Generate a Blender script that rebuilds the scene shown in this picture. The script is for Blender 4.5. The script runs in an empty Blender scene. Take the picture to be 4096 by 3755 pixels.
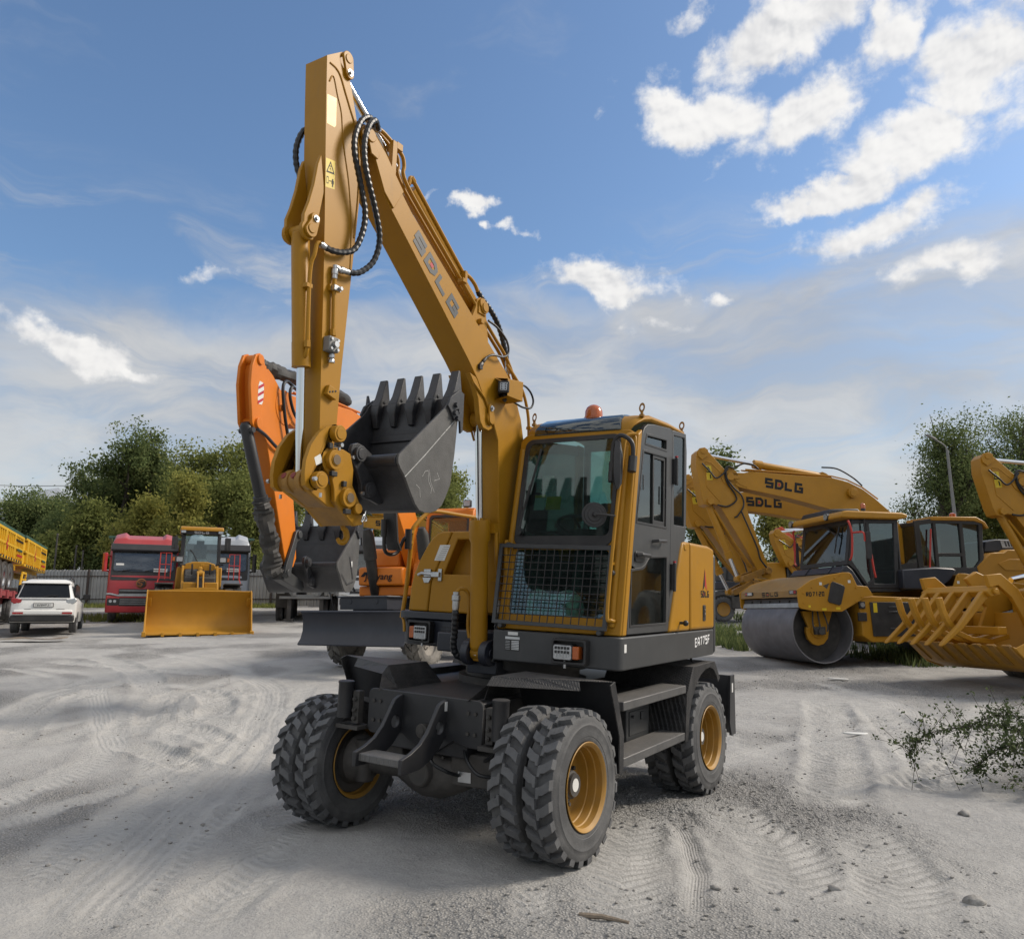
import bpy, bmesh, math, random
import numpy as np
from mathutils import Matrix, Vector
R_ = math.radians
sc = bpy.context.scene
COL = sc.collection
# ------------------------------------------------------------------ camera
cam_d = bpy.data.cameras.new('camera'); cam = bpy.data.objects.new('camera', cam_d); COL.objects.link(cam)
cam.location = (0, 0, 1.6); cam.rotation_euler = (R_(90 + 10.3477), 0, 0)
cam_d.sensor_fit = 'HORIZONTAL'; cam_d.sensor_width = 36; cam_d.lens = 27.51
cam_d.clip_start = .05; cam_d.clip_end = 20000
sc.camera = cam
# ------------------------------------------------------------------ world
SUN_AZ, SUN_EL = 80.0, 37.0
w = bpy.data.worlds.new("World"); sc.world = w; w.use_nodes = True
nt = w.node_tree; nt.nodes.clear()
def N(t, **k):
    n = nt.nodes.new(t)
    for a, b in k.items():
        if a == 'inp':
            for i, v in b.items():
                if hasattr(v, 'is_output') or isinstance(v, bpy.types.NodeSocket): nt.links.new(v, n.inputs[i])
                else: n.inputs[i].default_value = v
        else: setattr(n, a, b)
    return n
def MA(op, a, b=None, c=None, clamp=False):
    n = nt.nodes.new('ShaderNodeMath'); n.operation = op; n.use_clamp = clamp
    for i, v in enumerate((a, b, c)):
        if v is None: continue
        if isinstance(v, bpy.types.NodeSocket): nt.links.new(v, n.inputs[i])
        else: n.inputs[i].default_value = v
    return n.outputs[0]
def SS(v, a, b, to0=0., to1=1.):
    n = nt.nodes.new('ShaderNodeMapRange'); n.interpolation_type = 'SMOOTHSTEP'
    nt.links.new(v, n.inputs[0])
    for i, x in enumerate((a, b, to0, to1)): n.inputs[i + 1].default_value = x
    return n.outputs[0]
def MIXC(f, a, b):
    n = nt.nodes.new('ShaderNodeMix'); n.data_type = 'RGBA'
    for i, v in ((0, f), (6, a), (7, b)):
        if isinstance(v, bpy.types.NodeSocket): nt.links.new(v, n.inputs[i])
        else: n.inputs[i].default_value = v
    return n.outputs[2]
sky = N('ShaderNodeTexSky', sky_type='NISHITA'); sky.sun_disc = False
sky.sun_elevation = R_(SUN_EL); sky.sun_rotation = R_(SUN_AZ)
sky.air_density = 1.2; sky.dust_density = 1.4; sky.ozone_density = 2.5; sky.altitude = 300
tc = N('ShaderNodeTexCoord'); D = tc.outputs['Generated']
sx = N('ShaderNodeSeparateXYZ', inp={0: D}); DX, DY, DZ = sx.outputs
AZ = MA('MULTIPLY', MA('ARCTAN2', DX, DY), 57.2958)
EL = MA('MULTIPLY', MA('ARCSINE', DZ), 57.2958)
AE = N('ShaderNodeCombineXYZ', inp={0: AZ, 1: EL, 2: 0.}).outputs[0]
def NOISE(vec, scale, detail=6., rough=.55, off=(0, 0, 0), sc3=(1, 1, 1), dist=0.):
    m = N('ShaderNodeMapping', inp={0: vec, 1: off, 3: sc3})
    n = N('ShaderNodeTexNoise', inp={0: m.outputs[0], 2: scale, 3: detail, 4: rough}); n.inputs['Distortion'].default_value = dist
    return n.outputs[0]
warp = N('ShaderNodeTexNoise', inp={0: AE, 2: .12, 3: 3.})
wv = N('ShaderNodeVectorMath', operation='MULTIPLY_ADD', inp={0: warp.outputs[1], 1: (9, 5, 0), 2: AE}); AEW = N('ShaderNodeVectorMath', operation='SUBTRACT', inp={0: wv.outputs[0], 1: (4.5, 2.5, 0)}).outputs[0]
# cumulus: (az, el, half width, half height, tilt deg, weight) measured as bearings and elevations of the real clouds
CUM = [(20.5, 37, 8, 2.6, 12, 1.0), (14.5, 34, 7.0, 2.4, -12, 1.0), (23, 32.6, 7.5, 2.2, 12, .98), (29, 36, 3.6, 2.2, 25, 1.), (12, 36.5, 3.2, 1.6, 20, .55), (30, 29.6, 7.0, 2.6, 6, 1.0), (23.5, 27.6, 6.0, 1.2, 6, .95),
       (27.5, 25, 6.5, 1.8, 8, .95), (34, 33, 5, 3.6, 0, .95), (34.5, 37.5, 3, 2.4, 30, .9), (31, 21.5, 4.5, 1.6, -4, .8), (7, 24.0, 5.0, 1.7, -4, 1.15), (9, 23.0, 3.5, 1.0, 4, .9), (-3.2, 29.0, 2.1, .8, 0, .95), (.4, 27.3, 1.6, .6, 0, .75), (-1.4, 27.4, 1.2, .5, -20, .6),
       (-30.5, 17.0, 4.2, 1.35, -14, 1.05), (-26.5, 15.8, 2.6, .8, -10, .8), (-36, 18.6, 3, .8, -15, .5), (-22, 23.2, 2.6, .8, 10, .5), (14.5, 22.6, 2.2, .6, 6, .6), (-6.6, 29.8, 1.8, .4, 5, .5), (11, 20.5, 3.4, .7, -6, .4), (16, 40.5, 4, 1.0, 24, .6), (15.8, 30.0, 3.2, .5, 12, .4)]
wc = N('ShaderNodeTexNoise', inp={0: AE, 2: .17, 3: 7., 4: .58}); wsep = N('ShaderNodeSeparateColor', inp={0: wc.outputs[1]})
AZW = MA('MULTIPLY_ADD', MA('SUBTRACT', wsep.outputs[0], .5), 9.5, AZ); ELW = MA('MULTIPLY_ADD', MA('SUBTRACT', wsep.outputs[1], .5), 5.5, EL)
mask = None
for (a, e, ha, he, t, wt) in CUM:
    ct, st = math.cos(R_(t)), math.sin(R_(t))
    dx = MA('SUBTRACT', AZW, a); dy = MA('SUBTRACT', ELW, e)
    u = MA('MULTIPLY_ADD', dx, ct / ha, MA('MULTIPLY', dy, st / ha)); v = MA('MULTIPLY_ADD', dx, -st / he, MA('MULTIPLY', dy, ct / he))
    r2 = MA('MULTIPLY_ADD', u, u, MA('MULTIPLY', v, v))
    g = MA('MULTIPLY', MA('EXPONENT', MA('MULTIPLY', r2, -1.1)), wt)
    mask = g if mask is None else MA('MAXIMUM', mask, g)
n1 = NOISE(AE, .22, 11., .62, (3.1, 7.7, 0), (1, 1.25, 1), .15)
n1s = NOISE(AE, .22, 4., .52, (3.1, 7.7, 0), (1, 1.25, 1), .15)
n2 = NOISE(AE, .22, 4., .52, (3.1 + .22 * 1.2, 7.7 + .27 * 1.2, 0), (1, 1.25, 1), .15)
# unseen cumulus added beyond the view, thickened to brighten and whiten the fill light
far = MA('MULTIPLY', MA('MAXIMUM', SS(MA('ABSOLUTE', AZ), 46., 62.), SS(EL, 48., 58.)), SS(EL, 12., 24.))
wide = SS(NOISE(D, 2.6, 5., .55), .36, .52)
mask = MA('MAXIMUM', mask, MA('MULTIPLY', far, wide))
cd = MA('ADD', MA('MULTIPLY', mask, .80), MA('MULTIPLY', n1, 1.25))
cum = MA('MULTIPLY', SS(cd, .90, 1.28), .97)
thick = SS(cd, 1.15, 1.6)
# thin high cloud: streaky veil, thickening towards the horizon
c1 = NOISE(AEW, .07, 8., .58, (2, 5, 0), (1, 2.6, 1), .5)
c2 = NOISE(AEW, .035, 6., .55, (9, 1, 3), (1, 2.0, 1), .2)
elw = MA('MULTIPLY', SS(MA('SUBTRACT', EL, SS(AZ, -25., 25., -1.5, 1.5)), 17., 27., 1., 0.), SS(AZ, -36., 0., .72, 1.))
veil = MA('MULTIPLY', SS(MA('ADD', MA('MULTIPLY', c1, .65), MA('ADD', MA('MULTIPLY', c2, .55), MA('MULTIPLY', elw, .52))), .66, 1.02), .88)
lowv = SS(EL, -2., 14., .62, 0.)
veil = MA('MULTIPLY', MA('MAXIMUM', veil, lowv), SS(c1, .28, .62, .80, 1.0))
CW = lambda k, r=1., g=1., b=1.: (k * r, k * g, k * b, 1)
st0 = N('ShaderNodeMapping', inp={0: AEW, 2: (0, 0, R_(-14)), 3: (1, 4.2, 1)}).outputs[0]
st1 = NOISE(st0, .055, 9., .62, (4, 2, 1), (1, 1, 1), .6)
streak = MA('MULTIPLY', SS(st1, .46, .70), SS(EL, 30., 22., 0., 1.))
veil = MA('MAXIMUM', MA('MULTIPLY', veil, SS(st1, .32, .58, .66, 1.)), MA('MULTIPLY', streak, .75))
veilcol = MIXC(SS(MA('ADD', MA('MULTIPLY', c2, .5), MA('MULTIPLY', st1, .5)), .36, .64), CW(2.05, .95, .99, 1.07), CW(3.15, 1.0, .99, .965))
lo = NOISE(AE, .085, 3., .5, (1.1, 4.7, 0), (1, 1.9, 1), .1); lo2 = NOISE(AE, .085, 3., .5, (1.1 + .085 * 2.2, 4.7 + .16 * 2.0, 0), (1, 1.9, 1), .1)
shade = SS(MA('ADD', MA('MULTIPLY', MA('SUBTRACT', lo, lo2), .8), MA('MULTIPLY', MA('SUBTRACT', n1s, n2), .38)), -.10, .045)
cumcol = MIXC(shade, CW(2.95, .98, .99, 1.03), CW(4.5, 1.0, .985, .96))
cumcol = MIXC(MA('MULTIPLY', thick, SS(shade, .2, .8, .5, .0)), cumcol, CW(2.7, .98, 1., 1.04))
skyb = N('ShaderNodeMix', data_type='RGBA', blend_type='MULTIPLY', inp={0: 1.0, 6: sky.outputs[0], 7: (.60, .665, .72, 1)}).outputs[2]
colr = MIXC(veil, skyb, veilcol)
colr = MIXC(cum, colr, cumcol)
bg = N('ShaderNodeBackground', inp={0: colr, 1: .1})
nt.links.new(bg.outputs[0], N('ShaderNodeOutputWorld').inputs[0])
# ------------------------------------------------------------------ sun, exposure
sd = bpy.data.lights.new('sun', 'SUN'); sd.energy = 1.7; sd.angle = R_(16.0); sd.color = (1, .90, .77)
so = bpy.data.objects.new('sun', sd); COL.objects.link(so)
_s = Vector((math.sin(R_(SUN_AZ)) * math.cos(R_(SUN_EL)), math.cos(R_(SUN_AZ)) * math.cos(R_(SUN_EL)), math.sin(R_(SUN_EL))))
so.rotation_euler = _s.to_track_quat('Z', 'Y').to_euler(); so.location = (40, 5, 40)
vs = sc.view_settings; vs.view_transform = 'Standard'; vs.look = 'None'; vs.exposure = 1.1; vs.gamma = 1; vs.use_curve_mapping = False
sc.cycles.max_bounces = 6; sc.cycles.diffuse_bounces = 3; sc.cycles.transparent_max_bounces = 16; sc.cycles.use_denoising = True
# ------------------------------------------------------------------ materials
MATS = {}
def mat(name, col, rough=.5, metal=0., dust=0., dustc=(.34, .31, .27), nscale=6., nvar=.12, bump=0., bscale=40., coat=0., grime=0., spec=.5, updust=0.):
    if name in MATS: return MATS[name]
    m = bpy.data.materials.new(name); m.use_nodes = True; MATS[name] = m
    t = m.node_tree; b = t.nodes['Principled BSDF']
    def nn(ty, **k):
        n = t.nodes.new(ty)
        for a, v in k.items(): setattr(n, a, v)
        return n
    L = t.links.new
    tcn = nn('ShaderNodeTexCoord')
    no = nn('ShaderNodeTexNoise'); no.inputs['Scale'].default_value = nscale; no.inputs['Detail'].default_value = 8; no.inputs['Roughness'].default_value = .6; L(tcn.outputs['Object'], no.inputs[0])
    hs = nn('ShaderNodeMapRange'); L(no.outputs[0], hs.inputs[0]); hs.inputs[1].default_value = .3; hs.inputs[2].default_value = .7; hs.inputs[3].default_value = 1 - nvar; hs.inputs[4].default_value = 1 + nvar
    mx = nn('ShaderNodeVectorMath', operation='SCALE'); mx.inputs[0].default_value = col[:3]; L(hs.outputs[0], mx.inputs['Scale'])
    c = mx.outputs[0]
    if dust or updust:
        n2 = nn('ShaderNodeTexNoise'); n2.inputs['Scale'].default_value = nscale * .7; n2.inputs['Detail'].default_value = 10; n2.inputs['Roughness'].default_value = .7; L(tcn.outputs['Object'], n2.inputs[0])
        r = nn('ShaderNodeMapRange', interpolation_type='SMOOTHSTEP'); L(n2.outputs[0], r.inputs[0]); r.inputs[1].default_value = .38; r.inputs[2].default_value = .75; r.inputs[3].default_value = dust * .25; r.inputs[4].default_value = dust
        g = nn('ShaderNodeNewGeometry'); sp = nn('ShaderNodeSeparateXYZ'); L(g.outputs['Normal'], sp.inputs[0])
        up = nn('ShaderNodeMapRange'); L(sp.outputs[2], up.inputs[0]); up.inputs[1].default_value = .3; up.inputs[2].default_value = 1.; up.inputs[3].default_value = 0; up.inputs[4].default_value = updust
        ad = nn('ShaderNodeMath', operation='ADD', use_clamp=True); L(r.outputs[0], ad.inputs[0]); L(up.outputs[0], ad.inputs[1])
        mc = nn('ShaderNodeMix', data_type='RGBA'); L(ad.outputs[0], mc.inputs[0]); L(c, mc.inputs[6]); mc.inputs[7].default_value = (*dustc, 1); c = mc.outputs[2]
        ra = nn('ShaderNodeMapRange'); L(ad.outputs[0], ra.inputs[0]); ra.inputs[3].default_value = rough; ra.inputs[4].default_value = .9; L(ra.outputs[0], b.inputs['Roughness'])
    else:
        ra = nn('ShaderNodeMapRange'); L(no.outputs[0], ra.inputs[0]); ra.inputs[3].default_value = max(.02, rough - .08); ra.inputs[4].default_value = min(1, rough + .08); L(ra.outputs[0], b.inputs['Roughness'])
    if grime:
        n3 = nn('ShaderNodeTexNoise'); n3.inputs['Scale'].default_value = 3; n3.inputs['Detail'].default_value = 12; n3.inputs['Roughness'].default_value = .75
        mp = nn('ShaderNodeMapping'); mp.inputs[3].default_value = (6, 6, .7); L(tcn.outputs['Object'], mp.inputs[0]); L(mp.outputs[0], n3.inputs[0])
        r3 = nn('ShaderNodeMapRange', interpolation_type='SMOOTHSTEP'); L(n3.outputs[0], r3.inputs[0]); r3.inputs[1].default_value = .52; r3.inputs[2].default_value = .75; r3.inputs[4].default_value = grime
        m3 = nn('ShaderNodeMix', data_type='RGBA'); L(r3.outputs[0], m3.inputs[0]); L(c, m3.inputs[6]); m3.inputs[7].default_value = (.12, .1, .08, 1); c = m3.outputs[2]
    L(c, b.inputs['Base Color']); b.inputs['Metallic'].default_value = metal
    b.inputs['Specular IOR Level'].default_value = spec
    if coat: b.inputs['Coat Weight'].default_value = coat; b.inputs['Coat Roughness'].default_value = .12
    if bump:
        nb = nn('ShaderNodeTexNoise'); nb.inputs['Scale'].default_value = bscale; nb.inputs['Detail'].default_value = 6; L(tcn.outputs['Object'], nb.inputs[0])
        bp = nn('ShaderNodeBump'); bp.inputs['Strength'].default_value = bump; bp.inputs['Distance'].default_value = .02; L(nb.outputs[0], bp.inputs['Height']); L(bp.outputs[0], b.inputs['Normal'])
    return m
def glassmat(name, tint, refl=.08, op=.0, opc=(.1, .12, .12)):
    if name in MATS: return MATS[name]
    m = bpy.data.materials.new(name); m.use_nodes = True; MATS[name] = m; t = m.node_tree; t.nodes.clear(); L = t.links.new
    tr = t.nodes.new('ShaderNodeBsdfTransparent'); tr.inputs[0].default_value = (*tint, 1)
    gl = t.nodes.new('ShaderNodeBsdfGlossy'); gl.inputs['Roughness'].default_value = .03; gl.inputs[0].default_value = (.9, .95, .95, 1)
    df = t.nodes.new('ShaderNodeBsdfDiffuse'); df.inputs[0].default_value = (*opc, 1)
    nz = t.nodes.new('ShaderNodeTexNoise'); nz.inputs['Scale'].default_value = 2.5; nz.inputs['Detail'].default_value = 9; nz.inputs['Roughness'].default_value = .7
    rg = t.nodes.new('ShaderNodeMapRange'); L(nz.outputs[0], rg.inputs[0]); rg.inputs[1].default_value = .35; rg.inputs[2].default_value = .75; rg.inputs[3].default_value = op * .5; rg.inputs[4].default_value = op * 1.5
    mx = t.nodes.new('ShaderNodeMixShader'); L(rg.outputs[0], mx.inputs[0]); L(tr.outputs[0], mx.inputs[1]); L(df.outputs[0], mx.inputs[2])
    fr = t.nodes.new('ShaderNodeLayerWeight'); fr.inputs[0].default_value = .25
    r = t.nodes.new('ShaderNodeMapRange'); L(fr.outputs[0], r.inputs[0]); r.inputs[3].default_value = refl; r.inputs[4].default_value = 1
    m2 = t.nodes.new('ShaderNodeMixShader'); L(r.outputs[0], m2.inputs[0]); L(mx.outputs[0], m2.inputs[1]); L(gl.outputs[0], m2.inputs[2])
    o = t.nodes.new('ShaderNodeOutputMaterial'); L(m2.outputs[0], o.inputs[0]); return m
def treadplate(name, col):
    m = mat(name, col, .42, .45, dust=.22, nscale=9, dustc=(.3, .28, .26), updust=.25)
    t = m.node_tree; L = t.links.new; b = t.nodes['Principled BSDF']
    tcn = t.nodes.new('ShaderNodeTexCoord'); hs = []
    for rz, off in ((.8, 0), (-.8, .5)):
        mp = t.nodes.new('ShaderNodeMapping'); mp.inputs[2].default_value = (0, 0, rz); mp.inputs[3].default_value = (95, 34, 60); mp.inputs[1].default_value = (off, off, 0); L(tcn.outputs['Object'], mp.inputs[0])
        fr = t.nodes.new('ShaderNodeVectorMath'); fr.operation = 'FRACTION'; L(mp.outputs[0], fr.inputs[0])
        sb = t.nodes.new('ShaderNodeVectorMath'); sb.operation = 'SUBTRACT'; sb.inputs[1].default_value = (.5, .5, .5); L(fr.outputs[0], sb.inputs[0])
        ml = t.nodes.new('ShaderNodeVectorMath'); ml.operation = 'MULTIPLY'; ml.inputs[1].default_value = (1, 1, .2); L(sb.outputs[0], ml.inputs[0])
        ln = t.nodes.new('ShaderNodeVectorMath'); ln.operation = 'LENGTH'; L(ml.outputs[0], ln.inputs[0])
        r = t.nodes.new('ShaderNodeMapRange'); L(ln.outputs['Value'], r.inputs[0]); r.inputs[1].default_value = .22; r.inputs[2].default_value = .34; r.inputs[3].default_value = 1; r.inputs[4].default_value = 0; hs.append(r.outputs[0])
    mx = t.nodes.new('ShaderNodeMath'); mx.operation = 'MAXIMUM'; L(hs[0], mx.inputs[0]); L(hs[1], mx.inputs[1])
    bp = t.nodes.new('ShaderNodeBump'); bp.inputs['Strength'].default_value = .9; bp.inputs['Distance'].default_value = .006; L(mx.outputs[0], bp.inputs['Height']); L(bp.outputs[0], b.inputs['Normal'])
    return m
YEL = mat('yellow_paint', (.35, .168, .006), .42, dust=.06, coat=.0, spec=.28, grime=.22, nscale=3, nvar=.06, updust=.10, dustc=(.30, .20, .09))
YELB = mat('yellow_paint_back', (.40, .19, .008), .42, dust=.10, coat=.0, spec=.35, grime=.18, nscale=2, nvar=.08, updust=.12, dustc=(.34, .25, .13))
YELS = mat('yellow_soiled', (.30, .15, .02), .5, dust=.25, nscale=7, nvar=.25, grime=.75, dustc=(.1, .07, .04))
DRK = mat('dark_grey_paint', (.015, .016, .019), .42, dust=.05, nscale=5, nvar=.15, updust=.09, dustc=(.26, .24, .22))
DRK2 = mat('charcoal_panel', (.032, .034, .036), .45, dust=.09, nscale=4, nvar=.1, grime=.15, dustc=(.24, .23, .22))
NAVY = mat('navy_black_paint', (.014, .017, .027), .4, dust=.06, nscale=3, nvar=.15, updust=.08, dustc=(.25, .24, .24))
BUCK = mat('bucket_steel', (.022, .023, .027), .42, dust=.08, nscale=14, nvar=.3, bump=.12, bscale=220, dustc=(.2, .19, .18))
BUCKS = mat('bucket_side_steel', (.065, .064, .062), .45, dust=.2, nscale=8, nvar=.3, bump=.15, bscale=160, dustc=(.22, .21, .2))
BLK = mat('black_plastic', (.012, .012, .013), .45, dust=.12, dustc=(.2, .19, .18))
HOSE = mat('hose_rubber', (.010, .011, .013), .38, nvar=.2)
RUB = mat('tyre_rubber', (.034, .035, .038), .56, dust=.62, nscale=6, nvar=.25, dustc=(.17, .168, .165), bump=.15, bscale=90)
RUBD = mat('tyre_rubber_dusty', (.05, .048, .045), .8, dust=.8, nscale=5, nvar=.3, dustc=(.28, .26, .23))
CHR = mat('chrome_rod', (.72, .73, .75), .10, 1., nvar=.04)
STEEL = mat('zinc_steel', (.45, .46, .47), .35, .9, nvar=.2)
TREAD = treadplate('tread_plate', (.026, .027, .03))
TREADL = treadplate('worn_tread_plate', (.12, .12, .12))
ORG = mat('orange_paint', (.60, .165, .008), .40, dust=.06, coat=.0, spec=.35, nscale=2, nvar=.08, dustc=(.4, .25, .14))
RED = mat('red_truck_paint', (.36, .010, .017), .3, dust=.15, coat=.3, nscale=1.5, dustc=(.42, .2, .19), updust=.4)
REDT = mat('red_trailer_paint', (.25, .012, .025), .5, dust=.3)
SILV = mat('silver_truck_paint', (.30, .33, .37), .35, .3, dust=.25, nscale=1.5, coat=.2, updust=.4, dustc=(.5, .5, .5))
WHT = mat('white_paint', (.72, .72, .70), .3, dust=.15, coat=.4, nscale=2, nvar=.04)
WHTT = mat('white_truck_paint', (.55, .56, .57), .4, dust=.2, nscale=2, nvar=.05)
TRY = mat('trailer_yellow', (.62, .36, .008), .45, dust=.12, nscale=2, nvar=.06, dustc=(.5, .4, .2))
GRN = mat('trailer_green', (.015, .075, .05), .5, dust=.15)
REDD = mat('devron_orange', (.55, .06, .012), .4, dust=.1)
GREYB = mat('grey_trailer_paint', (.16, .165, .165), .55, dust=.3)
CHAS = mat('chassis_black', (.022, .021, .02), .6, dust=.35, nscale=4, dustc=(.2, .18, .16))
AMB = mat('amber_lens', (.40, .085, .008), .2, coat=.5, nvar=.1)
REDL = mat('red_lens', (.30, .01, .012), .2, coat=.6)
LENS = mat('headlamp_lens', (.40, .42, .44), .15, .5, coat=.6, nvar=.25, nscale=40)
INT = mat('cab_interior', (.035, .036, .04), .7, dust=.1)
SEAT = mat('seat_fabric', (.02, .021, .025), .85)
PAPER = mat('paper_white', (.62, .62, .6), .6, nvar=.05)
STKY = mat('sticker_yellow', (.62, .45, .015), .45)
STKG = mat('logo_dark', (.014, .015, .017), .55, spec=.25)
STKGR = mat('logo_grey', (.055, .058, .06), .45)
STKR = mat('logo_red', (.42, .02, .03), .45)
STKW = mat('logo_white', (.7, .7, .7), .5)
REDRAIL = mat('red_rail', (.42, .03, .02), .45)
REFL = mat('reflector_yellow', (.75, .42, .03), .35)
RIMY = mat('rim_yellow', (.36, .18, .014), .42, dust=.45, nscale=5, nvar=.15, dustc=(.20, .14, .07))
RUBT = mat('tyre_lug_rubber', (.085, .087, .092), .62, dust=.5, nscale=8, nvar=.3, dustc=(.15, .148, .145), bump=.2, bscale=70)
DRUM = mat('drum_steel', (.15, .15, .16), .5, .5, dust=.4, nscale=4, nvar=.25, dustc=(.24, .23, .24), bump=.05)
TARP = mat('black_tarp', (.018, .018, .017), .6, dust=.25, nscale=8, dustc=(.14, .12, .10))
GALV = mat('galvanised_sheet', (.34, .35, .36), .42, .55, dust=.5, nscale=.9, nvar=.25, grime=.5, dustc=(.3, .29, .27))
POSTB = mat('rusty_post', (.05, .035, .03), .7, nvar=.3)
GLS = glassmat('cab_glass', (.62, .80, .76), .07, .05)
GLSW = glassmat('windscreen_glass', (.50, .66, .62), .045, .10, (.10, .12, .115))
GLSD = glassmat('cab_glass_dark', (.36, .46, .45), .10, .06)
GLST = glassmat('truck_glass', (.14, .16, .17), .05, .45, (.17, .18, .18))
GLSB = glassmat('roof_glass', (.10, .15, .16), .09, .18, (.06, .075, .08))
# ------------------------------------------------------------------ mesh builder
def circ(cx, cy, r, n=16, a0=0., a1=360.):
    k = n if abs(a1 - a0) >= 360 else n + 1
    return [(cx + r * math.cos(R_(a0 + (a1 - a0) * i / n)), cy + r * math.sin(R_(a0 + (a1 - a0) * i / n))) for i in range(k)]
def rrect(x0, y0, x1, y1, r, n=4):
    p = []
    for cx, cy, a in ((x1 - r, y1 - r, 0), (x0 + r, y1 - r, 90), (x0 + r, y0 + r, 180), (x1 - r, y0 + r, 270)): p += circ(cx, cy, r, n, a, a + 90)
    return p
def spline(pts, n=6):
    P = [Vector(p) for p in pts]; out = []
    for i in range(len(P) - 1):
        p0, p1, p2, p3 = P[max(i - 1, 0)], P[i], P[i + 1], P[min(i + 2, len(P) - 1)]
        for k in range(n):
            t = k / n; out.append(.5 * ((2 * p1) + (p2 - p0) * t + (2 * p0 - 5 * p1 + 4 * p2 - p3) * t * t + (3 * p1 - p0 - 3 * p2 + p3) * t ** 3))
    out.append(P[-1]); return out
XZ = lambda a, b, d: (a, d, b)
XY = lambda a, b, d: (a, b, d)
YZ = lambda a, b, d: (d, a, b)
def cylset(name, mt, parent, lst, bev=.003, n=18):
    for p0, p1, r in lst: q = MB(); q.cyl(p0, p1, r, n=n); q.obj(name, mt, parent, bev)
class MB:
    def __init__(s): s.v = []; s.f = []; s.fm = []; s.mi = 0
    def add(s, vs, fs):
        o = len(s.v); s.v += [tuple(v) for v in vs]
        for f in fs: s.f.append(tuple(i + o for i in f)); s.fm.append(s.mi)
        return s
    def box(s, x0, y0, z0, x1, y1, z1, M=None):
        v = [(x, y, z) for z in (z0, z1) for y in (y0, y1) for x in (x0, x1)]
        if M is not None: v = [M @ Vector(p) for p in v]
        return s.add(v, [(0, 2, 3, 1), (4, 5, 7, 6), (0, 1, 5, 4), (2, 6, 7, 3), (0, 4, 6, 2), (1, 3, 7, 5)])
    def ext(s, pts, d0, d1, m=XZ, pts1=None):
        n = len(pts); p1 = pts1 or pts
        v = [m(a, b, d0) for a, b in pts] + [m(a, b, d1) for a, b in p1]
        return s.add(v, [tuple(range(n - 1, -1, -1)), tuple(range(n, 2 * n))] + [(i, (i + 1) % n, n + (i + 1) % n, n + i) for i in range(n)])
    def plate(s, outer, holes, d0, d1, m=XZ):
        bm = bmesh.new(); es = []
        for lp in [outer] + holes:
            vs = [bm.verts.new(m(a, b, d0)) for a, b in lp]
            es += [bm.edges.new((vs[i], vs[(i + 1) % len(vs)])) for i in range(len(vs))]
        r = bmesh.ops.triangle_fill(bm, edges=es, use_beauty=True)
        bm.verts.index_update(); nv = len(bm.verts); vv = [v.co.copy() for v in bm.verts]; ff = [[v.index for v in f.verts] for f in bm.faces]; bm.free()
        off = Vector(m(0, 0, d1)) - Vector(m(0, 0, d0))
        fs = [tuple(f) for f in ff] + [tuple(i + nv for i in reversed(f)) for f in ff]; k = 0
        for lp in [outer] + holes:
            n = len(lp); fs += [(k + i, k + (i + 1) % n, nv + k + (i + 1) % n, nv + k + i) for i in range(n)]; k += n
        return s.add(vv + [v + off for v in vv], fs)
    def loft(s, rings, cap=True, close=True):
        n = len(rings[0]); v = [p for r in rings for p in r]; f = []
        for j in range(len(rings) - 1):
            for i in range(n if close else n - 1): f.append((j * n + i, j * n + (i + 1) % n, (j + 1) * n + (i + 1) % n, (j + 1) * n + i))
        if cap: f.append(tuple(range(n - 1, -1, -1))); f.append(tuple(range((len(rings) - 1) * n, len(rings) * n)))
        return s.add(v, f)
    def tube(s, pts, r, n=8, rf=None):
        P = [Vector(p) for p in pts]; rings = []; u = None
        for i, p in enumerate(P):
            d = (P[min(i + 1, len(P) - 1)] - P[max(i - 1, 0)]).normalized()
            if u is None: u = d.orthogonal().normalized()
            else: u = (u - d * u.dot(d)); u = u.normalized() if u.length > 1e-6 else d.orthogonal().normalized()
            w_ = d.cross(u); rr = rf(i) if rf else r
            rings.append([p + (u * math.cos(2 * math.pi * k / n) + w_ * math.sin(2 * math.pi * k / n)) * rr for k in range(n)])
        return s.loft(rings)
    def cyl(s, p0, p1, r0, r1=None, n=16):
        return s.tube2(p0, p1, [(0, r0), (1, r0 if r1 is None else r1)], n)
    def tube2(s, p0, p1, prof, n=20, cap=True):
        p0, p1 = Vector(p0), Vector(p1); d = p1 - p0; a = d.normalized(); u = a.orthogonal().normalized(); w_ = a.cross(u)
        return s.loft([[p0 + d * t + (u * math.cos(2 * math.pi * k / n) + w_ * math.sin(2 * math.pi * k / n)) * r for k in range(n)] for t, r in prof], cap)
    def lathe(s, prof, n=32, m=lambda r, h, c, q: (r * c, h, r * q), cap=False):
        return s.loft([[m(r, h, math.cos(2 * math.pi * k / n), math.sin(2 * math.pi * k / n)) for k in range(n)] for r, h in prof], cap)
    def sphere(s, c, r, n=12, sz=1.):
        return s.loft([[(c[0] + r * math.sin(math.pi * j / n) * math.cos(2 * math.pi * k / n), c[1] + r * math.sin(math.pi * j / n) * math.sin(2 * math.pi * k / n), c[2] - r * sz * math.cos(math.pi * j / n)) for k in range(n)] for j in [.02] + list(range(1, n)) + [n - .02]])
    def bolt(s, c, ax, r=.016, h=.012):
        c = Vector(c); return s.cyl(c, c + Vector(ax) * h, r, r, 6)
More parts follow.
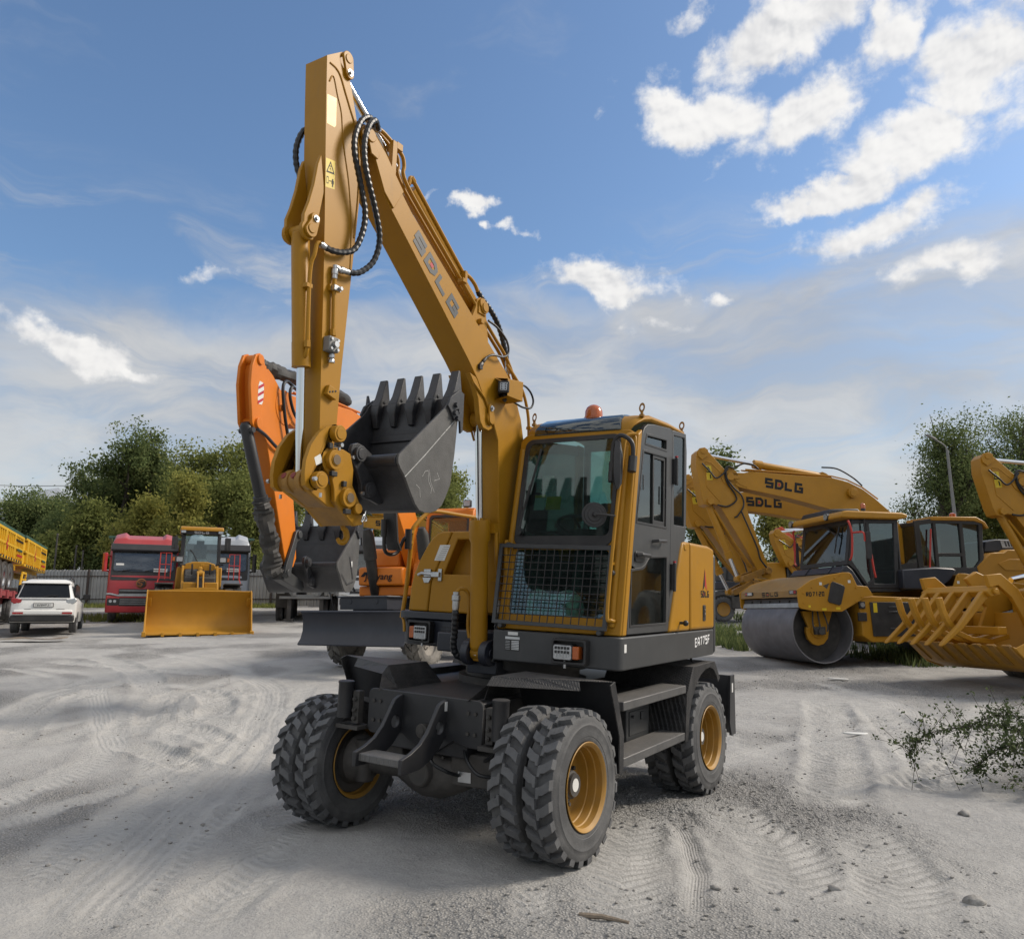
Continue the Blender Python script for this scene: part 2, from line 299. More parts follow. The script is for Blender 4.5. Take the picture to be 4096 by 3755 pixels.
    def mesh(s, name, mats, ang=38., flip=True):
        me = bpy.data.meshes.new(name); me.from_pydata(s.v, [], s.f)
        for m in (mats if isinstance(mats, (list, tuple)) else [mats]): me.materials.append(m)
        if max(s.fm, default=0): me.polygons.foreach_set('material_index', s.fm)
        bm = bmesh.new(); bm.from_mesh(me)
        if flip: bmesh.ops.recalc_face_normals(bm, faces=bm.faces)
        ca = R_(ang)
        for f in bm.faces: f.smooth = True
        for e in bm.edges:
            if len(e.link_faces) == 2: e.smooth = e.calc_face_angle(0) < ca
            else: e.smooth = False
        bm.to_mesh(me); bm.free(); return me
    def obj(s, name, mats, parent=None, bev=0., M=None, label=None, ang=38., seg=2):
        return link(name, s.mesh(name, mats, ang), parent, bev, M, label, seg)
def link(name, me, parent=None, bev=0., M=None, label=None, seg=2):
    o = bpy.data.objects.new(name, me); COL.objects.link(o)
    if parent is not None: o.parent = parent
    if M is not None: o.matrix_basis = M
    if bev:
        b = o.modifiers.new('bevel', 'BEVEL'); b.width = bev; b.segments = seg; b.limit_method = 'ANGLE'; b.angle_limit = R_(40); b.harden_normals = False
    if label: o['label'] = label
    return o
def thing(name, label, cat, loc=(0, 0, 0), rz=0., group=None, M=None):
    o = bpy.data.objects.new(name, None); COL.objects.link(o); o.empty_display_size = .2
    o.location = loc; o.rotation_euler = (0, 0, rz)
    if M is not None: o.matrix_basis = M
    o['label'] = label; o['category'] = cat
    if group: o['group'] = group
    return o
def tag(o, label, cat, group=None, kind=None):
    if label: o['label'] = label
    if cat: o['category'] = cat
    if group: o['group'] = group
    if kind: o['kind'] = kind
    return o
def part(name, parent, M=None):
    o = bpy.data.objects.new(name, None); COL.objects.link(o); o.parent = parent
    if M is not None: o.matrix_basis = M
    return o
# block stroke lettering, built as raised film
GL = {'S': [[(1, 1), (0, 1), (0, .5), (1, .5), (1, 0), (0, 0)]], 'D': [[(0, 0), (0, 1), (.7, 1), (1, .72), (1, .28), (.7, 0), (0, 0)]], 'L': [[(0, 1), (0, 0), (1, 0)]],
      'G': [[(1, 1), (0, 1), (0, 0), (1, 0), (1, .48), (.5, .48)]], 'E': [[(1, 1), (0, 1), (0, 0), (1, 0)], [(0, .5), (.85, .5)]], 'A': [[(0, 0), (0, .78), (.28, 1), (.72, 1), (1, .78), (1, 0)], [(0, .38), (1, .38)]],
      '7': [[(0, 1), (1, 1), (.35, 0)]], '5': [[(1, 1), (0, 1), (0, .55), (1, .55), (1, 0), (0, 0)]], 'F': [[(1, 1), (0, 1), (0, 0)], [(0, .5), (.8, .5)]],
      'R': [[(0, 0), (0, 1), (1, 1), (1, .5), (0, .5)], [(.4, .5), (1, 0)]], '1': [[(.1, .8), (.5, 1), (.5, 0)]], '2': [[(0, 1), (1, 1), (1, .5), (0, .5), (0, 0), (1, 0)]], '0': [[(0, 0), (0, 1), (1, 1), (1, 0), (0, 0)]],
      '8': [[(0, 0), (0, 1), (1, 1), (1, 0), (0, 0)], [(0, .5), (1, .5)]], 'T': [[(0, 1), (1, 1)], [(.5, 1), (.5, 0)]], 'P': [[(0, 0), (0, 1), (1, 1), (1, .5), (0, .5)]], '3': [[(0, 1), (1, 1), (1, 0), (0, 0)], [(.2, .5), (1, .5)]],
      '9': [[(0, 0), (1, 0), (1, 1), (0, 1), (0, .5), (1, .5)]], 'V': [[(0, 1), (.5, 0), (1, 1)]], 'O': [[(0, 0), (0, 1), (1, 1), (1, 0), (0, 0)]], 'N': [[(0, 0), (0, 1), (1, 0), (1, 1)]], '.': [[(.4, 0), (.6, 0)]], 'I': [[(.5, 0), (.5, 1)]]}
def ribbon(mb, pts, t, fn):
    P = [Vector(p) for p in pts]; n = len(P); closed = (P[0] - P[-1]).length < 1e-6; L, Rr = [], []
    for i in range(n):
        if closed and i in (0, n - 1): a, b, c = P[n - 2], P[0], P[1]
        else: a, b, c = P[max(i - 1, 0)], P[i], P[min(i + 1, n - 1)]
        d0 = (b - a); d1 = (c - b)
        if d0.length < 1e-9: d0 = d1
        if d1.length < 1e-9: d1 = d0
        d0 = d0.normalized(); d1 = d1.normalized()
        n0 = Vector((-d0.y, d0.x)); n1 = Vector((-d1.y, d1.x)); m = n0 + n1
        m = m.normalized() if m.length > 1e-6 else n0; k = min(2.5, 1 / max(.35, m.dot(n0)))
        e = b.copy()
        L.append(e + m * t / 2 * k); Rr.append(e - m * t / 2 * k)
    v = [fn(p.x, p.y) for p in L] + [fn(p.x, p.y) for p in Rr]
    mb.add(v, [(n + i, n + i + 1, i + 1, i) for i in range(n - 1)])
def letters(text, org, ux, uy, h, mt, parent, name='lettering', wid=.72, t=.2, gap=.16, M=None, slant=0., label=None):
    """org = lower-left, ux / uy unit vectors along and up the writing"""
    org, ux, uy = Vector(org), Vector(ux).normalized(), Vector(uy).normalized(); nz = ux.cross(uy)
    mb = MB(); x = 0.
    for ch in text:
        if ch == ' ': x += .4; continue
        for k, st in enumerate(GL[ch]):
            pp = [(x + t / 2 + px * (wid - t), t / 2 + py * (1 - t)) for px, py in st]
            ribbon(mb, pp, t, lambda a, b, k=k: org + ux * ((a + slant * b) * h) + uy * (b * h) + nz * (.0015 + .0006 * k))
        x += wid + gap
    me = mb.mesh(name, mt, flip=False); return link(name, me, parent, 0, M, label)
def fonttext(text, org, ux, uy, h, mt, parent, name='lettering', M=None, bold=.0, shear=0.):
    cu = bpy.data.curves.new(name, 'FONT'); cu.body = text; cu.size = 1; cu.offset = bold; cu.shear = shear; cu.resolution_u = 3
    to = bpy.data.objects.new(name, cu); COL.objects.link(to)
    dg = bpy.context.evaluated_depsgraph_get(); me = bpy.data.meshes.new_from_object(to.evaluated_get(dg)); bpy.data.objects.remove(to)
    ux, uy = Vector(ux).normalized(), Vector(uy).normalized(); nz = ux.cross(uy)
    T = Matrix(((ux.x * h, uy.x * h, nz.x, org[0] + nz.x * .002), (ux.y * h, uy.y * h, nz.y, org[1] + nz.y * .002), (ux.z * h, uy.z * h, nz.z, org[2] + nz.z * .002), (0, 0, 0, 1)))
    me.transform(T); me.materials.clear(); me.materials.append(mt); return link(name, me, parent, 0, M)
# value noise for terrain and shapes
def _hash(ix, iy, s):
    n = (ix * 374761393 + iy * 668265263 + s * 974634777) & 0xffffffff; n = ((n ^ (n >> 13)) * 1274126177) & 0xffffffff; return ((n ^ (n >> 16)) & 0xffff) / 65535.
def vnoise(x, y, s=0):
    x = np.asarray(x, float); y = np.asarray(y, float); ix = np.floor(x).astype(np.int64); iy = np.floor(y).astype(np.int64); fx = x - ix; fy = y - iy
    fx = fx * fx * fx * (fx * (6 * fx - 15) + 10); fy = fy * fy * fy * (fy * (6 * fy - 15) + 10)
    a = _hash(ix, iy, s); b = _hash(ix + 1, iy, s); c = _hash(ix, iy + 1, s); d = _hash(ix + 1, iy + 1, s)
    return (a * (1 - fx) + b * fx) * (1 - fy) + (c * (1 - fx) + d * fx) * fy - .5
def fbm(x, y, o=4, s=0, g=.5):
    t = 0; a = 1.
    for i in range(o): t = t + a * vnoise(x * 2 ** i + 17.3 * i, y * 2 ** i - 9.1 * i, s + i); a *= g
    return t
def gbase(x, y):
    """large-scale ground height: flat where the big machine stands, rising gently to the back of the yard"""
    x = np.asarray(x, float); y = np.asarray(y, float)
    r = .055 * (np.log1p(np.exp((np.minimum(y, 90) - 9.) / 1.2)) * 1.2)
    return r + .05 * fbm(x * .16, y * .16, 2, 5) * np.clip((y - 8) / 8, 0, 1)
def G(x, y): return float(gbase(x, y))
# ------------------------------------------------------------------ ground
TRK = [
('a', [(-2.33, 4.25), (-2.49, 5.51), (-2.76, 7.2), (-2.89, 8.67), (-3.29, 10.69), (-4.04, 13.63), (-4.96, 15.52), (-6.73, 18.03), (-8.81, 20.02)]) ,
('b', [(-2.87, 4.75), (-2.94, 5.7), (-3.15, 7.39), (-3.24, 9.12), (-3.63, 11.31), (-4.08, 13.1), (-5.01, 15.06)]) ,
('c', [(-2.11, 4.25), (-2.25, 5.23), (-2.39, 6.62), (-2.57, 8.26), (-2.93, 10.12)]) ,
('c2', [(-3.14, 5.16), (-3.11, 5.9), (-3.22, 7.2), (-3.15, 7.95)]) ,
('d', [(-6.79, 10.81), (-7.23, 11.86), (-7.6, 12.93), (-7.7, 14.11), (-7.28, 14.62), (-7.02, 15.29)]) ,
('e', [(-5.81, 9.5), (-6.44, 10.81), (-7.08, 12.61), (-7.15, 14.01)]) ,
('f', [(-10.26, 19.43), (-8.91, 18.03), (-7.37, 16.02), (-6.33, 14.21), (-5.63, 12.45), (-4.86, 10.23)]) ,
('g', [(-4.73, 10.81), (-5.41, 12.45), (-5.65, 13.63), (-5.28, 13.82), (-4.64, 12.77), (-4.22, 11.45)]) ,
('h', [(-4.73, 9.91), (-3.96, 9.21), (-3.07, 8.34)]) ,
('i', [(-4.56, 10.81), (-4.12, 10.58), (-3.33, 9.6)]) ,
('j', [(-5.61, 16.02), (-6.78, 16.28), (-8.26, 17.11), (-10.49, 18.36)]) ,
('k', [(4.98, 13.0), (4.27, 10.9), (3.57, 9.11), (3.09, 7.89), (2.63, 6.8)]) ,
('l', [(5.42, 12.33), (5.02, 10.65), (4.62, 9.11), (4.08, 7.89), (3.67, 7.31)]) ,
('m', [(6.84, 10.9), (5.96, 9.94), (4.97, 8.82), (4.15, 8.05), (3.48, 7.52)]) ,
('n', [(2.66, 6.54), (2.44, 5.52), (2.25, 4.91), (2.04, 4.36)]) ,
('o', [(1.28, 6.7), (1.18, 5.64), (1.07, 4.91), (0.92, 4.25)]) ,
('p', [(1.06, 6.97), (0.82, 5.95), (0.67, 5.1), (0.57, 4.25)]) ,
('q', [(1.8, 7.35), (1.78, 6.46), (1.87, 5.95), (1.75, 5.1), (1.62, 4.58)]) ,
('r', [(0.17, 5.41), (0.1, 4.74), (0.02, 4.25)]) ,
('s', [(-1.5, 5.9), (-1.62, 5.16), (-1.67, 4.59), (-1.67, 4.25)]) ,
]
TP = dict(a=(.42, .020, .0, 1), b=(.40, .018, .006, .10), c=(.34, .018, .004, .12), c2=(.3, .022, .0, 1), d=(.42, .022, .012, .13), e=(.42, .02, .012, .13), f=(.55, .032, .008, .14), g=(.5, .04, .018, .16), h=(.42, .055, .014, .12), i=(.4, .035, .014, .13), j=(.5, .025, .006, .15),
          k=(.62, .035, .020, .155), l=(.58, .030, .020, .15), m=(.58, .035, .022, .16), n=(.5, .026, .010, .13), o=(.10, .022, 0, 1), p=(.42, .012, .010, .12), q=(.5, .016, .013, .15), r=(.22, .012, .006, .1), s=(.4, .02, .006, .1))
_r = random.Random(11)
for k in range(34):
    if k < 26: x0, y0, a = _r.uniform(-7, -1), _r.uniform(4, 13), _r.uniform(1.2, 2.2)
    elif k < 38: x0, y0, a = _r.uniform(.2, 5.5), _r.uniform(4, 11), _r.uniform(.6, 1.9)
    else: x0, y0, a = _r.uniform(-14, 2), _r.uniform(11, 22), _r.uniform(-.5, 3.4)
    cv = _r.uniform(-.16, .16); pts = []
    for i in range(7): pts.append((x0, y0)); x0 += math.cos(a) * 1.1; y0 += math.sin(a) * 1.1; a += cv
    n = 'r%d' % k; TRK.append((n, pts)); TP[n] = (_r.uniform(.22, .42), _r.uniform(.005, .011), .004 if k % 3 else 0., _r.uniform(.06, .13))
def tracks(x, y):
    ts = np.zeros_like(x); td = np.zeros_like(x); tg = np.zeros_like(x); tm = np.zeros_like(x)
    z = np.zeros_like(x); comp = np.zeros_like(x); rough = np.ones_like(x)
    for n, pts in TRK:
        wd, dep, lug, per = TP[n]
        P = np.array([(p.x, p.y) for p in spline([(a, b, 0) for a, b in pts], 7)])
        x0, y0 = P.min(0) - wd * 2.2; x1, y1 = P.max(0) + wd * 2.2
        sel = np.nonzero((x > x0) & (x < x1) & (y > y0) & (y < y1))[0]
        if not len(sel): continue
        X, Y = x[sel], y[sel]; best = np.full(len(sel), 1e9); sd = np.zeros(len(sel)); ss = np.zeros(len(sel)); acc = 0.
        for i in range(len(P) - 1):
            a, b = P[i], P[i + 1]; d = b - a; l = math.hypot(*d)
            if l < 1e-6: continue
            d = d / l; t = np.clip((X - a[0]) * d[0] + (Y - a[1]) * d[1], 0, l); qx = X - a[0] - d[0] * t; qy = Y - a[1] - d[1] * t
            q = np.hypot(qx, qy); m = q < best; best[m] = q[m]; sd[m] = (d[0] * qy - d[1] * qx)[m]; ss[m] = acc + t[m]; acc += l
        s_ = sd + .05 * fbm(ss * 1.3, sd * .5, 3, 31); h = wd / 2; a_ = np.abs(s_)
        fade = np.clip(ss / .5, 0, 1) * np.clip((acc - ss) / .5, 0, 1) * (.55 + .9 * np.clip(fbm(ss * .8, sd * 0 + 3.3, 3, 77) + .5, 0, 1))
        ins = 1 / (1 + np.exp((a_ - h) / (.022 + .03 * wd)))
        berm = np.exp(-((a_ - h - .05) / (.045 + .05 * wd)) ** 2) * (.7 + 1.2 * vnoise(ss * 5, s_ * 3, 8) + .8 * vnoise(ss * 14, s_ * 9, 9))
        groove = .25 * np.sin(s_ * 2 * math.pi / .085) * ins if lug < .01 else 0
        lg = 0
        if lug > 0:
            ph = (ss + np.abs(s_) * .75 + .05 * vnoise(ss * 3, s_ * 4, 3)) / per * 2 * math.pi
            lg = lug * (np.tanh(2.2 * np.sin(ph)) * .5) * ins
        mk = np.clip(fade * ins, 0, 1) * np.clip(1 - 3 * tm[sel], 0, 1); up = mk > tm[sel]; tm[sel] = np.maximum(tm[sel], mk); su = sel[up]; ts[su] = ss[up] / per if per < .9 else ss[up] / .12; td[su] = s_[up] / wd; tg[su] = 1. if lug == 0 else 0.
        z[sel] += fade * (-dep * ins * .8 + dep * .55 * berm + lg + groove * dep * .35); comp[sel] = np.maximum(comp[sel], fade * ins); rough[sel] *= 1 - .75 * np.clip(fade * ins, 0, 1)
    tracks.uv = (ts, td, tg, tm); return z, comp, rough
def ground_h(x, y):
    z = gbase(x, y); dist = np.hypot(x, y); near = np.clip((60 - dist) / 40, 0, 1)
    tz, comp, rg = tracks(x, y)
    right = 1 / (1 + np.exp(-(x - .2) * 2.2))
    loose = np.clip(fbm(x * .55 + 3, y * .55, 3, 40) * 1.6 + .28 + .30 * right, 0, 1) * rg
    z = z + near * (.030 * fbm(x * .9, y * .9, 3, 11) + (.010 + .020 * loose) * fbm(x * 3.1, y * 3.1, 3, 13) + (.003 + .022 * loose) * np.clip(fbm(x * 11, y * 11, 3, 19), -.2, 1) + .006 * loose * fbm(x * 34, y * 34, 2, 23) + .007 * rg * fbm(x * 7.5, y * 7.5, 4, 29) * (.35 + np.clip(fbm(x * .7, y * .7, 2, 33) + .4, 0, 1)))
    # transverse ripples left by loader tyres on the right of the yard
    rip = np.clip(fbm(x * .5, y * .5, 2, 61) * 2.2 + .1, 0, 1) * right * np.clip((y - 5.5) / 2, 0, 1) * np.clip((17 - y) / 4, 0, 1)
    z = z + .011 * rip * np.tanh(1.8 * np.sin((y * .96 + x * .16 + .35 * fbm(x * .7, y * .7, 3, 66)) * 2 * math.pi / .19))
    z = z + tz * np.clip((40 - dist) / 15, 0, 1)
    # the tyres of the parked machine have pressed the soil flat
    for (wx, wy, r0, dz) in WHEELS:
        g = np.exp(-(((x - wx) ** 2 + (y - wy) ** 2) / r0 ** 2) ** 2); z = z * (1 - g) + dz * g
    return z, comp, loose
_B = np.array([[-0.5379, 0.8430], [-0.8430, -0.5379]])  # columns: machine forward is (-.538,-.843), left is (.842,-.542)
_yw = R_(-122.8335); _f = np.array([math.cos(_yw), math.sin(_yw)]); _l = np.array([-math.sin(_yw), math.cos(_yw)]); _t0 = np.array([.1057, 7.0929])
WHEELS = []
for a, b, dz in ((1.22, 1.0, -.004), (1.22, -1.0, -.035), (-1.22, 1.0, -.004), (-1.22, -1.0, -.01)):
    p = _t0 + _f * a + _l * b; WHEELS.append((p[0], p[1], .42, dz))
def build_ground():
    azf = np.linspace(-44, 44, 800); azc = np.concatenate([np.linspace(46, 314, 60)]); az = np.radians(np.concatenate([azf, azc]))
    rr = np.concatenate([[.4, 1., 1.8, 2.4], np.geomspace(2.8, 48, 760), np.geomspace(50, 9000, 46)])
    A, Rr = np.meshgrid(az, rr); x = (Rr * np.sin(A)).ravel(); y = (Rr * np.cos(A)).ravel(); z, comp, loose = ground_h(x, y); UVT = tracks.uv
    na, nr = len(az), len(rr); j, i = np.meshgrid(np.arange(nr - 1), np.arange(na), indexing='ij'); i2 = (i + 1) % na
    q = np.stack([j * na + i, j * na + i2, (j + 1) * na + i2, (j + 1) * na + i], -1).reshape(-1, 4)[:, ::-1]
    n0 = len(x); x = np.append(x, 0); y = np.append(y, 0); z = np.append(z, G(0, 0)); comp = np.append(comp, 0); loose = np.append(loose, 0)
    tri = np.stack([np.full(na, n0), (np.arange(na) + 1) % na, np.arange(na)], -1)
    me = bpy.data.meshes.new('ground'); nq, nt_ = len(q), len(tri)
    me.vertices.add(n0 + 1); me.vertices.foreach_set('co', np.stack([x, y, z], -1).ravel().astype(np.float32))
    me.loops.add(nq * 4 + nt_ * 3); me.loops.foreach_set('vertex_index', np.concatenate([q.ravel(), tri.ravel()]).astype(np.int32))
    me.polygons.add(nq + nt_); me.polygons.foreach_set('loop_start', np.concatenate([np.arange(nq) * 4, nq * 4 + np.arange(nt_) * 3]).astype(np.int32))
    me.polygons.foreach_set('use_smooth', np.ones(nq + nt_, bool)); me.update(calc_edges=True)
    a = me.attributes.new('packed', 'FLOAT', 'POINT'); a.data.foreach_set('value', comp.astype(np.float32))
    a = me.attributes.new('loose', 'FLOAT', 'POINT'); a.data.foreach_set('value', loose.astype(np.float32))
    m = bpy.data.materials.new('dusty_gravel'); m.use_nodes = True; t = m.node_tree; L = t.links.new; b = t.nodes['Principled BSDF']
    def nz(sc_, de, ro, ty='ShaderNodeTexNoise'):
        n = t.nodes.new(ty); n.inputs['Scale'].default_value = sc_
        if ty == 'ShaderNodeTexNoise': n.inputs['Detail'].default_value = de; n.inputs['Roughness'].default_value = ro
        L(tcn.outputs['Object'], n.inputs['Vector']); return n
    def mr(v, a0, a1, b0, b1):
        n = t.nodes.new('ShaderNodeMapRange'); L(v, n.inputs[0]); n.inputs[1].default_value = a0; n.inputs[2].default_value = a1; n.inputs[3].default_value = b0; n.inputs[4].default_value = b1; return n.outputs[0]
    def mix(f, c0, c1):
        n = t.nodes.new('ShaderNodeMix'); n.data_type = 'RGBA'
        for k, v in ((0, f), (6, c0), (7, c1)):
            if isinstance(v, bpy.types.NodeSocket): L(v, n.inputs[k])
            else: n.inputs[k].default_value = v
        return n.outputs[2]
    tcn = t.nodes.new('ShaderNodeTexCoord')
    at = t.nodes.new('ShaderNodeAttribute'); at.attribute_name = 'packed'; al = t.nodes.new('ShaderNodeAttribute'); al.attribute_name = 'loose'
    big = nz(.22, 8, .6); med = nz(2.2, 10, .65); fin = nz(28, 8, .7); vo = nz(55, 0, 0, 'ShaderNodeTexVoronoi'); vo2 = nz(19, 0, 0, 'ShaderNodeTexVoronoi')
    c = mix(mr(big.outputs[0], .36, .64, 0, 1), (.335, .330, .322, 1), (.415, .406, .388, 1))
    c = mix(mr(med.outputs[0], .35, .7, 0, .7), c, (.27, .265, .256, 1))
    c = mix(mr(fin.outputs[0], .4, .75, 0, .55), c, (.48, .468, .445, 1))
    pk = t.nodes.new('ShaderNodeMath'); pk.operation = 'MULTIPLY'; L(at.outputs['Fac'], pk.inputs[0]); L(mr(med.outputs[0], .3, .65, .15, .75), pk.inputs[1])
    c = mix(pk.outputs[0], c, (.46, .45, .43, 1))
    st = t.nodes.new('ShaderNodeMath'); st.operation = 'MULTIPLY'; L(mr(al.outputs['Fac'], .1, .9, .0, .8), st.inputs[0]); L(mr(vo.outputs['Distance'], .2, .6, 0, 1), st.inputs[1])
    c = mix(st.outputs[0], c, (.17, .167, .163, 1))
    L(c, b.inputs['Base Color']); b.inputs['Roughness'].default_value = .95; b.inputs['Specular IOR Level'].default_value = .15
    h1 = t.nodes.new('ShaderNodeMath'); h1.operation = 'MULTIPLY'; L(mr(vo.outputs['Distance'], 0, .6, 1, 0), h1.inputs[0]); L(mr(al.outputs['Fac'], 0, 1, .15, .8), h1.inputs[1])
    h1b = t.nodes.new('ShaderNodeMath'); h1b.operation = 'MULTIPLY_ADD'; L(mr(vo2.outputs['Distance'], 0, .5, 1.2, 0), h1b.inputs[0]); L(mr(al.outputs['Fac'], .3, 1, 0, .9), h1b.inputs[1]); L(h1.outputs[0], h1b.inputs[2])
    h2 = t.nodes.new('ShaderNodeMath'); h2.operation = 'MULTIPLY_ADD'; L(fin.outputs[0], h2.inputs[0]); h2.inputs[1].default_value = .9; L(h1b.outputs[0], h2.inputs[2])
    h3 = t.nodes.new('ShaderNodeMath'); h3.operation = 'MULTIPLY_ADD'; L(med.outputs[0], h3.inputs[0]); h3.inputs[1].default_value = 2.2; L(h2.outputs[0], h3.inputs[2])
    def M_(op, a_, b_=None, c_=None):
        n = t.nodes.new('ShaderNodeMath'); n.operation = op
        for k, v in enumerate((a_, b_, c_)):
            if v is None: continue
            if isinstance(v, bpy.types.NodeSocket): L(v, n.inputs[k])
            else: n.inputs[k].default_value = v
        return n.outputs[0]
    A_ = lambda nm: [setattr(q := t.nodes.new('ShaderNodeAttribute'), 'attribute_name', nm), q.outputs['Fac']][1]
    aS, aD, aG = A_('track_s'), A_('track_d'), A_('track_g')
    wob = M_('MULTIPLY', M_('SUBTRACT', med.outputs[0], .5), 1.3)
    lugp = M_('MULTIPLY', M_('SINE', M_('MULTIPLY', M_('ADD', M_('ADD', aS, M_('MULTIPLY', M_('ABSOLUTE', aD), 3.2)), wob), 6.2832)), 1.6)
    lugp = mr(lugp, -1, 1, 0, 1); grv = mr(M_('SINE', M_('ADD', M_('MULTIPLY', aD, 34.), M_('MULTIPLY', wob, 2.5))), -.8, .8, 0, .7)
    pat = M_('ADD', M_('MULTIPLY', M_('SUBTRACT', 1., aG), lugp), M_('MULTIPLY', aG, grv))
    pat = M_('MULTIPLY', M_('MULTIPLY', pat, mr(A_('track_m'), .2, .8, 0, 1)), mr(big.outputs[0], .35, .6, .25, 1.))
    h4 = M_('MULTIPLY_ADD', M_('MULTIPLY', pat, mr(fin.outputs[0], .3, .6, .15, 1.)), .5, h3.outputs[0])
    bp = t.nodes.new('ShaderNodeBump'); bp.inputs['Strength'].default_value = 1.0; bp.inputs['Distance'].default_value = .018; L(h4, bp.inputs['Height']); L(bp.outputs[0], b.inputs['Normal'])
    for nm, ar in zip(('track_s', 'track_d', 'track_g', 'track_m'), UVT):
        a = me.attributes.new(nm, 'FLOAT', 'POINT'); a.data.foreach_set('value', np.append(ar, 0).astype(np.float32))
    me.materials.append(m); o = bpy.data.objects.new('ground', me); COL.objects.link(o); o['kind'] = 'structure'; o['label'] = 'pale dusty gravel yard with tyre ruts'
    return m
GMAT = build_ground()
def gz(x, y): return float(ground_h(np.array([x], float), np.array([y], float))[0][0])
STONE = mat('grey_stone', (.27, .26, .245), .9, nscale=12, nvar=.3, bump=.4, bscale=60)
def stone_mesh(seed, n=1):
    rnd = random.Random(seed); bm = bmesh.new(); bmesh.ops.create_icosphere(bm, subdivisions=n, radius=1)
    k = [rnd.uniform(.7, 1.25) for _ in bm.verts]
    for v, s in zip(bm.verts, k): v.co *= s
    for v in bm.verts: v.co.z *= .62
    return bm
def build_pebbles():
    rnd = random.Random(4); V, Fc = [], []; base = []
    for s in range(6):
        bm = stone_mesh(s, 0 if False else 1); bm.verts.index_update(); base.append((np.array([v.co[:] for v in bm.verts]), [[v.index for v in f.verts] for f in bm.faces])); bm.free()
    n = 5200; xs, ys, rs = [], [], []
    while len(xs) < n:
        y = 3.7 + 14 * rnd.random() ** 1.8; x = rnd.uniform(-.62, .62) * (y + .5)
        right = 1 / (1 + math.exp(-(x - .2) * 2.2)); cl = float(np.clip(fbm(x * .55 + 3, y * .55, 3, 40) * 1.6 + .28 + .3 * right, 0, 1))
        if rnd.random() > cl ** 1.6 * (.25 + .75 * right): continue
        xs.append(x); ys.append(y); rs.append(.0045 + .016 * rnd.random() ** 4)
    zs = ground_h(np.array(xs), np.array(ys))[0]; o = 0
    for x, y, z, r in zip(xs, ys, zs, rs):
        bv, bf = base[rnd.randrange(6)]; a = rnd.random() * 6.28; c, s_ = math.cos(a), math.sin(a)
        v = bv @ np.array([[c, s_, 0], [-s_, c, 0], [0, 0, 1]]).T * r * np.array([1, rnd.uniform(.6, 1), 1]) + (x, y, z + r * .25)
        V.append(v); Fc += [[i + o for i in f] for f in bf]; o += len(v)
    me = bpy.data.meshes.new('pebbles'); me.from_pydata(np.concatenate(V).tolist(), [], Fc); me.materials.append(STONE)
    o = bpy.data.objects.new('pebbles', me); COL.objects.link(o); tag(o, 'loose grey pebbles scattered over the yard', 'gravel', kind='stuff')
build_pebbles()
for k, (x, y, r, lab) in enumerate([(2.56, 4.69, .05, 'pale stone on the gravel near the lower right corner'), (3.6, 6.62, .05, 'rounded pale stone on the gravel beside the weeds'), (1.18, 4.9, .025, 'small grey stone in the rut in front of the wheel'), (1.62, 6.65, .035, 'grey stone in the pebble drift right of the front wheel'), (1.88, 4.93, .035, 'grey stone beside the raised tyre bank')]):
    bm = stone_mesh(20 + k, 2); me = bpy.data.meshes.new('stone'); bmesh.ops.scale(bm, vec=(r * 1.2, r * .85, r * .9), verts=bm.verts); bm.to_mesh(me); bm.free(); me.materials.append(STONE); me.polygons.foreach_set('use_smooth', [True] * len(me.polygons))
    o = link('stone', me); o.location = (x, y, gz(x, y) + r * .25); o.rotation_euler = (0, 0, k * 1.3); tag(o, lab, 'stone', 'stones lying on the gravel')
WOOD = mat('weathered_wood', (.20, .16, .12), .85, nscale=20, nvar=.35, bump=.3)
m = MB(); m.tube([(0, 0, .012), (.05, -.02, .016), (.12, -.045, .02), (.19, -.08, .016), (.25, -.11, .014)], .012, 7, lambda i: (.014, .015, .013, .012, .008)[i])
o = m.obj('stick', WOOD); o.location = (.36, 4.55, gz(.45, 4.49)); tag(o, 'bare grey stick lying on the gravel in the foreground', 'stick')
for (x, y, wd, ht, rz, lab, mt_) in [(4.28, 10.15, .20, .05, .2, 'flattened white plastic scrap on the rippled ground', 'w'), (6.15, 15.2, .22, .06, -.1, 'white scrap lying before the roller drum', 'w')]:
    pts = [(math.cos(t_) * wd * (.8 + .2 * math.sin(3 * t_)), math.sin(t_) * wd * .42 * (.8 + .2 * math.cos(2 * t_))) for t_ in [i * .524 for i in range(12)]]
    m = MB(); m.ext(pts, 0, .018, XY); o = m.obj('plastic_scrap', PAPER, bev=.006); o.location = (x, y, gz(x, y) + .012); o.rotation_euler = (.03, .05, rz); tag(o, lab, 'litter')
m = MB()
rgs = []
for i in range(13):
    t = i / 12 * 1.7; zz = .05 + .03 * math.sin(t * 2.2) + (.10 * max(0, t - 1.3)); rgs.append([(t, -.24, zz), (t, .24, zz + .03 * math.sin(t * 5)), (t, .24, zz + .02 + .03 * math.sin(t * 5)), (t, -.24, zz + .02)])
m.loft(rgs); o = m.obj('board', WOOD, bev=.004); o.location = (-14.6, 22.9, G(-14.6, 22.9) + .02); o.rotation_euler = (0, 0, .12); tag(o, 'warped brown board lying on the ground before the white car', 'board')
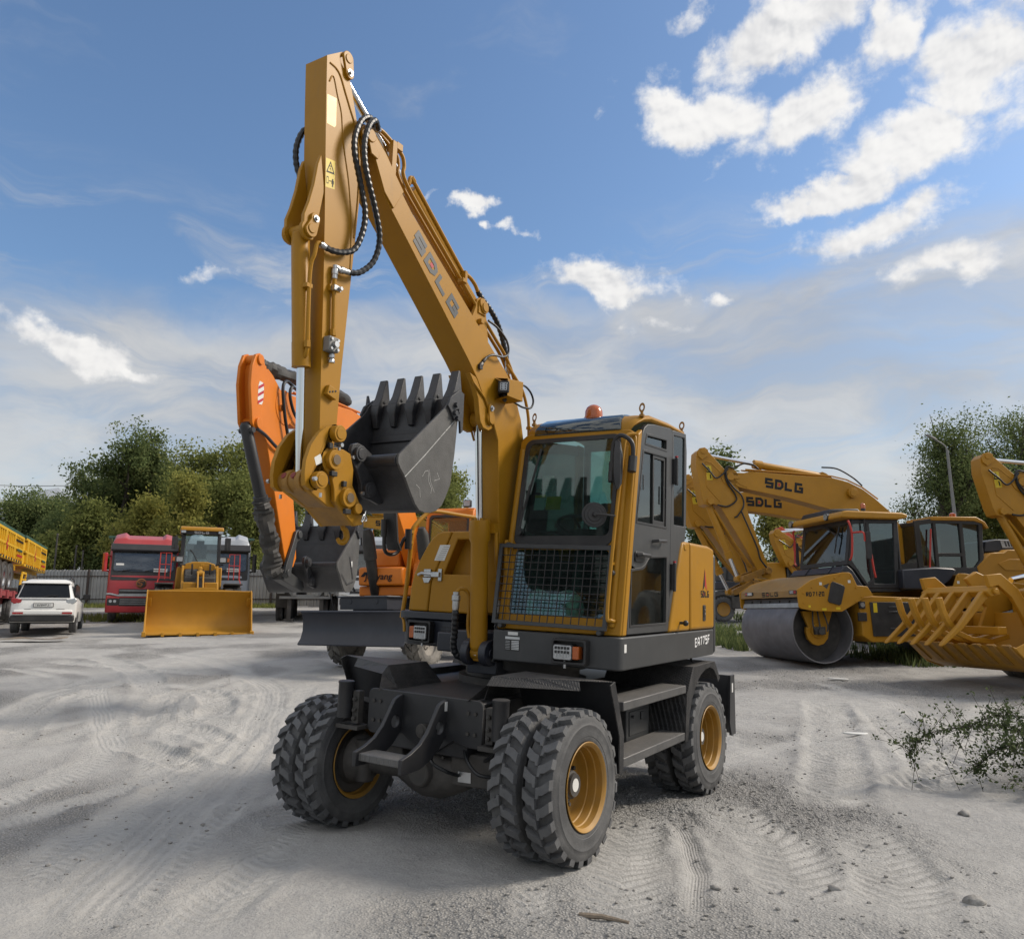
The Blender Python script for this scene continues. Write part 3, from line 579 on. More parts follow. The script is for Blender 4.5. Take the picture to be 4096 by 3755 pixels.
# ------------------------------------------------------------------ the wheeled excavator in the middle of the yard
EX = thing('wheeled_excavator', 'large yellow wheeled excavator in the middle with its black toothed bucket raised', 'excavator', (.10566, 7.09293, 0), R_(-122.83351))
_RB = Matrix(((-0.5185253949, 0.8543637489, 0.0345542949), (-0.8550019517, -0.5175854699, -0.0328168235), (-0.0101527034, -0.0465603459, 0.9988638840))).to_4x4()
_RB.translation = Vector((.0550651722, 7.129524199, .0023839120))
TILT = (Matrix.Translation((.10566, 7.09293, 0)) @ Matrix.Rotation(R_(-122.83351), 4, 'Z')).inverted() @ _RB
def P(name, mb, mt, bev=0., label=None, ang=38., seg=2): return mb.obj(name, mt, EX, bev, TILT, label, ang, seg)
def Lt(*a, **k): k.setdefault('M', TILT); return letters(*a, **k)
# ---- wheels
def tyre_mesh(name, r=.487, wd=.215, lugs=24, mats=None, rb=.262):
    mats = mats or [RUB, RUBT]; m = MB(); s = wd / .225; q = lambda a: rb + (a - .262) * (r - rb) / .225
    pf = [(.255, .080), (.264, .090), (.275, .098), (.279, .099), (.283, .104), (.300, .110), (.310, .110), (.313, .113), (.345, .1155), (.375, .1145), (.379, .1165), (.385, .1165), (.389, .1135), (.41, .111), (.43, .107), (.446, .100), (.452, .085), (.455, 0)]
    pr = [(q(a), b * s) for a, b in pf]; pr = pr + [(a, -b) for a, b in reversed(pr[:-1])]
    m.lathe(pr, 72, lambda rr, h, c, sn: (rr * c, h, rr * sn))
    lug = [(-.044, .004), (.022, .004), (.038, .045), (.078, .107), (.014, .107), (-.018, .055), (-.022, .026), (-.044, .020)]
    m.mi = 1 if isinstance(mats, list) else 0
    pit = 2 * math.pi / lugs; rb_, rt = q(.443), r
    for sd in (1, -1):
        for i in range(lugs):
            a0 = pit * (i + (.5 if sd < 0 else 0)); lo, hi = [], []
            for k, (u, v) in enumerate(lug):
                sh = .93 if v > .1 else 1.
                for ra, ls, sc_ in ((rb_, lo, 1.06), (rt - (.006 if v > .1 else 0), hi, .97)):
                    a = a0 + u * s * sc_ / .475 * (24 / lugs); vv = sd * v * s * (1.0 if ra < rt - .02 else sh) ; ls.append((ra * math.cos(a), vv, ra * math.sin(a)))
            m.loft([lo, hi])
    return m.mesh(name, mats, 30)
def rim_mesh(name):
    m = MB()
    m.lathe([(.262, .080), (.268, .097), (.277, .104), (.280, .108), (.276, .112), (.268, .108), (.260, .100), (.252, .092), (.250, .050), (.243, .044), (.241, -.01), (.235, -.016), (.233, -.075), (.225, -.088), (.15, -.096), (.085, -.096)], 56)
    m.lathe([(.262, -.080), (.277, -.104), (.280, -.109), (.270, -.108), (.258, -.096), (.250, -.088)], 56)
    return m.mesh(name, RIMY, 35)
def hub_mesh(name, out=True):
    m = MB()
    if out:
        m.tube2((0, -.094, 0), (0, .02, 0), [(0, .165), (.12, .165), (.14, .13), (.35, .115), (.37, .095), (.80, .088), (.84, .075), (1, .072)], 28)
        for k in range(10):
            a = k * .6283; m.cyl((.142 * math.cos(a), -.08, .142 * math.sin(a)), (.142 * math.cos(a), -.045, .142 * math.sin(a)), .013, n=6)
    else:
        m.tube2((0, -.09, 0), (0, .10, 0), [(0, .238), (.70, .238), (.74, .18), (1, .16)], 28)
        for k in range(8):
            a = k * .7854; m.cyl((.175 * math.cos(a), .0, .175 * math.sin(a)), (.175 * math.cos(a), .035, .175 * math.sin(a)), .014, n=6)
    return m.mesh(name, CHAS, 35)
ty, rm, hbo, hbi = tyre_mesh('tyre'), rim_mesh('rim'), hub_mesh('hub'), hub_mesh('brake_drum', False)
rnd = random.Random(2)
for ax, sd, zc in ((1.22, 1, .483), (1.22, -1, .452), (-1.22, 1, .483), (-1.22, -1, .477)):
    for inner in (0, 1):
        yc = .878 if inner else 1.138
        face = sd * (-1 if inner else 1)
        M = Matrix.Translation((ax, sd * yc, zc)) @ Matrix.Rotation(0 if face > 0 else math.pi, 4, 'Z') @ Matrix.Rotation(0, 4, 'Y')
        wh = part('wheel', EX, M)
        a = rnd.random(); t_ = link('tyre', ty, wh, 0, Matrix.Rotation(a, 4, 'Y')); link('rim', rm, wh)
        link('hub', hbi if inner else hbo, wh)
        if not inner:
            m = MB(); m.cyl((0, .0205, 0), (0, .0225, 0), .042, n=20); m.obj('hub_sticker', PAPER, wh)
# ---- axles (base frame)
for ax, dz in ((1.22, -.015), (-1.22, 0)):
    m = MB(); m.cyl((ax, -.8, .475 + dz), (ax, .8, .48 + dz), .085, n=16); m.tube2((ax, -.32, .47 + dz), (ax, .32, .47 + dz), [(0, .09), (.22, .15), (.40, .185), (.60, .185), (.78, .15), (1, .09)], 20)
    m.cyl((ax, 0, .47), (ax + (.22 if ax > 0 else -.22), 0, .47), .15, .09, 18); m.box(ax - .06, .22, .40, ax + .12, .68, .62); m.box(ax - .10, -.55, .48, ax + .10, -.25, .64)
    for s in (1, -1): m.tube2((ax, s * .62, .47), (ax, s * .78, .47), [(0, .10), (.4, .17), (1, .19)], 18); m.tube2((ax + .06, s * .66, .47 - .15), (ax + .06, s * .66, .47 + .16), [(0, .07), (1, .075)], 14)
    m.obj('axle', CHAS, EX, .012)
m = MB(); m.box(1.342, .29, .43, 1.346, .40, .50); pl = m.obj('axle_plate', STEEL, EX)
letters('12.923', (1.405, -.10, .448), (0, 1, 0), (.15, 0, 1), .030, STKW, EX, 'axle_number', .55, .14, .2)
# ---- chassis
PLX = 1.412
m = MB(); o_ = rrect(-.52, .704, .52, 1.03, .05); bot = [(.45, .704), (.28, .725), (.15, .665), (.0, .66), (-.12, .70), (-.2, .74), (-.45, .704)]
outl = [(.52, .76), (.52, .98)] + circ(.47, .98, .05, 4, 0, 90) + circ(-.47, .98, .05, 4, 90, 180) + [(-.52, .76)] + circ(-.47, .754, .05, 4, 180, 270) + [(-.30, .704), (-.19, .74), (-.12, .70), (.0, .655), (.15, .655), (.28, .735), (.40, .704)] + circ(.47, .754, .05, 4, 270, 360)
m.ext(outl, PLX - .03, PLX, YZ); P('front_plate', m, DRK, .006)
m = MB(); m.ext([(PLX - .03, -.50), (PLX - .03, .50), (.55, .43), (-.2, .42), (-1.5, .42), (-1.5, -.42), (-.2, -.42), (.55, -.43)], .985, 1.012, XY)
m.box(-1.7, -.38, .62, PLX - .03, .38, .985); m.box(-1.5, -.6, .70, -.9, .6, .985); m.box(.2, -.45, .66, .6, .45, .985); m.box(-.6, -.45, .66, -.2, .45, .985)
P('chassis', m, DRK, .01)
for s in (1, -1):
    m = MB(); m.box(.66, .45 * s, .93, .72, 1.2 * s, .985); m.box(-.72, .45 * s, .93, -.66, 1.2 * s, .985); m.box(.66, .45 * s, .60, .72, 1.2 * s, .64); m.box(-.66, .40 * s, .955, .66, 1.02 * s, .975); P('outrigger', m, DRK, .004)
    m = MB(); m.plate([(1.40, 1.012), (1.45, 1.005), (1.50, .985), (1.56, .90), (1.62, .815), (1.70, .745), (1.80, .70), (1.895, .675), (1.895, .58), (1.80, .578), (1.70, .585), (1.61, .61), (1.50, .675), (1.40, .77)], [circ(1.49, .828, .044, 16)], .185 * s, .215 * s); P('blade_bracket', m, DRK, .004)
    for (X, Yy, r, z0, z1) in ((1.47, .70, .058, .80, 1.07),):
        m = MB(); m.tube2((X, Yy * s, z0), (X, Yy * s, z1), [(0, r), (.92, r), (.94, r * 1.06), (.985, r * 1.06), (1, r * .9)], 20); P('accumulator', m, DRK)
    m = MB(); m.box(1.40, .575 * s, .76, 1.46, .635 * s, 1.0); m.box(1.36, .54 * s, .72, 1.5, .76 * s, .75)
    for z in (.80, .86, .94): m.cyl((1.46, .605 * s, z), (1.485, .605 * s, z), .016, n=10); m.cyl((1.485, .605 * s, z), (1.49, .605 * s, z), .009, n=8)
    P('valve_block', m, CHAS, .004)
m = MB(); m.box(1.70, -.185, .615, 1.87, .185, .665); P('front_step', m, TREADL, .006)
m = MB(); m.box(PLX, -.03 + .02, .70, PLX + .01, .13, .80); m.cyl((PLX, .03, .78), (PLX + .05, .03, .78), .05, n=18); m.cyl((PLX + .05, .03, .78), (PLX + .056, .03, .78), .028, n=14); P('tow_boss', m, CHAS, .004)
m = MB(); m.ext(rrect(1.40, .935, 1.445, 1.0, .004), .2155, .2165, XZ); P('decal', m, PAPER)
m = MB()
for y in (-.46, -.40, .40, .46):
    for z in (.80, .94): m.bolt((PLX, y, z), (1, 0, 0), .014, .012)
P('plate_bolts', m, CHAS)['kind'] = 'stuff'
for k, h in enumerate([[(1.30, -.34, .72), (1.40, -.42, .62), (1.44, -.55, .52), (1.36, -.66, .50)], [(1.30, .30, .72), (1.42, .40, .64), (1.46, .52, .56), (1.40, .62, .54)], [(1.36, .10, .66), (1.50, .16, .60), (1.46, .26, .54), (1.36, .30, .50)], [(1.44, .66, .78), (1.40, .60, .68), (1.34, .50, .62)], [(.62, .5, .92), (.75, .62, .8), (.9, .7, .7), (1.1, .66, .6)], [(.62, -.5, .92), (.78, -.62, .8), (.95, -.7, .7), (1.1, -.66, .6)]]):
    m = MB(); m.tube(spline(h, 6), .013, 8); P('brake_hose', m, HOSE)
m = MB()
for x, y, z in ((1.345, .05, .40), (1.345, -.12, .55), (1.345, .16, .58), (1.345, -.02, .60)): m.bolt((x, y, z), (1, 0, 0), .012, .014)
m.obj('axle_bolts', CHAS, EX)['kind'] = 'stuff'
# turntable and slew ring
m = MB(); m.tube2((0, 0, 1.0), (0, 0, 1.27), [(0, .56), (.25, .56), (.26, .50), (.55, .50), (.56, .57), (1, .57)], 40); P('slew_ring', m, CHAS)
# ---- mudguards
def guard(s, rear):
    k = -1 if rear else 1; d = (1.22 - 1.22) * 0
    c = lambda x: k * x
    zt = 1.186; t = .008
    if not rear:
        top = [(.872, 1.266 * s), (.766, .476 * s), (1.254, .481 * s)]
        m = MB(); m.ext(top, zt - t, zt, XY)
        m.add([(1.254, .481 * s, zt), (.766, .476 * s, zt), (.60, .435 * s, 1.012), (1.215, .40 * s, 1.012), (1.24, .475 * s, zt - t), (.78, .470 * s, zt - t), (.615, .43 * s, 1.0), (1.205, .395 * s, 1.0)], [(0, 1, 2, 3), (7, 6, 5, 4), (0, 3, 7, 4), (1, 5, 6, 2), (3, 2, 6, 7)])
        g = P('mudguard', m, TREAD, .002)
        sk = [(.872, zt + .001), (.735, .87), (.70, .80), (.705, .55), (.735, .53), (.775, .55), (.78, .80), (.90, 1.06), (.925, 1.1), (.95, zt - .02)]
        m = MB(); m.ext(sk, 1.258 * s, 1.268 * s, XZ); m.obj('skirt', TREAD, g, .002)
        m = MB(); m.loft([[(.872, y, zt - t), (.735, y, .86), (.702, y, .80), (.712, y, .54), (.722, y, .54), (.712, y, .80), (.745, y, .86), (.885, y, zt - t)] for y in (.47 * s, 1.258 * s)]); m.obj('rear_panel', DRK, g)
        m = MB(); m.add([(1.254, .481 * s, zt - .001), (.98, 1.04 * s, zt - .001), (1.0, 1.06 * s, zt - .07), (1.32, .48 * s, zt - .06), (1.44, .40 * s, 1.02), (1.36, .39 * s, 1.012), (1.22, .4 * s, 1.02)], [(0, 1, 2, 3), (0, 3, 4, 5, 6)]); m.obj('front_lip', TREAD, g)
    else:
        prof = [(-.62, .56), (-.66, .95), (-.835, 1.175), (-1.46, 1.185), (-1.62, 1.02)]
        m = MB(); inn = [(-1.61, 1.005), (-1.455, 1.175), (-.84, 1.165), (-.67, .945), (-.63, .56)]
        m.ext(prof + inn, .46 * s, 1.258 * s, XZ); g = P('mudguard', m, TREAD, .002)
        arch = [(-.62, .56), (-.66, .95), (-.835, 1.176), (-1.46, 1.186), (-1.63, 1.02), (-1.60, .99)] + [(-1.22 + .42 * math.cos(R_(a)), .72 + .40 * math.sin(R_(a))) for a in (40 + 95, 120, 105, 90, 75, 60, 45, 30)][::1] + [(-.74, .80), (-.70, .56)]
        arch = [(-.62, .56), (-.66, .95), (-.835, 1.176), (-1.46, 1.186), (-1.63, 1.02), (-1.57, .985), (-1.52, 1.05), (-1.44, 1.11), (-1.32, 1.14), (-1.18, 1.13), (-1.04, 1.09), (-.92, 1.02), (-.80, .90), (-.735, .78), (-.70, .56)]
        m = MB(); m.ext(arch, 1.258 * s, 1.268 * s, XZ); m.obj('skirt', TREAD, g, .002)
for s in (1, -1): guard(s, False); guard(s, True)
for s in (1, -1):
    for z0, z1, nm in ((.965, 1.03, 'upper'), (.575, .64, 'lower')):
        m = MB(); m.ext([(.70, z0), (.70, z1), (-.655, z1), (-.655, z0)], 1.03 * s, 1.262 * s, XZ); P('side_step', m, TREADL, .006)
    m = MB(); m.box(-.46, .55 * s, .61, .03, 1.0 * s, .88); tb = P('toolbox', m, DRK2, .008)
    m = MB(); m.box(-.40, 1.0 * s, .66, -.02, 1.008 * s, .85); m.box(-.30, 1.008 * s, .77, -.24, 1.02 * s, .83); m.cyl((-.06, 1.0 * s, .81), (-.06, 1.03 * s, .81), .012, n=8); m.obj('toolbox_lid', DRK2, tb, .004)
m = MB()
for k in range(9):
    pass
rg = []
for z, dx in ((.43, .10), (.52, .035), (.62, .0), (.75, -.01), (.88, .02), (1.0, .085)): rg.append([(-2.06 - dx, -1.25, z), (-2.06 - dx, 1.25, z), (-2.04 - dx, 1.25, z), (-2.04 - dx, -1.25, z)])
m.loft(rg)
for s in (1, -1): m.ext([(-2.16, 1.01), (-2.02, 1.01), (-1.99, .55), (-2.05, .42), (-2.2, .42)], 1.235 * s, 1.26 * s, XZ)
m.box(-2.05, -.3, .62, -1.6, -.2, .75); m.box(-2.05, .2, .62, -1.6, .3, .75); P('dozer_blade', m, DRK, .004)
m = MB(); m.ext(rrect(-2.10, .84, -2.06, .93, .003), 1.2605, 1.2615, XZ); P('decal', m, PAPER)
# ---- upper structure: base skirt
m = MB(); cb = [(.774, .17)] + [(.774 - .07 + .07 * math.cos(R_(a)), 1.259 - .07 + .07 * math.sin(R_(a))) for a in (0, 22, 45, 68, 90)] + [(-1.42, 1.259), (-1.52, 1.24), (-1.52, .17)]
m.ext(cb, 1.248, 1.486, XY); P('left_base', m, DRK2, .012, seg=3)
m = MB(); m.box(-1.5, -.52, 1.26, .58, .168, 1.42); m.box(.3, -.30, 1.25, .62, .168, 1.45); P('upper_frame', m, NAVY, .012)
m = MB(); rb_ = [(.30, -.50), (.30, -1.06), (.26, -1.13), (.18, -1.16), (-1.5, -1.2), (-1.5, -.50)]
m.ext(rb_, 1.268, 1.50, XY); base_r = P('right_base', m, NAVY, .014, seg=3)
m = MB(); m.ext([(.335, -.50), (.335, -1.08), (.30, -1.16), (.22, -1.19), (-.3, -1.19), (-.3, -.50)], 1.505, 1.57, XY); m.obj('top_lip', NAVY, base_r, .008)
m = MB()
for i in range(6):
    for j in range(5): m.cyl((.3005, -.53 - .028 * i, 1.33 + .028 * j), (.3025, -.53 - .028 * i, 1.33 + .028 * j), .008, n=8)
m.obj('vent_holes', BLK, base_r)
def worklamp(y0, y1, z0, z1, X, amber_left, nm='headlamp'):
    m = MB(); m.plate(rrect(y0, z0, y1, z1, .02), [rrect(y0 + .018, z0 + .02, y1 - .018, z1 - .018, .015)], X, X + .075, YZ); m.box(X, y0 + .01, z0 + .01, X + .012, y1 - .01, z1 - .01); hl = P(nm, m, BLK, .004)
    w_ = y1 - y0; ya = (y0 + w_ * (.34 if amber_left else .10)); yb = (y0 + w_ * (.88 if amber_left else .62))
    if amber_left: aa, ab = y0 + w_ * .12, y0 + w_ * .33
    else: aa, ab = y0 + w_ * .64, y0 + w_ * .82
    zl, zh = z0 + .035, z1 - .045
    m = MB(); m.ext(rrect(ya - .008, zl - .008, yb + .008, zh + .008, .018), X + .012, X + .085, YZ); m.obj('lamp_housing', BLK, hl, .004)
    m = MB(); m.ext(rrect(ya, zl, yb, zh, .014), X + .085, X + .092, YZ); m.obj('lens', LENS, hl, .002); m = MB()
    for i in range(5):
        for j in range(2): m.ext(rrect(ya + .012 + (yb - ya - .02) / 5 * i, zh - .03 - .03 * j, ya + .012 + (yb - ya - .02) / 5 * (i + .7), zh - .010 - .03 * j, .003), X + .092, X + .096, YZ)
    leds = m; m = MB()
    for i in range(9): m.box(X + .092, ya + .02 + (yb - ya - .04) / 9 * i, zl + .012, X + .095, ya + .02 + (yb - ya - .04) / 9 * (i + .6), zl + .05)
    m.obj('reflector', STEEL, hl); leds.obj('led_array', BLK, hl)
    m = MB(); m.ext(rrect(aa, zl + .005, ab, zh - .005, .008), X + .012, X + .088, YZ); m.obj('indicator', AMB, hl, .006)
    m = MB(); m.cyl((X + .045, (ya + yb) / 2, z0 - .03), (X + .045, (ya + yb) / 2, zl), .010, n=8); m.obj('lamp_bolt', STEEL, hl)
worklamp(.735, 1.02, 1.272, 1.455, .774, False)
worklamp(-1.012, -.757, 1.295, 1.488, .30, True)
m = MB(); m.ext(rrect(.31, 1.45, .40, 1.475, .002), .7745, .7755, YZ); P('barcode_label', m, PAPER)
m = MB(); m.ext(rrect(.285, 1.33, .42, 1.442, .003), .7745, .7755, YZ); pk = P('rating_plate', m, BLK)
m = MB(); m.box(.7757, .287, 1.418, .7762, .418, 1.438)
for i in range(6): m.box(.7757, .345, 1.40 - .012 * i, .7762, .412, 1.408 - .012 * i); m.box(.7757, .29, 1.402 - .012 * i, .7762, .33, 1.405 - .012 * i)
m.obj('plate_print', STEEL, pk)
m = MB(); m.ext(rrect(.66, 1.375, .70, 1.435, .003), 1.2595, 1.2605, XZ); P('decal', m, PAPER)
Lt('EA775F', (-.895, 1.2595, 1.340), (-1, 0, .05), (0, 0, 1), .082, STKW, EX, 'model_lettering', .74, .19, .17)
# swing bracket for the boom cylinder foot
m = MB()
for s in (1, -1): m.ext(circ(.713, 1.288, .10, 22), .055 * s, .12 * s, XZ); m.box(.45, .055 * s, 1.20, .70, .12 * s, 1.39)
m.box(.1, -.14, 1.12, .66, .14, 1.22); m.cyl((.713, -.13, 1.288), (.713, .13, 1.288), .035, n=16); P('cylinder_bracket', m, NAVY, .006)
# ---- right hand hood
HX = .30
prof = [(-1.075, 1.572), (-1.055, 1.80), (-1.03, 1.90), (-.965, 2.05), (-.885, 2.18), (-.83, 2.245), (-.775, 2.285), (-.72, 2.30), (-.18, 2.302), (-.18, 1.572)]
m = MB(); m.ext([(a, b - .004 if b > 1.6 else b) for a, b in prof], -1.45, HX - .13, YZ); hood = P('right_hood', m, YEL, .03, seg=4)
seam = [(-.845, 1.572), (-.822, 1.84), (-.60, 2.302)]
outer = [(-1.075, 1.572), (-1.055, 1.80), (-1.03, 1.90), (-.965, 2.05), (-.885, 2.18), (-.83, 2.245), (-.775, 2.285), (-.72, 2.301), (-.612, 2.302), (-.832, 1.84), (-.853, 1.572)]
m = MB(); m.ext(outer, HX - .14, HX, YZ); m.obj('hood_door', YEL, hood, .016, seg=3)
m = MB(); m.plate([(-.843, 1.572), (-.820, 1.84), (-.598, 2.302), (-.18, 2.302), (-.18, 1.572)], [[(-.690, 1.912), (-.548, 2.228), (-.22, 2.228), (-.22, 1.912)]], HX - .14, HX, YZ); m.obj('hood_panel', YEL, hood, .012, seg=3)
Lt('SDLG', (HX - .128, -.345, 1.945), (0, 1, 0), (0, 0, 1), .05, STKG, EX, 'logo_lettering', 1.1, .24, .22)
def trilogo(fn, parent):
    for nm, pts, mt_ in (('logo_left', [(-.52, -.95), (-.03, 1.0), (-.03, -.52)], STKG), ('logo_right', [(.03, 1.0), (.52, -.95), (.03, -.52)], STKR)):
        m = MB(); m.add([fn(a, b) for a, b in pts], [(0, 1, 2)]); link(nm, m.mesh(nm, mt_, flip=False), parent, 0, TILT)
trilogo(lambda a, b: (HX - .127, -.235 + a * .09, 2.085 + b * .075), EX)
m = MB(); m.ext([(-.865, 2.02), (-.735, 2.155), (-.655, 2.155), (-.785, 2.02)], HX + .001, HX + .0018, YZ, None)
m2 = MB(); m2.add([(HX + .0012, -.80, 2.035), (HX + .0012, -.685, 2.035), (HX + .0012, -.625, 2.178), (HX + .0012, -.74, 2.178)], [(0, 1, 2, 3)]); st = P('instruction_sticker', m2, PAPER)
m = MB()
for k in range(7): m.box(HX + .0015, -.775 + .012 * k, 2.05 + .018 * k, HX + .002, -.70 + .010 * k, 2.053 + .018 * k)
m.obj('sticker_print', STKGR, st)
m = MB(); m.tube([(HX + .022, -.96, 1.90), (HX + .035, -.91, 1.918), (HX + .03, -.84, 1.912), (HX + .03, -.74, 1.905)], .016, 8); m.box(HX, -.90, 1.885, HX + .02, -.82, 1.955); m.box(HX + .01, -.80, 1.885, HX + .045, -.71, 1.93); m.box(HX, -.74, 1.85, HX + .016, -.70, 1.96); m.ext([(-.92, 1.88), (-.82, 1.88), (-.845, 1.83), (-.90, 1.83)], HX, HX + .012, YZ); P('hood_latch', m, STEEL, .004)
m = MB(); m.tube(spline([(.262, -1.175, 1.50), (.24, -1.16, 1.75), (.225, -1.15, 2.05), (.215, -1.145, 2.28), (.19, -1.14, 2.36), (.06, -1.12, 2.48), (-.05, -1.10, 2.53), (-.5, -1.08, 2.53), (-1.25, -1.05, 2.53), (-1.38, -1.05, 2.48), (-1.4, -1.05, 2.0)], 4), .021, 10); m.box(.215, -1.175, 2.19, .255, -1.12, 2.22); m.box(.215, -1.175, 2.29, .255, -1.12, 2.32); P('handrail', m, YEL)
m = MB(); m.tube(spline([(.262, -1.175, 1.51), (.27, -1.15, 1.49), (.315, -1.10, 1.45), (.33, -1.08, 1.38)], 4), .014, 8); P('rail_foot', m, YEL)
# right hand mirror on the handrail
m = MB(); m.tube(spline([(.26, -1.15, 2.25), (.29, -1.18, 2.23), (.33, -1.21, 2.11), (.42, -1.23, 2.08), (.50, -1.23, 2.12), (.52, -1.23, 2.26)], 4), .017, 9); m.cyl((.255, -1.15, 2.14), (.26, -1.15, 2.33), .034, n=12); m.cyl((.52, -1.23, 2.24), (.53, -1.23, 2.40), .028, n=12); mr_ = P('mirror_arm', m, BLK)
m = MB(); m.loft([[(.44 + a * .02 + k[0], -1.2 + b * .075, k[1]) for a, b in ((1, .9), (.6, 1), (-.6, 1), (-1, .9), (-1, -.9), (-.6, -1), (.6, -1), (1, -.9))] for k in ((.05, 2.50), (.045, 2.47), (0, 2.2), (-.055, 2.12))]); m.obj('mirror_shell', BLK, mr_, .004)
m = MB(); m.add([(.468, -1.265, 2.46), (.468, -1.135, 2.46), (.425, -1.135, 2.16), (.425, -1.265, 2.16)], [(0, 1, 2, 3)]); m.obj('mirror_glass', CHR, mr_)
# ---- left hand hood and counterweight
m = MB(); hs_ = [(-.235, 1.492), (-.535, 2.20), (-.58, 2.262), (-.66, 2.272), (-.76, 2.272), (-.76, 1.492)]
m.ext(hs_, .86, 1.258, XZ); h1 = P('left_hood', m, YEL, .022, seg=3)
m = MB(); pz = [(-.768, 1.492), (-.768, 2.272), (-1.30, 2.272), (-1.47, 2.25), (-1.47, 1.492)]; m.ext(pz, .3, 1.262, XZ); m.obj('engine_door', YEL, h1, .03, seg=4)
m = MB(); pl_ = [(-1.475, 1.258)] + [(-1.475 - .28 * math.sin(R_(a)), .98 + .278 * math.cos(R_(a))) for a in (15, 30, 45, 60, 75, 90)] + [(-1.79, .5), (-1.80, 0), (-1.79, -.5), (-1.755, -.98), (-1.60, -1.2), (-1.475, -1.22)]
m.ext(pl_, 1.255, 2.20, XY); cw = P('counterweight', m, DRK2, .03, seg=3)
m = MB(); m.ext([(a + .004 if a < -1.48 else a, b) for a, b in pl_], 2.08, 2.262, XY, [(max(a, -1.74) if a < -1.5 else a, b * .965) for a, b in pl_]); m.obj('counterweight_cap', YEL, cw, .03, seg=3)
m = MB(); m.box(-1.47, -1.0, 1.49, -.72, .86, 2.26); P('engine_cover', m, YEL, .03)
sp = MB(); sp.ext([(-.60, 2.19), (-.585, 2.25), (-.65, 2.25), (-.665, 2.19)], 1.20, 1.265, XZ); P('hood_hinge', sp, YEL, .01)
trilogo(lambda a, b: (-1.175 - a * .125, 1.2635, 1.945 + b * .105), EX)
Lt('SDLG', (-1.055, 1.2635, 1.785), (-1, 0, 0), (0, 0, 1), .062, STKG, EX, 'logo_lettering', .82, .22, .2)
m = MB(); m.add([(-1.128, 1.2645, 1.805), (-1.146, 1.2645, 1.805), (-1.146, 1.2645, 1.825), (-1.128, 1.2645, 1.825)], [(0, 1, 2, 3)]); P('logo_dot', m, STKR)
m = MB(); m.ext(rrect(-1.19, 1.57, -1.115, 1.715, .01), 1.262, 1.268, XZ); m.box(-1.175, 1.268, 1.60, -1.13, 1.272, 1.70); hl_ = P('hood_lock', m, BLK, .003)
m = MB(); m.box(-1.165, 1.272, 1.625, -1.14, 1.276, 1.645); m.cyl((-1.152, 1.272, 1.672), (-1.152, 1.277, 1.672), .009, n=10); m.obj('lock_barrel', STEEL, hl_)
m = MB(); m.cyl((-.50, 1.25, 1.565), (-.50, 1.30, 1.565), .012, n=10); m.sphere((-.50, 1.31, 1.565), .025, 10); P('hood_knob', m, BLK)
m = MB(); m.tube([(-1.2, 1.1, 1.26), (-1.22, 1.12, 1.20), (-1.25, 1.13, 1.17)], .012, 8); P('drain_hose', m, HOSE)
# ---- boom
def band(pts, y0, y1, mt, name, bev=.004): m = MB(); m.ext(pts, y0, y1, XZ); return P(name, m, mt, bev)
lower = [(2.41, 4.70), (2.301, 4.468), (2.187, 4.377), (1.648, 3.949), (1.201, 3.59), (1.053, 3.458), (.95, 3.33), (.85, 3.20), (.76, 3.10), (.715, 3.02), (.69, 2.75), (.665, 2.4), (.60, 1.95), (.52, 1.60)]
upper = [(.28, 1.55), (.22, 1.9), (.205, 2.4), (.24, 2.9), (.355, 3.266), (.47, 3.46), (.594, 3.604), (.798, 3.731), (1.356, 4.079), (1.984, 4.467), (2.191, 4.632), (2.31, 4.735), (2.43, 4.83)]
m = MB(); m.ext(lower + upper, -.112, .112, XZ); boom = P('boom', m, YEL, .004)
for s in (1, -1):
    y = .112 * s
    m = MB(); m.ext([(2.195, 4.40), (2.30, 4.475), (2.41, 4.66), (2.43, 4.725)] + circ(2.484, 4.79, .072, 12, -60, 150) + [(2.31, 4.755), (2.205, 4.66), (2.10, 4.57)], y - .004 * s, y + .014 * s, XZ); m.obj('tip_plate', YEL, boom, .004)
    m = MB(); m.ext([(1.16, 3.49), (1.10, 3.42), (1.03, 3.31), (1.005, 3.20), (.985, 3.13), (.94, 3.085), (.86, 3.075), (.80, 3.105), (.775, 3.17), (.80, 3.26), (.87, 3.38), (1.0, 3.46)], .062 * s, .108 * s, XZ); m.obj('cylinder_lug', YEL, boom, .005)
    m = MB(); m.tube([(1.12, .116 * s, 3.42), (.95, .116 * s, 3.33), (.83, .116 * s, 3.19), (.735, .116 * s, 3.03)], .010, 6); m.obj('weld_seam', YEL, boom)
    m = MB(); m.cyl((.852, .07 * s, 3.179), (.852, .128 * s, 3.179), .055, n=20); m.ext([(a, b) for a, b in circ(.852, 3.170, .040, 10, 180, 360)] + [(a, b) for a, b in circ(.868, 3.262, .034, 10, 0, 180)], .116 * s, .136 * s, XZ); m.obj('pin_keeper', YEL, boom, .003)
    m = MB(); m.cyl((.867, .136 * s, 3.258), (.867, .142 * s, 3.258), .024, n=14); m.bolt((.867, .142 * s, 3.258), (0, s, 0), .013, .012); m.obj('keeper_bolt', STEEL, boom)
    m = MB(); m.cyl((2.484, .10 * s, 4.79), (2.484, .148 * s, 4.79), .046, n=20); m.ext([(2.50, 4.75), (2.468, 4.67), (2.40, 4.66), (2.385, 4.70), (2.43, 4.73), (2.45, 4.78)], .128 * s, .140 * s, XZ); m.obj('boom_pin', YEL, boom, .004)
m = MB(); m.box(.95, -.13, 4.02, 1.06, -.05, 4.11); m.box(.95, .05, 4.02, 1.06, .10, 4.11)
for s in (-.085, .075): m.ext([(1.14, 3.955), (.88, 3.79), (.93, 4.02), (.965, 4.10), (1.02, 4.165), (1.075, 4.13), (1.09, 4.06)], s - .014, s + .014, XZ)
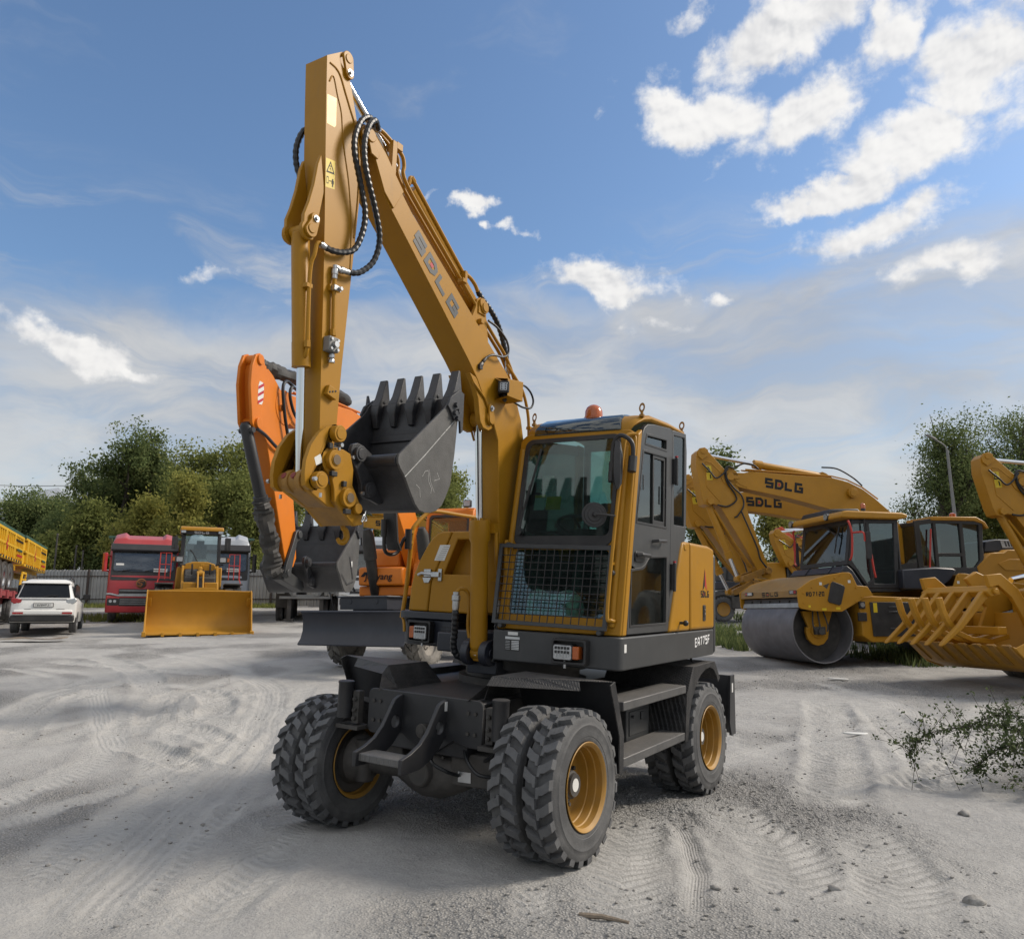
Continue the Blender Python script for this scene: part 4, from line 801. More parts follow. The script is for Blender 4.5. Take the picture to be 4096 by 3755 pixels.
m.cyl((1.014, -.12, 4.111), (1.014, .11, 4.111), .042, n=18); m.obj('arm_cylinder_bracket', YEL, boom, .003)
Lt('SDLG', (1.970, .1135, 4.277), (-.800, 0, -.600), (-.600, 0, .800),   .120, STKGR, EX, 'maker_lettering', 1.30, .30, .22)
m = MB(); fx = lambda a, b: (1.970 - .8 * a - .6 * b, .1142, 4.277 - .6 * a + .8 * b); m.add([fx(.245, .045), (fx(.283, .045)), fx(.283, .077), fx(.245, .077)], [(0, 1, 2, 3)]); me = m.mesh('logo_dot', STKR, flip=False); link('logo_dot', me, EX, 0, TILT)
# ---- stick
st_ = [(2.884, 5.140), (2.862, 4.82), (2.837, 4.507), (2.800, 4.05), (2.770, 3.624), (2.738, 3.067), (2.715, 2.735), (2.705, 2.52), (2.66, 2.46), (2.60, 2.50), (2.575, 2.781), (2.565, 3.169), (2.538, 3.707), (2.521, 4.045), (2.508, 4.30), (2.522, 4.60), (2.584, 4.862), (2.640, 5.02), (2.672, 5.10)] + circ(2.715, 5.195, .055, 8, -30, 90) + [(2.757, 5.246)]
m = MB(); m.ext(st_, -.095, .095, XZ); stick = P('stick', m, YEL, .004)
def bossy(m, x, z, y0, y1, r, n=22): m.cyl((x, y0, z), (x, y1, z), r, n=n)
for s in (1, -1):
    y = .095 * s
    m = MB(); m.ext([(a, b) for a, b in circ(2.713, 5.222, .046, 10, 0, 180)] + [(a, b) for a, b in circ(2.690, 5.125, .036, 10, 180, 360)], y, y + .02 * s, XZ); k = m.obj('pin_keeper', YEL, stick, .003)
    m = MB(); bossy(m, 2.712, 5.217, y + .02 * s, y + .026 * s, .030); m.obj('pin_cap', YEL, stick, .003)
    m = MB(); bossy(m, 2.691, 5.128, y + .02 * s, y + .026 * s, .023, 14); m.bolt((2.691, y + .026 * s, 5.128), (0, s, 0), .012, .012); m.obj('keeper_bolt', STEEL, stick)
    ribA = [(2.855, 5.105), (2.80, 5.10), (2.756, 5.07), (2.70, 4.98), (2.65, 4.90), (2.59, 4.80), (2.54, 4.62), (2.524, 4.35), (2.535, 4.05)]
    ribB = [(2.848, 4.98), (2.828, 5.03), (2.806, 5.02), (2.77, 4.93), (2.724, 4.83), (2.70, 4.70), (2.67, 4.58), (2.62, 4.42), (2.585, 4.25), (2.56, 4.05), (2.548, 3.8)]
    m = MB(); m.tube(spline([(a, y + .001 * s, b) for a, b in ribA], 4), .0065, 6); m.tube(spline([(a, y + .001 * s, b) for a, b in ribB], 4), .0055, 6); m.obj('weld_seam', YEL, stick)
    # lugs that carry the bucket cylinder
    lug = [(2.862, 4.47), (2.885, 4.40), (2.905, 4.25), (2.935, 4.12), (2.965, 4.03)] + circ(2.915, 3.945, .062, 10, 40, -130) + [(2.868, 3.96), (2.845, 4.05), (2.815, 4.25)]
    m = MB(); m.ext(lug, .062 * s, .088 * s, XZ); m.obj('cylinder_lug', YEL, stick, .004)
    m = MB(); m.ext(circ(2.912, 3.945, .047, 10, 180, 360) + circ(2.885, 4.03, .036, 10, -20, 180), .088 * s, .108 * s, XZ); bossy(m, 2.912, 3.952, .108 * s, .114 * s, .030); m.obj('pin_keeper', YEL, stick, .003)
    m = MB(); bossy(m, 2.884, 4.026, .108 * s, .114 * s, .022, 14); m.bolt((2.884, .114 * s, 4.026), (0, s, 0), .012, .012); m.obj('keeper_bolt', STEEL, stick)
    m = MB(); bossy(m, 2.484, 4.79, .05 * s, .094 * s, .085); m.obj('stick_pivot', YEL, stick)
    bossy(m, 2.64, 2.545, .06 * s, .096 * s, .075)
m = MB(); m.add([(2.858, .0955, 4.885), (2.776, .0955, 4.902), (2.764, .0955, 4.72), (2.775, .0955, 4.70), (2.844, .0955, 4.693)], [(0, 1, 2, 3, 4)]); P('reflector', m, REFL)
m = MB(); m.add([(2.829, .0955, 4.464), (2.748, .0955, 4.480), (2.736, .0955, 4.292), (2.817, .0955, 4.274)], [(0, 1, 2, 3)]); ws = P('warning_sticker', m, STKY)
fw = lambda a, b: (2.829 - .081 * a - .012 * b, .0962, 4.464 + .016 * a - .188 * b)
m = MB()
def line2(pp, t, fn): ribbon(m, pp, t, fn)
line2([(.12, .46), (.88, .46), (.5, .10), (.12, .46)], .06, fw); line2([(.40, .24), (.60, .24)], .03, fw); line2([(.42, .36), (.5, .30), (.56, .40)], .03, fw); line2([(.12, .64), (.30, .64), (.30, .86), (.12, .86), (.12, .64)], .03, fw); line2([(.38, .76), (.60, .76)], .03, fw)
line2([(.76, .66), (.76, .94)], .12, fw); line2([(.66, .72), (.66, .84)], .05, fw); line2([(.86, .72), (.86, .84)], .05, fw)
me = m.mesh('pictogram', STKG, flip=False); link('pictogram', me, ws)
m = MB(); m.box(2.615, .096, 2.945, 2.70, .128, 3.01, Matrix.Translation((2.66, 0, 2.98)) @ Matrix.Rotation(-.28, 4, 'Y') @ Matrix.Translation((-2.66, 0, -2.98))); bb = P('bolt_block', m, YEL, .004)
m = MB()
for k in range(3): m.cyl((2.685 - .024 * k, .127, 2.975 + .007 * k), (2.685 - .024 * k, .132, 2.975 + .007 * k), .006, n=8)
m.obj('bolt_hole', BLK, bb)
# ---- cylinders
def cylinder(name, a, b, c, r, rr, gland=0., y=0., eye=.05, mt=YEL):
    a, b, c = [Vector((p[0], y, p[1])) for p in (a, b, c)]; u = (b - a).normalized()
    m = MB(); L_ = (b - a).length; pr = [(0, r * .55), (.015, r * .95), (.03, r), (1 - .09 / L_ - .08, r), (1 - .09 / L_ - .075, r * (1.16 if gland else 1.03)), (1 - .004, r * (1.16 if gland else 1.03)), (1, r * 1.08)]
    if gland: pr = [(0, r * .6), (.03, r * .95), (.05, r), (1 - gland - .03, r), (1 - gland, r * 1.2), (1 - .02, r * 1.2), (1, r * 1.12)]
    m.tube2(a, b, pr, 28); m.cyl(a - Vector((0, eye, 0)) + u * 0, a + Vector((0, eye, 0)), r * .75, n=18)
    o = P(name, m, mt, .002); m = MB(); m.cyl(b - u * .05, c, rr, n=24); m.obj('rod', CHR, o)
    m = MB(); m.cyl(c - Vector((0, eye, 0)), c + Vector((0, eye, 0)), rr * 1.9, n=20); m.obj('rod_eye', mt, o); return o
bc = cylinder('bucket_cylinder', (2.905, 3.954), (2.813, 3.112), (2.762, 2.425), .056, .027, 0, 0, .058)
ac = cylinder('arm_cylinder', (1.014, 4.111), (1.90, 4.700), (2.715, 5.215), .058, .028, 0, 0, .045)
lc = cylinder('boom_cylinder', (.713, 1.288), (.772, 2.352), (.852, 3.179), .072, .031, .145, 0, .05)
m = MB(); m.box(.69, -.045, 1.22, .735, .045, 1.42); m.obj('cylinder_foot', YEL, lc, .01)
m = MB(); m.cyl((.713, .05, 1.288), (.713, .075, 1.288), .038, n=18); m.bolt((.713, .075, 1.288), (0, 1, 0), .026, .014); m.bolt((.745, 0, 1.288), (1, 0, 0), .022, .02); m.obj('foot_bolt', STEEL, lc)
m = MB()
for k in range(8): a = k * .785; m.cyl((.77 + .064 * math.cos(a), .064 * math.sin(a), 2.35), (.771 + .064 * math.cos(a), .064 * math.sin(a), 2.366), .014, n=8)
m.obj('gland_bolt', YEL, lc)['kind'] = 'stuff'
m = MB(); m.box(.66, .07, 2.25, .72, .115, 2.33); m.tube(spline([(.69, .11, 2.26), (.675, .112, 2.10), (.655, .105, 2.03), (.615, .095, 1.95), (.60, .095, 1.88), (.592, .095, 1.70)], 4), .018, 9); m.box(.60, .03, 1.86, .63, .13, 1.885); m.obj('cylinder_pipe', YEL, lc)
m = MB(); m.tube(spline([(.735, -.08, 1.40), (.735, -.10, 1.50), (.735, -.095, 1.66), (.74, -.10, 1.74), (.765, -.12, 1.785), (.80, -.15, 1.79), (.825, -.165, 1.76)], 4), .015, 9); m.obj('cylinder_pipe', YEL, lc)
def hose(name, pts, r, par=None, corr=True, n=9, seg=10, mt=None):
    Q = spline(pts, seg); ln = [0.]
    for a, b in zip(Q, Q[1:]): ln.append(ln[-1] + (b - a).length)
    if corr:
        k = max(8, int(ln[-1] / .010)); R = []; j = 0
        for i in range(k + 1):
            t = ln[-1] * i / k
            while j < len(ln) - 2 and ln[j + 1] < t: j += 1
            R.append(Q[j].lerp(Q[j + 1], (t - ln[j]) / max(1e-6, ln[j + 1] - ln[j])))
        Q = R
    m = MB(); m.tube(Q, r, n, (lambda i: r * (1.0 if (i // 2) % 2 else .86)) if corr else None)
    return P(name, m, mt or HOSE) if par is None else m.obj(name, mt or HOSE, par)
def ferrule(pa, pb, r, par): m = MB(); m.tube2(pa, pb, [(0, r * .8), (.15, r), (.5, r), (.55, r * 1.2), (.8, r * 1.2), (.85, r * .9), (1, r * .9)], 12); return m.obj('hose_fitting', STEEL, par)
# loop of two hoses from the boom tip down to the stick
h1_ = hose('hydraulic_hose', [(2.42, .10, 4.90), (2.514, .15, 4.898), (2.60, .16, 4.83), (2.655, .165, 4.70), (2.66, .17, 4.58), (2.606, .17, 4.44), (2.55, .17, 4.30), (2.522, .17, 4.20), (2.530, .165, 4.08), (2.58, .155, 3.945), (2.667, .145, 3.886), (2.75, .135, 3.865), (2.80, .125, 3.868)], .021)
ferrule((2.80, .125, 3.868), (2.845, .118, 3.876), .019, h1_)
h2_ = hose('hydraulic_hose', [(2.42, .14, 4.87), (2.50, .185, 4.875), (2.57, .20, 4.80), (2.61, .205, 4.66), (2.60, .21, 4.52), (2.551, .21, 4.40), (2.47, .20, 4.27), (2.40, .19, 4.13), (2.385, .18, 4.03), (2.41, .17, 3.93), (2.459, .16, 3.86), (2.53, .15, 3.80), (2.60, .14, 3.778)], .021)
ferrule((2.60, .14, 3.778), (2.69, .128, 3.768), .020, h2_)
hose('hydraulic_hose', [(2.79, -.10, 4.76), (2.83, -.14, 4.70), (2.855, -.155, 4.58), (2.835, -.155, 4.46), (2.79, -.13, 4.36), (2.74, -.11, 4.30)], .021)
# steel pipe with valve along the side of the stick
m = MB(); m.tube([(2.706, .118, 3.735), (2.70, .118, 3.62), (2.682, .118, 3.36)], .014, 10); m.box(2.685, .095, 3.62, 2.735, .115, 3.66); m.cyl((2.683, .118, 3.335), (2.686, .118, 3.375), .021, n=6); pp_ = P('stick_pipe', m, YEL, .001)
m = MB(); m.box(2.655, .096, 3.225, 2.74, .150, 3.318); m.obj('valve_body', GREYB, pp_, .004)
m = MB()
for a, b in ((2.67, 3.30), (2.725, 3.30), (2.67, 3.24), (2.725, 3.24)): m.bolt((a, .15, b), (0, 1, 0), .010, .012)
m.cyl((2.697, .15, 3.27), (2.697, .175, 3.27), .020, n=12); m.tube2((2.685, .12, 3.225), (2.682, .12, 3.16), [(0, .012), (.2, .018), (.5, .018), (.55, .012), (.7, .020), (1, .020)], 8); m.obj('valve_fitting', STEEL, pp_)
m = MB(); m.tube2((2.706, .118, 3.70), (2.706, .118, 3.79), [(0, .018), (.3, .018), (.35, .022), (.7, .022), (.72, .017), (1, .017)], 8); m.tube2((2.706, .118, 3.775), (2.66, .125, 3.772), [(0, .022), (.6, .022), (1, .016)], 8); m.box(2.665, .115, 3.62, 2.725, .145, 3.655); m.cyl((2.68, .145, 3.637), (2.68, .165, 3.637), .014, n=10); m.obj('pipe_clamp', STEEL, pp_, .002)
m = MB(); m.tube(spline([(2.84, .112, 3.885), (2.862, .108, 3.872), (2.872, .104, 3.80), (2.878, .088, 3.742), (2.872, .078, 3.60), (2.848, .074, 3.25), (2.842, .062, 3.18), (2.836, .04, 3.165)], 4), .013, 9); m.box(2.855, .03, 3.59, 2.90, .09, 3.615); m.cyl((2.848, .074, 3.22), (2.85, .074, 3.26), .022, n=6); P('bucket_cylinder_pipe', m, YEL)
# pipes along the top of the boom
m = MB()
for yo, dz in ((.02, 0.), (.075, -.02)):
    m.tube(spline([(2.36, yo, 4.945 + dz), (2.30, yo, 4.955 + dz), (2.16, yo, 4.92 + dz), (2.08, yo, 4.885 + dz), (2.055, yo, 4.82 + dz), (2.06, yo, 4.76 + dz), (2.0, yo, 4.69 + dz), (1.80, yo, 4.555 + dz), (1.29, yo, 4.235 + dz), (.82, yo, 3.945 + dz), (.55, yo, 3.77 + dz), (.38, yo, 3.56 + dz)], 5), .015, 9)
m.box(2.13, -.01, 4.86, 2.19, .12, 4.91); m.box(2.19, .085, 4.62, 2.235, .12, 4.90); m.box(1.28, .07, 4.185, 1.33, .125, 4.215); m.box(1.02, .06, 3.93, 1.06, .13, 3.965); P('boom_pipes', m, YEL, .001)
m = MB()
for yo, dz in ((.02, 0.), (.075, -.02)): m.tube2((2.34, yo, 4.95 + dz), (2.43, yo + .04, 4.90 + dz), [(0, .02), (.3, .02), (.32, .026), (.6, .026), (.62, .018), (1, .018)], 8)
P('hose_fittings', m, STEEL)
m = MB(); m.tube(spline([(1.975, .06, 4.70), (1.955, .06, 4.765), (1.90, .06, 4.735), (1.70, .06, 4.60), (1.30, .06, 4.33), (1.24, .06, 4.30), (1.16, .06, 4.295), (1.08, .06, 4.262), (1.03, .06, 4.215)], 5), .016, 9); m.cyl((1.955, .06, 4.765), (1.92, .06, 4.745), .024, n=8); m.box(1.24, .03, 4.20, 1.27, .10, 4.30); P('boom_cylinder_pipe', m, YEL)
hb = hose('hydraulic_hose', [(1.03, .06, 4.215), (.96, .06, 4.175), (.86, .06, 4.135), (.75, .06, 4.07), (.67, .06, 3.99), (.60, .06, 3.88), (.53, .05, 3.77)], .024); ferrule((.53, .05, 3.77), (.47, .045, 3.66), .024, hb)
hose('hydraulic_hose', [(1.14, -.02, 4.20), (1.05, -.03, 4.16), (.92, -.03, 4.03), (.82, -.03, 3.90), (.74, -.03, 3.76)], .024)
m = MB(); m.cyl((.985, .02, 4.085), (.985, .112, 4.085), .052, n=20); m.cyl((.985, .112, 4.085), (.985, .12, 4.085), .04, n=20); P('bracket_pin', m, YEL, .003)
gh = hose('grease_hose', [(.93, .11, 3.99), (.82, .13, 3.96), (.70, .15, 3.88), (.68, .16, 3.78), (.76, .16, 3.72), (.90, .145, 3.70), (.97, .13, 3.66)], .010, corr=False)
m = MB(); m.tube2((.97, .13, 3.66), (1.035, .118, 3.575), [(0, .010), (.3, .014), (.5, .014), (.6, .010), (.75, .02), (1, .02)], 8); m.box(1.02, .112, 3.545, 1.06, .135, 3.585); m.obj('grease_fitting', BLK, gh)
# work lamp on the boom
m = MB(); bx = lambda a, b, c: (a, b, c)
m.add([(.80, .115, 3.535), (.80, .24, 3.515), (.80, .24, 3.37), (.80, .115, 3.35), (.62, .115, 3.535), (.60, .27, 3.53), (.60, .27, 3.36), (.62, .115, 3.35)], [(0, 1, 5, 4), (1, 2, 6, 5), (2, 3, 7, 6), (4, 5, 6, 7)]); m.add([(.80, .115, 3.53), (.78, .115, 3.53), (.78, .115, 3.36), (.80, .115, 3.36)], [(0, 1, 2, 3)])
lb = P('boom_lamp_guard', m, YEL, .004)
LR = Matrix.Translation((.78, .19, 0)) @ Matrix.Rotation(R_(30), 4, 'Z') @ Matrix.Translation((-.78, -.178, 0))
m = MB(); m.ext(rrect(.13, 3.395, .225, 3.495, .012), .66, .83, YZ); m.obj('lamp_body', BLK, lb, .008, LR)
m = MB(); m.ext(rrect(.148, 3.412, .207, 3.478, .01), .83, .836, YZ); ll = m.obj('lamp_lens', LENS, lb, .002, LR)
m = MB()
for i in range(3):
    for j in range(2): m.cyl((.836, .162 + .032 * j, 3.425 + .02 * i), (.839, .162 + .032 * j, 3.425 + .02 * i), .006, n=8)
m.obj('led', BLK, lb, 0, LR)
m = MB(); m.tube2((.74, .178, 3.395), (.74, .178, 3.335), [(0, .03), (.3, .03), (.35, .016), (.7, .02), (1, .008)], 10); m.obj('lamp_bolt', BLK, lb)
hose('lamp_cable', [(.62, .2, 3.47), (.52, .22, 3.525), (.40, .22, 3.50), (.34, .22, 3.43), (.38, .22, 3.36), (.48, .2, 3.345), (.58, .17, 3.37)], .009, corr=False)
m = MB(); m.tube(spline([(.60, .10, 3.70), (.47, .12, 3.60), (.36, .13, 3.50), (.27, .13, 3.33), (.245, .13, 3.15), (.24, .13, 2.95)], 5), .014, 8); m.box(.20, .11, 3.20, .26, .15, 3.225); P('boom_side_pipe', m, YEL)
# ---- bucket linkage
for s in (1, -1):
    rk = circ(2.635, 2.716, .060, 12, -60, 100) + [(2.70, 2.755), (2.765, 2.705), (2.825, 2.62), (2.858, 2.52), (2.862, 2.44), (2.850, 2.37), (2.815, 2.35)] + circ(2.765, 2.412, .060, 8, -100, -10) + [(2.748, 2.46), (2.752, 2.52), (2.738, 2.58), (2.705, 2.635), (2.665, 2.66)]
    m = MB(); m.ext(rk, .118 * s, .148 * s, XZ); r_ = P('rocker_arm', m, YEL, .004)
    for (x, z) in ((2.635, 2.716), (2.765, 2.412)):
        m = MB(); bossy(m, x, z, .148 * s, .195 * s, .052); bossy(m, x, z, .195 * s, .200 * s, .036); m.obj('pin_boss', YEL, r_, .005)
        m = MB(); m.bolt((x + (.06 if x > 2.7 else -.01), .185 * s, z - (.0 if x > 2.7 else .07)), (0, s, 0), .014, .02); m.cyl((x - .02, .17 * s, z - .075), (x - .02, .17 * s, z - .10), .010, n=6); m.obj('pin_bolt', STEEL, r_)['kind'] = 'stuff'
m = MB(); m.add([(2.748, .1485, 2.575), (2.795, .1485, 2.545), (2.775, .1485, 2.50), (2.722, .1485, 2.528)], [(0, 1, 2, 3)]); sk_ = P('serial_sticker', m, PAPER)
m = MB(); m.cyl((2.765, -.165, 2.412), (2.765, .118, 2.412), .060, n=22); m.cyl((2.765, -.075, 2.412), (2.765, -.03, 2.412), .072, n=22); m.cyl((2.765, .03, 2.412), (2.765, .075, 2.412), .072, n=22); P('link_pin_tube', m, YELS, .006)
m = MB()
for y in (-.14, -.06, .02): m.cyl((2.82, y, 2.435), (2.833, y, 2.442), .020, n=12)
P('open_bolt_hole', m, mat('red_oxide', (.20, .035, .03), .6))
for s in (1, -1):
    m = MB(); m.ext([(2.80, 2.45), (2.82, 2.40), (2.79, 2.35), (2.62, 2.27), (2.49, 2.27), (2.455, 2.33), (2.49, 2.385), (2.60, 2.40), (2.70, 2.455)], .075 * s, .112 * s, XZ); P('bucket_link', m, YEL, .005)
m = MB(); m.ext([(2.80, 2.36), (2.62, 2.272), (2.50, 2.275), (2.50, 2.295), (2.61, 2.295), (2.78, 2.38)], -.075, .075, XZ); P('link_web', m, YELS, .003)
cpl = [(2.735, 2.56)] + circ(2.648, 2.552, .085, 8, 150, 80)[::1] + [(2.56, 2.632), (2.49, 2.62), (2.452, 2.52), (2.448, 2.43), (2.405, 2.36), (2.372, 2.315), (2.345, 2.23), (2.338, 2.182), (2.415, 2.160), (2.60, 2.30), (2.618, 2.38), (2.645, 2.44), (2.71, 2.49)]
cpl = [(2.725, 2.588), (2.69, 2.625), (2.62, 2.635), (2.552, 2.632), (2.49, 2.615), (2.455, 2.52), (2.455, 2.42), (2.41, 2.36), (2.375, 2.31), (2.345, 2.22), (2.340, 2.182), (2.415, 2.165), (2.605, 2.305), (2.615, 2.38), (2.645, 2.455), (2.718, 2.50), (2.735, 2.545)]
for s in (1, -1):
    m = MB(); m.ext(cpl, .122 * s, .150 * s, XZ); c_ = P('coupler_plate', m, YEL, .004)
    for (x, z, r) in ((2.648, 2.552, .062), (2.508, 2.335, .060)):
        m = MB(); bossy(m, x, z, .150 * s, .185 * s, r); bossy(m, x, z, .185 * s, .190 * s, r * .62); m.obj('pin_boss', YEL, c_, .006)
        m = MB(); bossy(m, x, z, .190 * s, .194 * s, r * .5); m.obj('pin_face', STEEL if False else mat('worn_pin', (.16, .12, .08), .5, .6), c_)
        m = MB(); m.box(x - .03, .150 * s, z - .10, x + .02, .175 * s, z - .07); m.box(x + .02, .150 * s, z + .065, x + .05, .172 * s, z + .10); m.obj('pin_lock', BLK, c_, .003)
    m = MB(); bossy(m, 2.42, 2.275, .150 * s, .185 * s, .034); m.obj('safety_pin', YEL, c_, .005)
    m = MB(); bossy(m, 2.368, 2.258, .150 * s, .20 * s, .016, 12); m.obj('safety_bolt', BLK, c_)
m = MB(); m.tube(spline([(2.372, .195, 2.27), (2.38, .20, 2.235), (2.392, .20, 2.205), (2.405, .20, 2.195), (2.40, .20, 2.22), (2.385, .2, 2.24), (2.36, .2, 2.215), (2.372, .2, 2.20), (2.385, .2, 2.225)], 4), .0045, 6); P('split_pin', m, STEEL)
m = MB(); m.add([(2.605, -.125, 2.305), (2.605, .125, 2.305), (2.415, .125, 2.168), (2.415, -.125, 2.168), (2.595, -.125, 2.325), (2.595, .125, 2.325), (2.40, .125, 2.19), (2.40, -.125, 2.19)], [(0, 1, 2, 3), (4, 5, 6, 7), (0, 1, 5, 4), (2, 3, 7, 6)]); m.box(2.35, -.125, 2.19, 2.44, .125, 2.21); m.cyl((2.508, -.15, 2.335), (2.508, .15, 2.335), .05, n=16); m.cyl((2.648, -.15, 2.552), (2.648, .15, 2.552), .055, n=16); P('coupler_web', m, YELS, .003)
m = MB(); hk = [(2.360, 0, 2.200), (2.360, 0, 2.165), (2.332, 0, 2.145), (2.320, 0, 2.102), (2.343, 0, 2.070), (2.380, 0, 2.070), (2.400, 0, 2.090)]
m.tube(spline(hk, 5), .02, 10, lambda i: .012 + .009 * math.sin(i / 30 * math.pi)); m.box(2.33, -.03, 2.18, 2.40, .03, 2.20); P('lifting_hook', m, YEL)
# ---- bucket
sh_ = [(1.668, 3.14), (1.690, 2.973), (1.712, 2.72), (1.745, 2.508), (1.790, 2.42), (1.828, 2.358), (1.89, 2.313), (1.957, 2.294), (2.02, 2.290), (2.070, 2.300), (2.115, 2.335), (2.150, 2.380), (2.195, 2.44), (2.235, 2.500), (2.285, 2.548), (2.309, 2.580), (2.312, 2.612), (2.296, 2.635)]
def offs(p, d):
    q = []
    for i in range(len(p)):
        a, b = Vector(p[max(i - 1, 0)]), Vector(p[min(i + 1, len(p) - 1)]); t = (b - a).normalized(); q.append((p[i][0] + t.y * d, p[i][1] - t.x * d))
    return q
inn = offs(sh_, -.018)
m = MB(); m.loft([[(a[0], -.375, a[1]), (a[0], .375, a[1]), (b[0], .375, b[1]), (b[0], -.375, b[1])] for a, b in zip(sh_, inn)]); bk = P('bucket', m, BUCK, .002, ang=50)
side = [(2.300, 2.634), (1.835, 3.035), (1.80, 3.075), (1.775, 3.12), (1.735, 3.16), (1.66, 3.16)] + [(a - (.004 if i < 4 else 0), b - (.004 if i > 3 else 0)) for i, (a, b) in enumerate(sh_[1:-1])]
for s in (1, -1):
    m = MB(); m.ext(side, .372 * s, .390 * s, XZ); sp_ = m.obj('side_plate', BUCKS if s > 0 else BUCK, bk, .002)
    m = MB(); m.ext([(1.80, 3.02), (1.835, 3.05), (1.80, 3.12), (1.70, 3.19), (1.645, 3.17), (1.645, 2.90), (1.67, 2.88), (1.685, 2.98), (1.75, 2.96)], .390 * s, .408 * s, XZ); m.obj('side_cutter', BUCK, bk, .003)
    m = MB()
    for (x, z) in ((1.745, 3.07), (1.715, 3.03), (1.755, 3.01), (1.725, 2.975)): m.bolt((x, .408 * s, z), (0, s, 0), .020, .022)
    m.obj('cutter_bolt', BUCK, bk)
m = MB(); rg = []
for t in range(6):
    z = 2.985 + .05 * t; rg.append([(1.79 - .02 * t, -.392 - .012 * t ** 1.1, z), (1.68, -.392 - .012 * t ** 1.1, z), (1.68, -.41 - .012 * t ** 1.1, z), (1.79 - .02 * t, -.41 - .012 * t ** 1.1, z)])
m.loft(rg); m.obj('bent_cutter', BUCK, bk, .002)
m = MB(); m.ext([(1.655, 3.14), (1.672, 2.90), (1.715, 2.90), (1.700, 3.14)], -.372, .372, XZ); m.obj('lip_plate', BUCK, bk, .003)
tpv = MB(); tpv.loft([[(1.618, -.04, 3.13), (1.755, -.04, 3.13), (1.755, .04, 3.13), (1.618, .04, 3.13)], [(1.628, -.038, 3.20), (1.715, -.038, 3.20), (1.715, .038, 3.20), (1.628, .038, 3.20)], [(1.652, -.034, 3.345), (1.672, -.034, 3.345), (1.672, .034, 3.345), (1.652, .034, 3.345)]])
tm_ = tpv.mesh('tooth', BUCK)
ad = MB(); ad.loft([[(1.705, -.022, 2.955), (1.735, -.022, 2.96), (1.735, .022, 2.96), (1.705, .022, 2.955)], [(1.70, -.030, 3.04), (1.755, -.030, 3.05), (1.755, .030, 3.05), (1.70, .030, 3.04)], [(1.62, -.044, 3.09), (1.765, -.044, 3.09), (1.765, .044, 3.09), (1.62, .044, 3.09)], [(1.622, -.040, 3.145), (1.748, -.040, 3.145), (1.748, .040, 3.145), (1.622, .040, 3.145)]]); ad.cyl((1.69, .035, 3.165), (1.69, .046, 3.165), .014, n=10)
am_ = ad.mesh('tooth_adapter', BUCK)
for k in range(5):
    y = -.335 + .1675 * k
    for nm, me in (('tooth', tm_), ('tooth_adapter', am_)): link(nm, me, bk, .006, Matrix.Translation((0, y, 0)))
m = MB(); m.cyl((2.285, -.37, 2.598), (2.285, .37, 2.598), .042, n=20); m.obj('torque_tube', BUCK, bk)
m = MB(); m.box(1.718, -.37, 2.845, 1.735, .37, 2.857); m.obj('weld_bead', BUCK, bk, .004)
for s in (1, -1):
    er = circ(2.388, 2.632, .068, 12, 30, 230) + [(2.355, 2.54), (2.315, 2.46), (2.325, 2.41)] + circ(2.28, 2.415, .058, 8, -10, -130) + [(2.22, 2.37), (2.14, 2.34), (2.12, 2.36), (2.20, 2.46), (2.27, 2.57), (2.29, 2.66), (2.35, 2.69)]
    er = [(2.455, 2.655), (2.44, 2.69), (2.395, 2.705), (2.34, 2.695), (2.26, 2.655), (2.22, 2.60), (2.23, 2.50), (2.16, 2.40), (2.10, 2.345), (2.16, 2.33), (2.24, 2.352), (2.29, 2.355), (2.335, 2.39), (2.34, 2.44), (2.37, 2.50), (2.44, 2.585)]
    m = MB(); m.ext(er, .105 * s - .014, .105 * s + .014, XZ); e_ = m.obj('bucket_ear', BUCK, bk, .004)
    for (x, z) in ((2.388, 2.632), (2.28, 2.415)):
        m = MB(); bossy(m, x, z, .10 * s, .15 * s, .050); bossy(m, x, z, .15 * s, .156 * s, .034); m.obj('ear_boss', BUCK, bk, .005)
        m = MB(); m.bolt((x + .055, .122 * s, z - .03), (0, s, 0), .013, .016); m.obj('ear_bolt', STEEL, bk)
# chalk mark and scratches on the side plate
CHK = mat('chalk_scratch', (.42, .42, .41), .9, nscale=60, nvar=.5)
m = MB(); ribbon(m, [(2.238, 2.495), (2.05, 2.66), (1.90, 2.80), (1.722, 2.965)], .006, lambda a, b: (a, .3915, b)); me = m.mesh('chalk_line', CHK, flip=False); link('chalk_line', me, bk)
m = MB(); ribbon(m, [(2.06, 2.52), (2.03, 2.56), (2.00, 2.57), (1.99, 2.50), (1.95, 2.45), (1.96, 2.42)], .0025, lambda a, b: (a, .3916, b)); ribbon(m, [(1.99, 2.58), (1.97, 2.50), (1.92, 2.43)], .0025, lambda a, b: (a, .3918, b)); ribbon(m, [(2.12, 2.46), (2.08, 2.44), (2.07, 2.38)], .0025, lambda a, b: (a, .3916, b)); ribbon(m, [(1.90, 2.57), (1.87, 2.53), (1.93, 2.51)], .0025, lambda a, b: (a, .3916, b)); me = m.mesh('scratch', CHK, flip=False); link('scratch', me, bk)
# hoses at the foot of the boom
hA = hose('hydraulic_hose', [(.825, -.165, 1.62), (.82, -.17, 1.54), (.79, -.19, 1.44), (.77, -.21, 1.34), (.74, -.20, 1.26), (.70, -.15, 1.235), (.64, -.10, 1.24)], .030); ferrule((.825, -.165, 1.62), (.825, -.165, 1.765), .030, hA)
hB = hose('hydraulic_hose', [(.592, .095, 1.60), (.595, .10, 1.52), (.62, .11, 1.42), (.66, .12, 1.32), (.68, .12, 1.22)], .032); ferrule((.592, .095, 1.60), (.592, .095, 1.71), .030, hB)
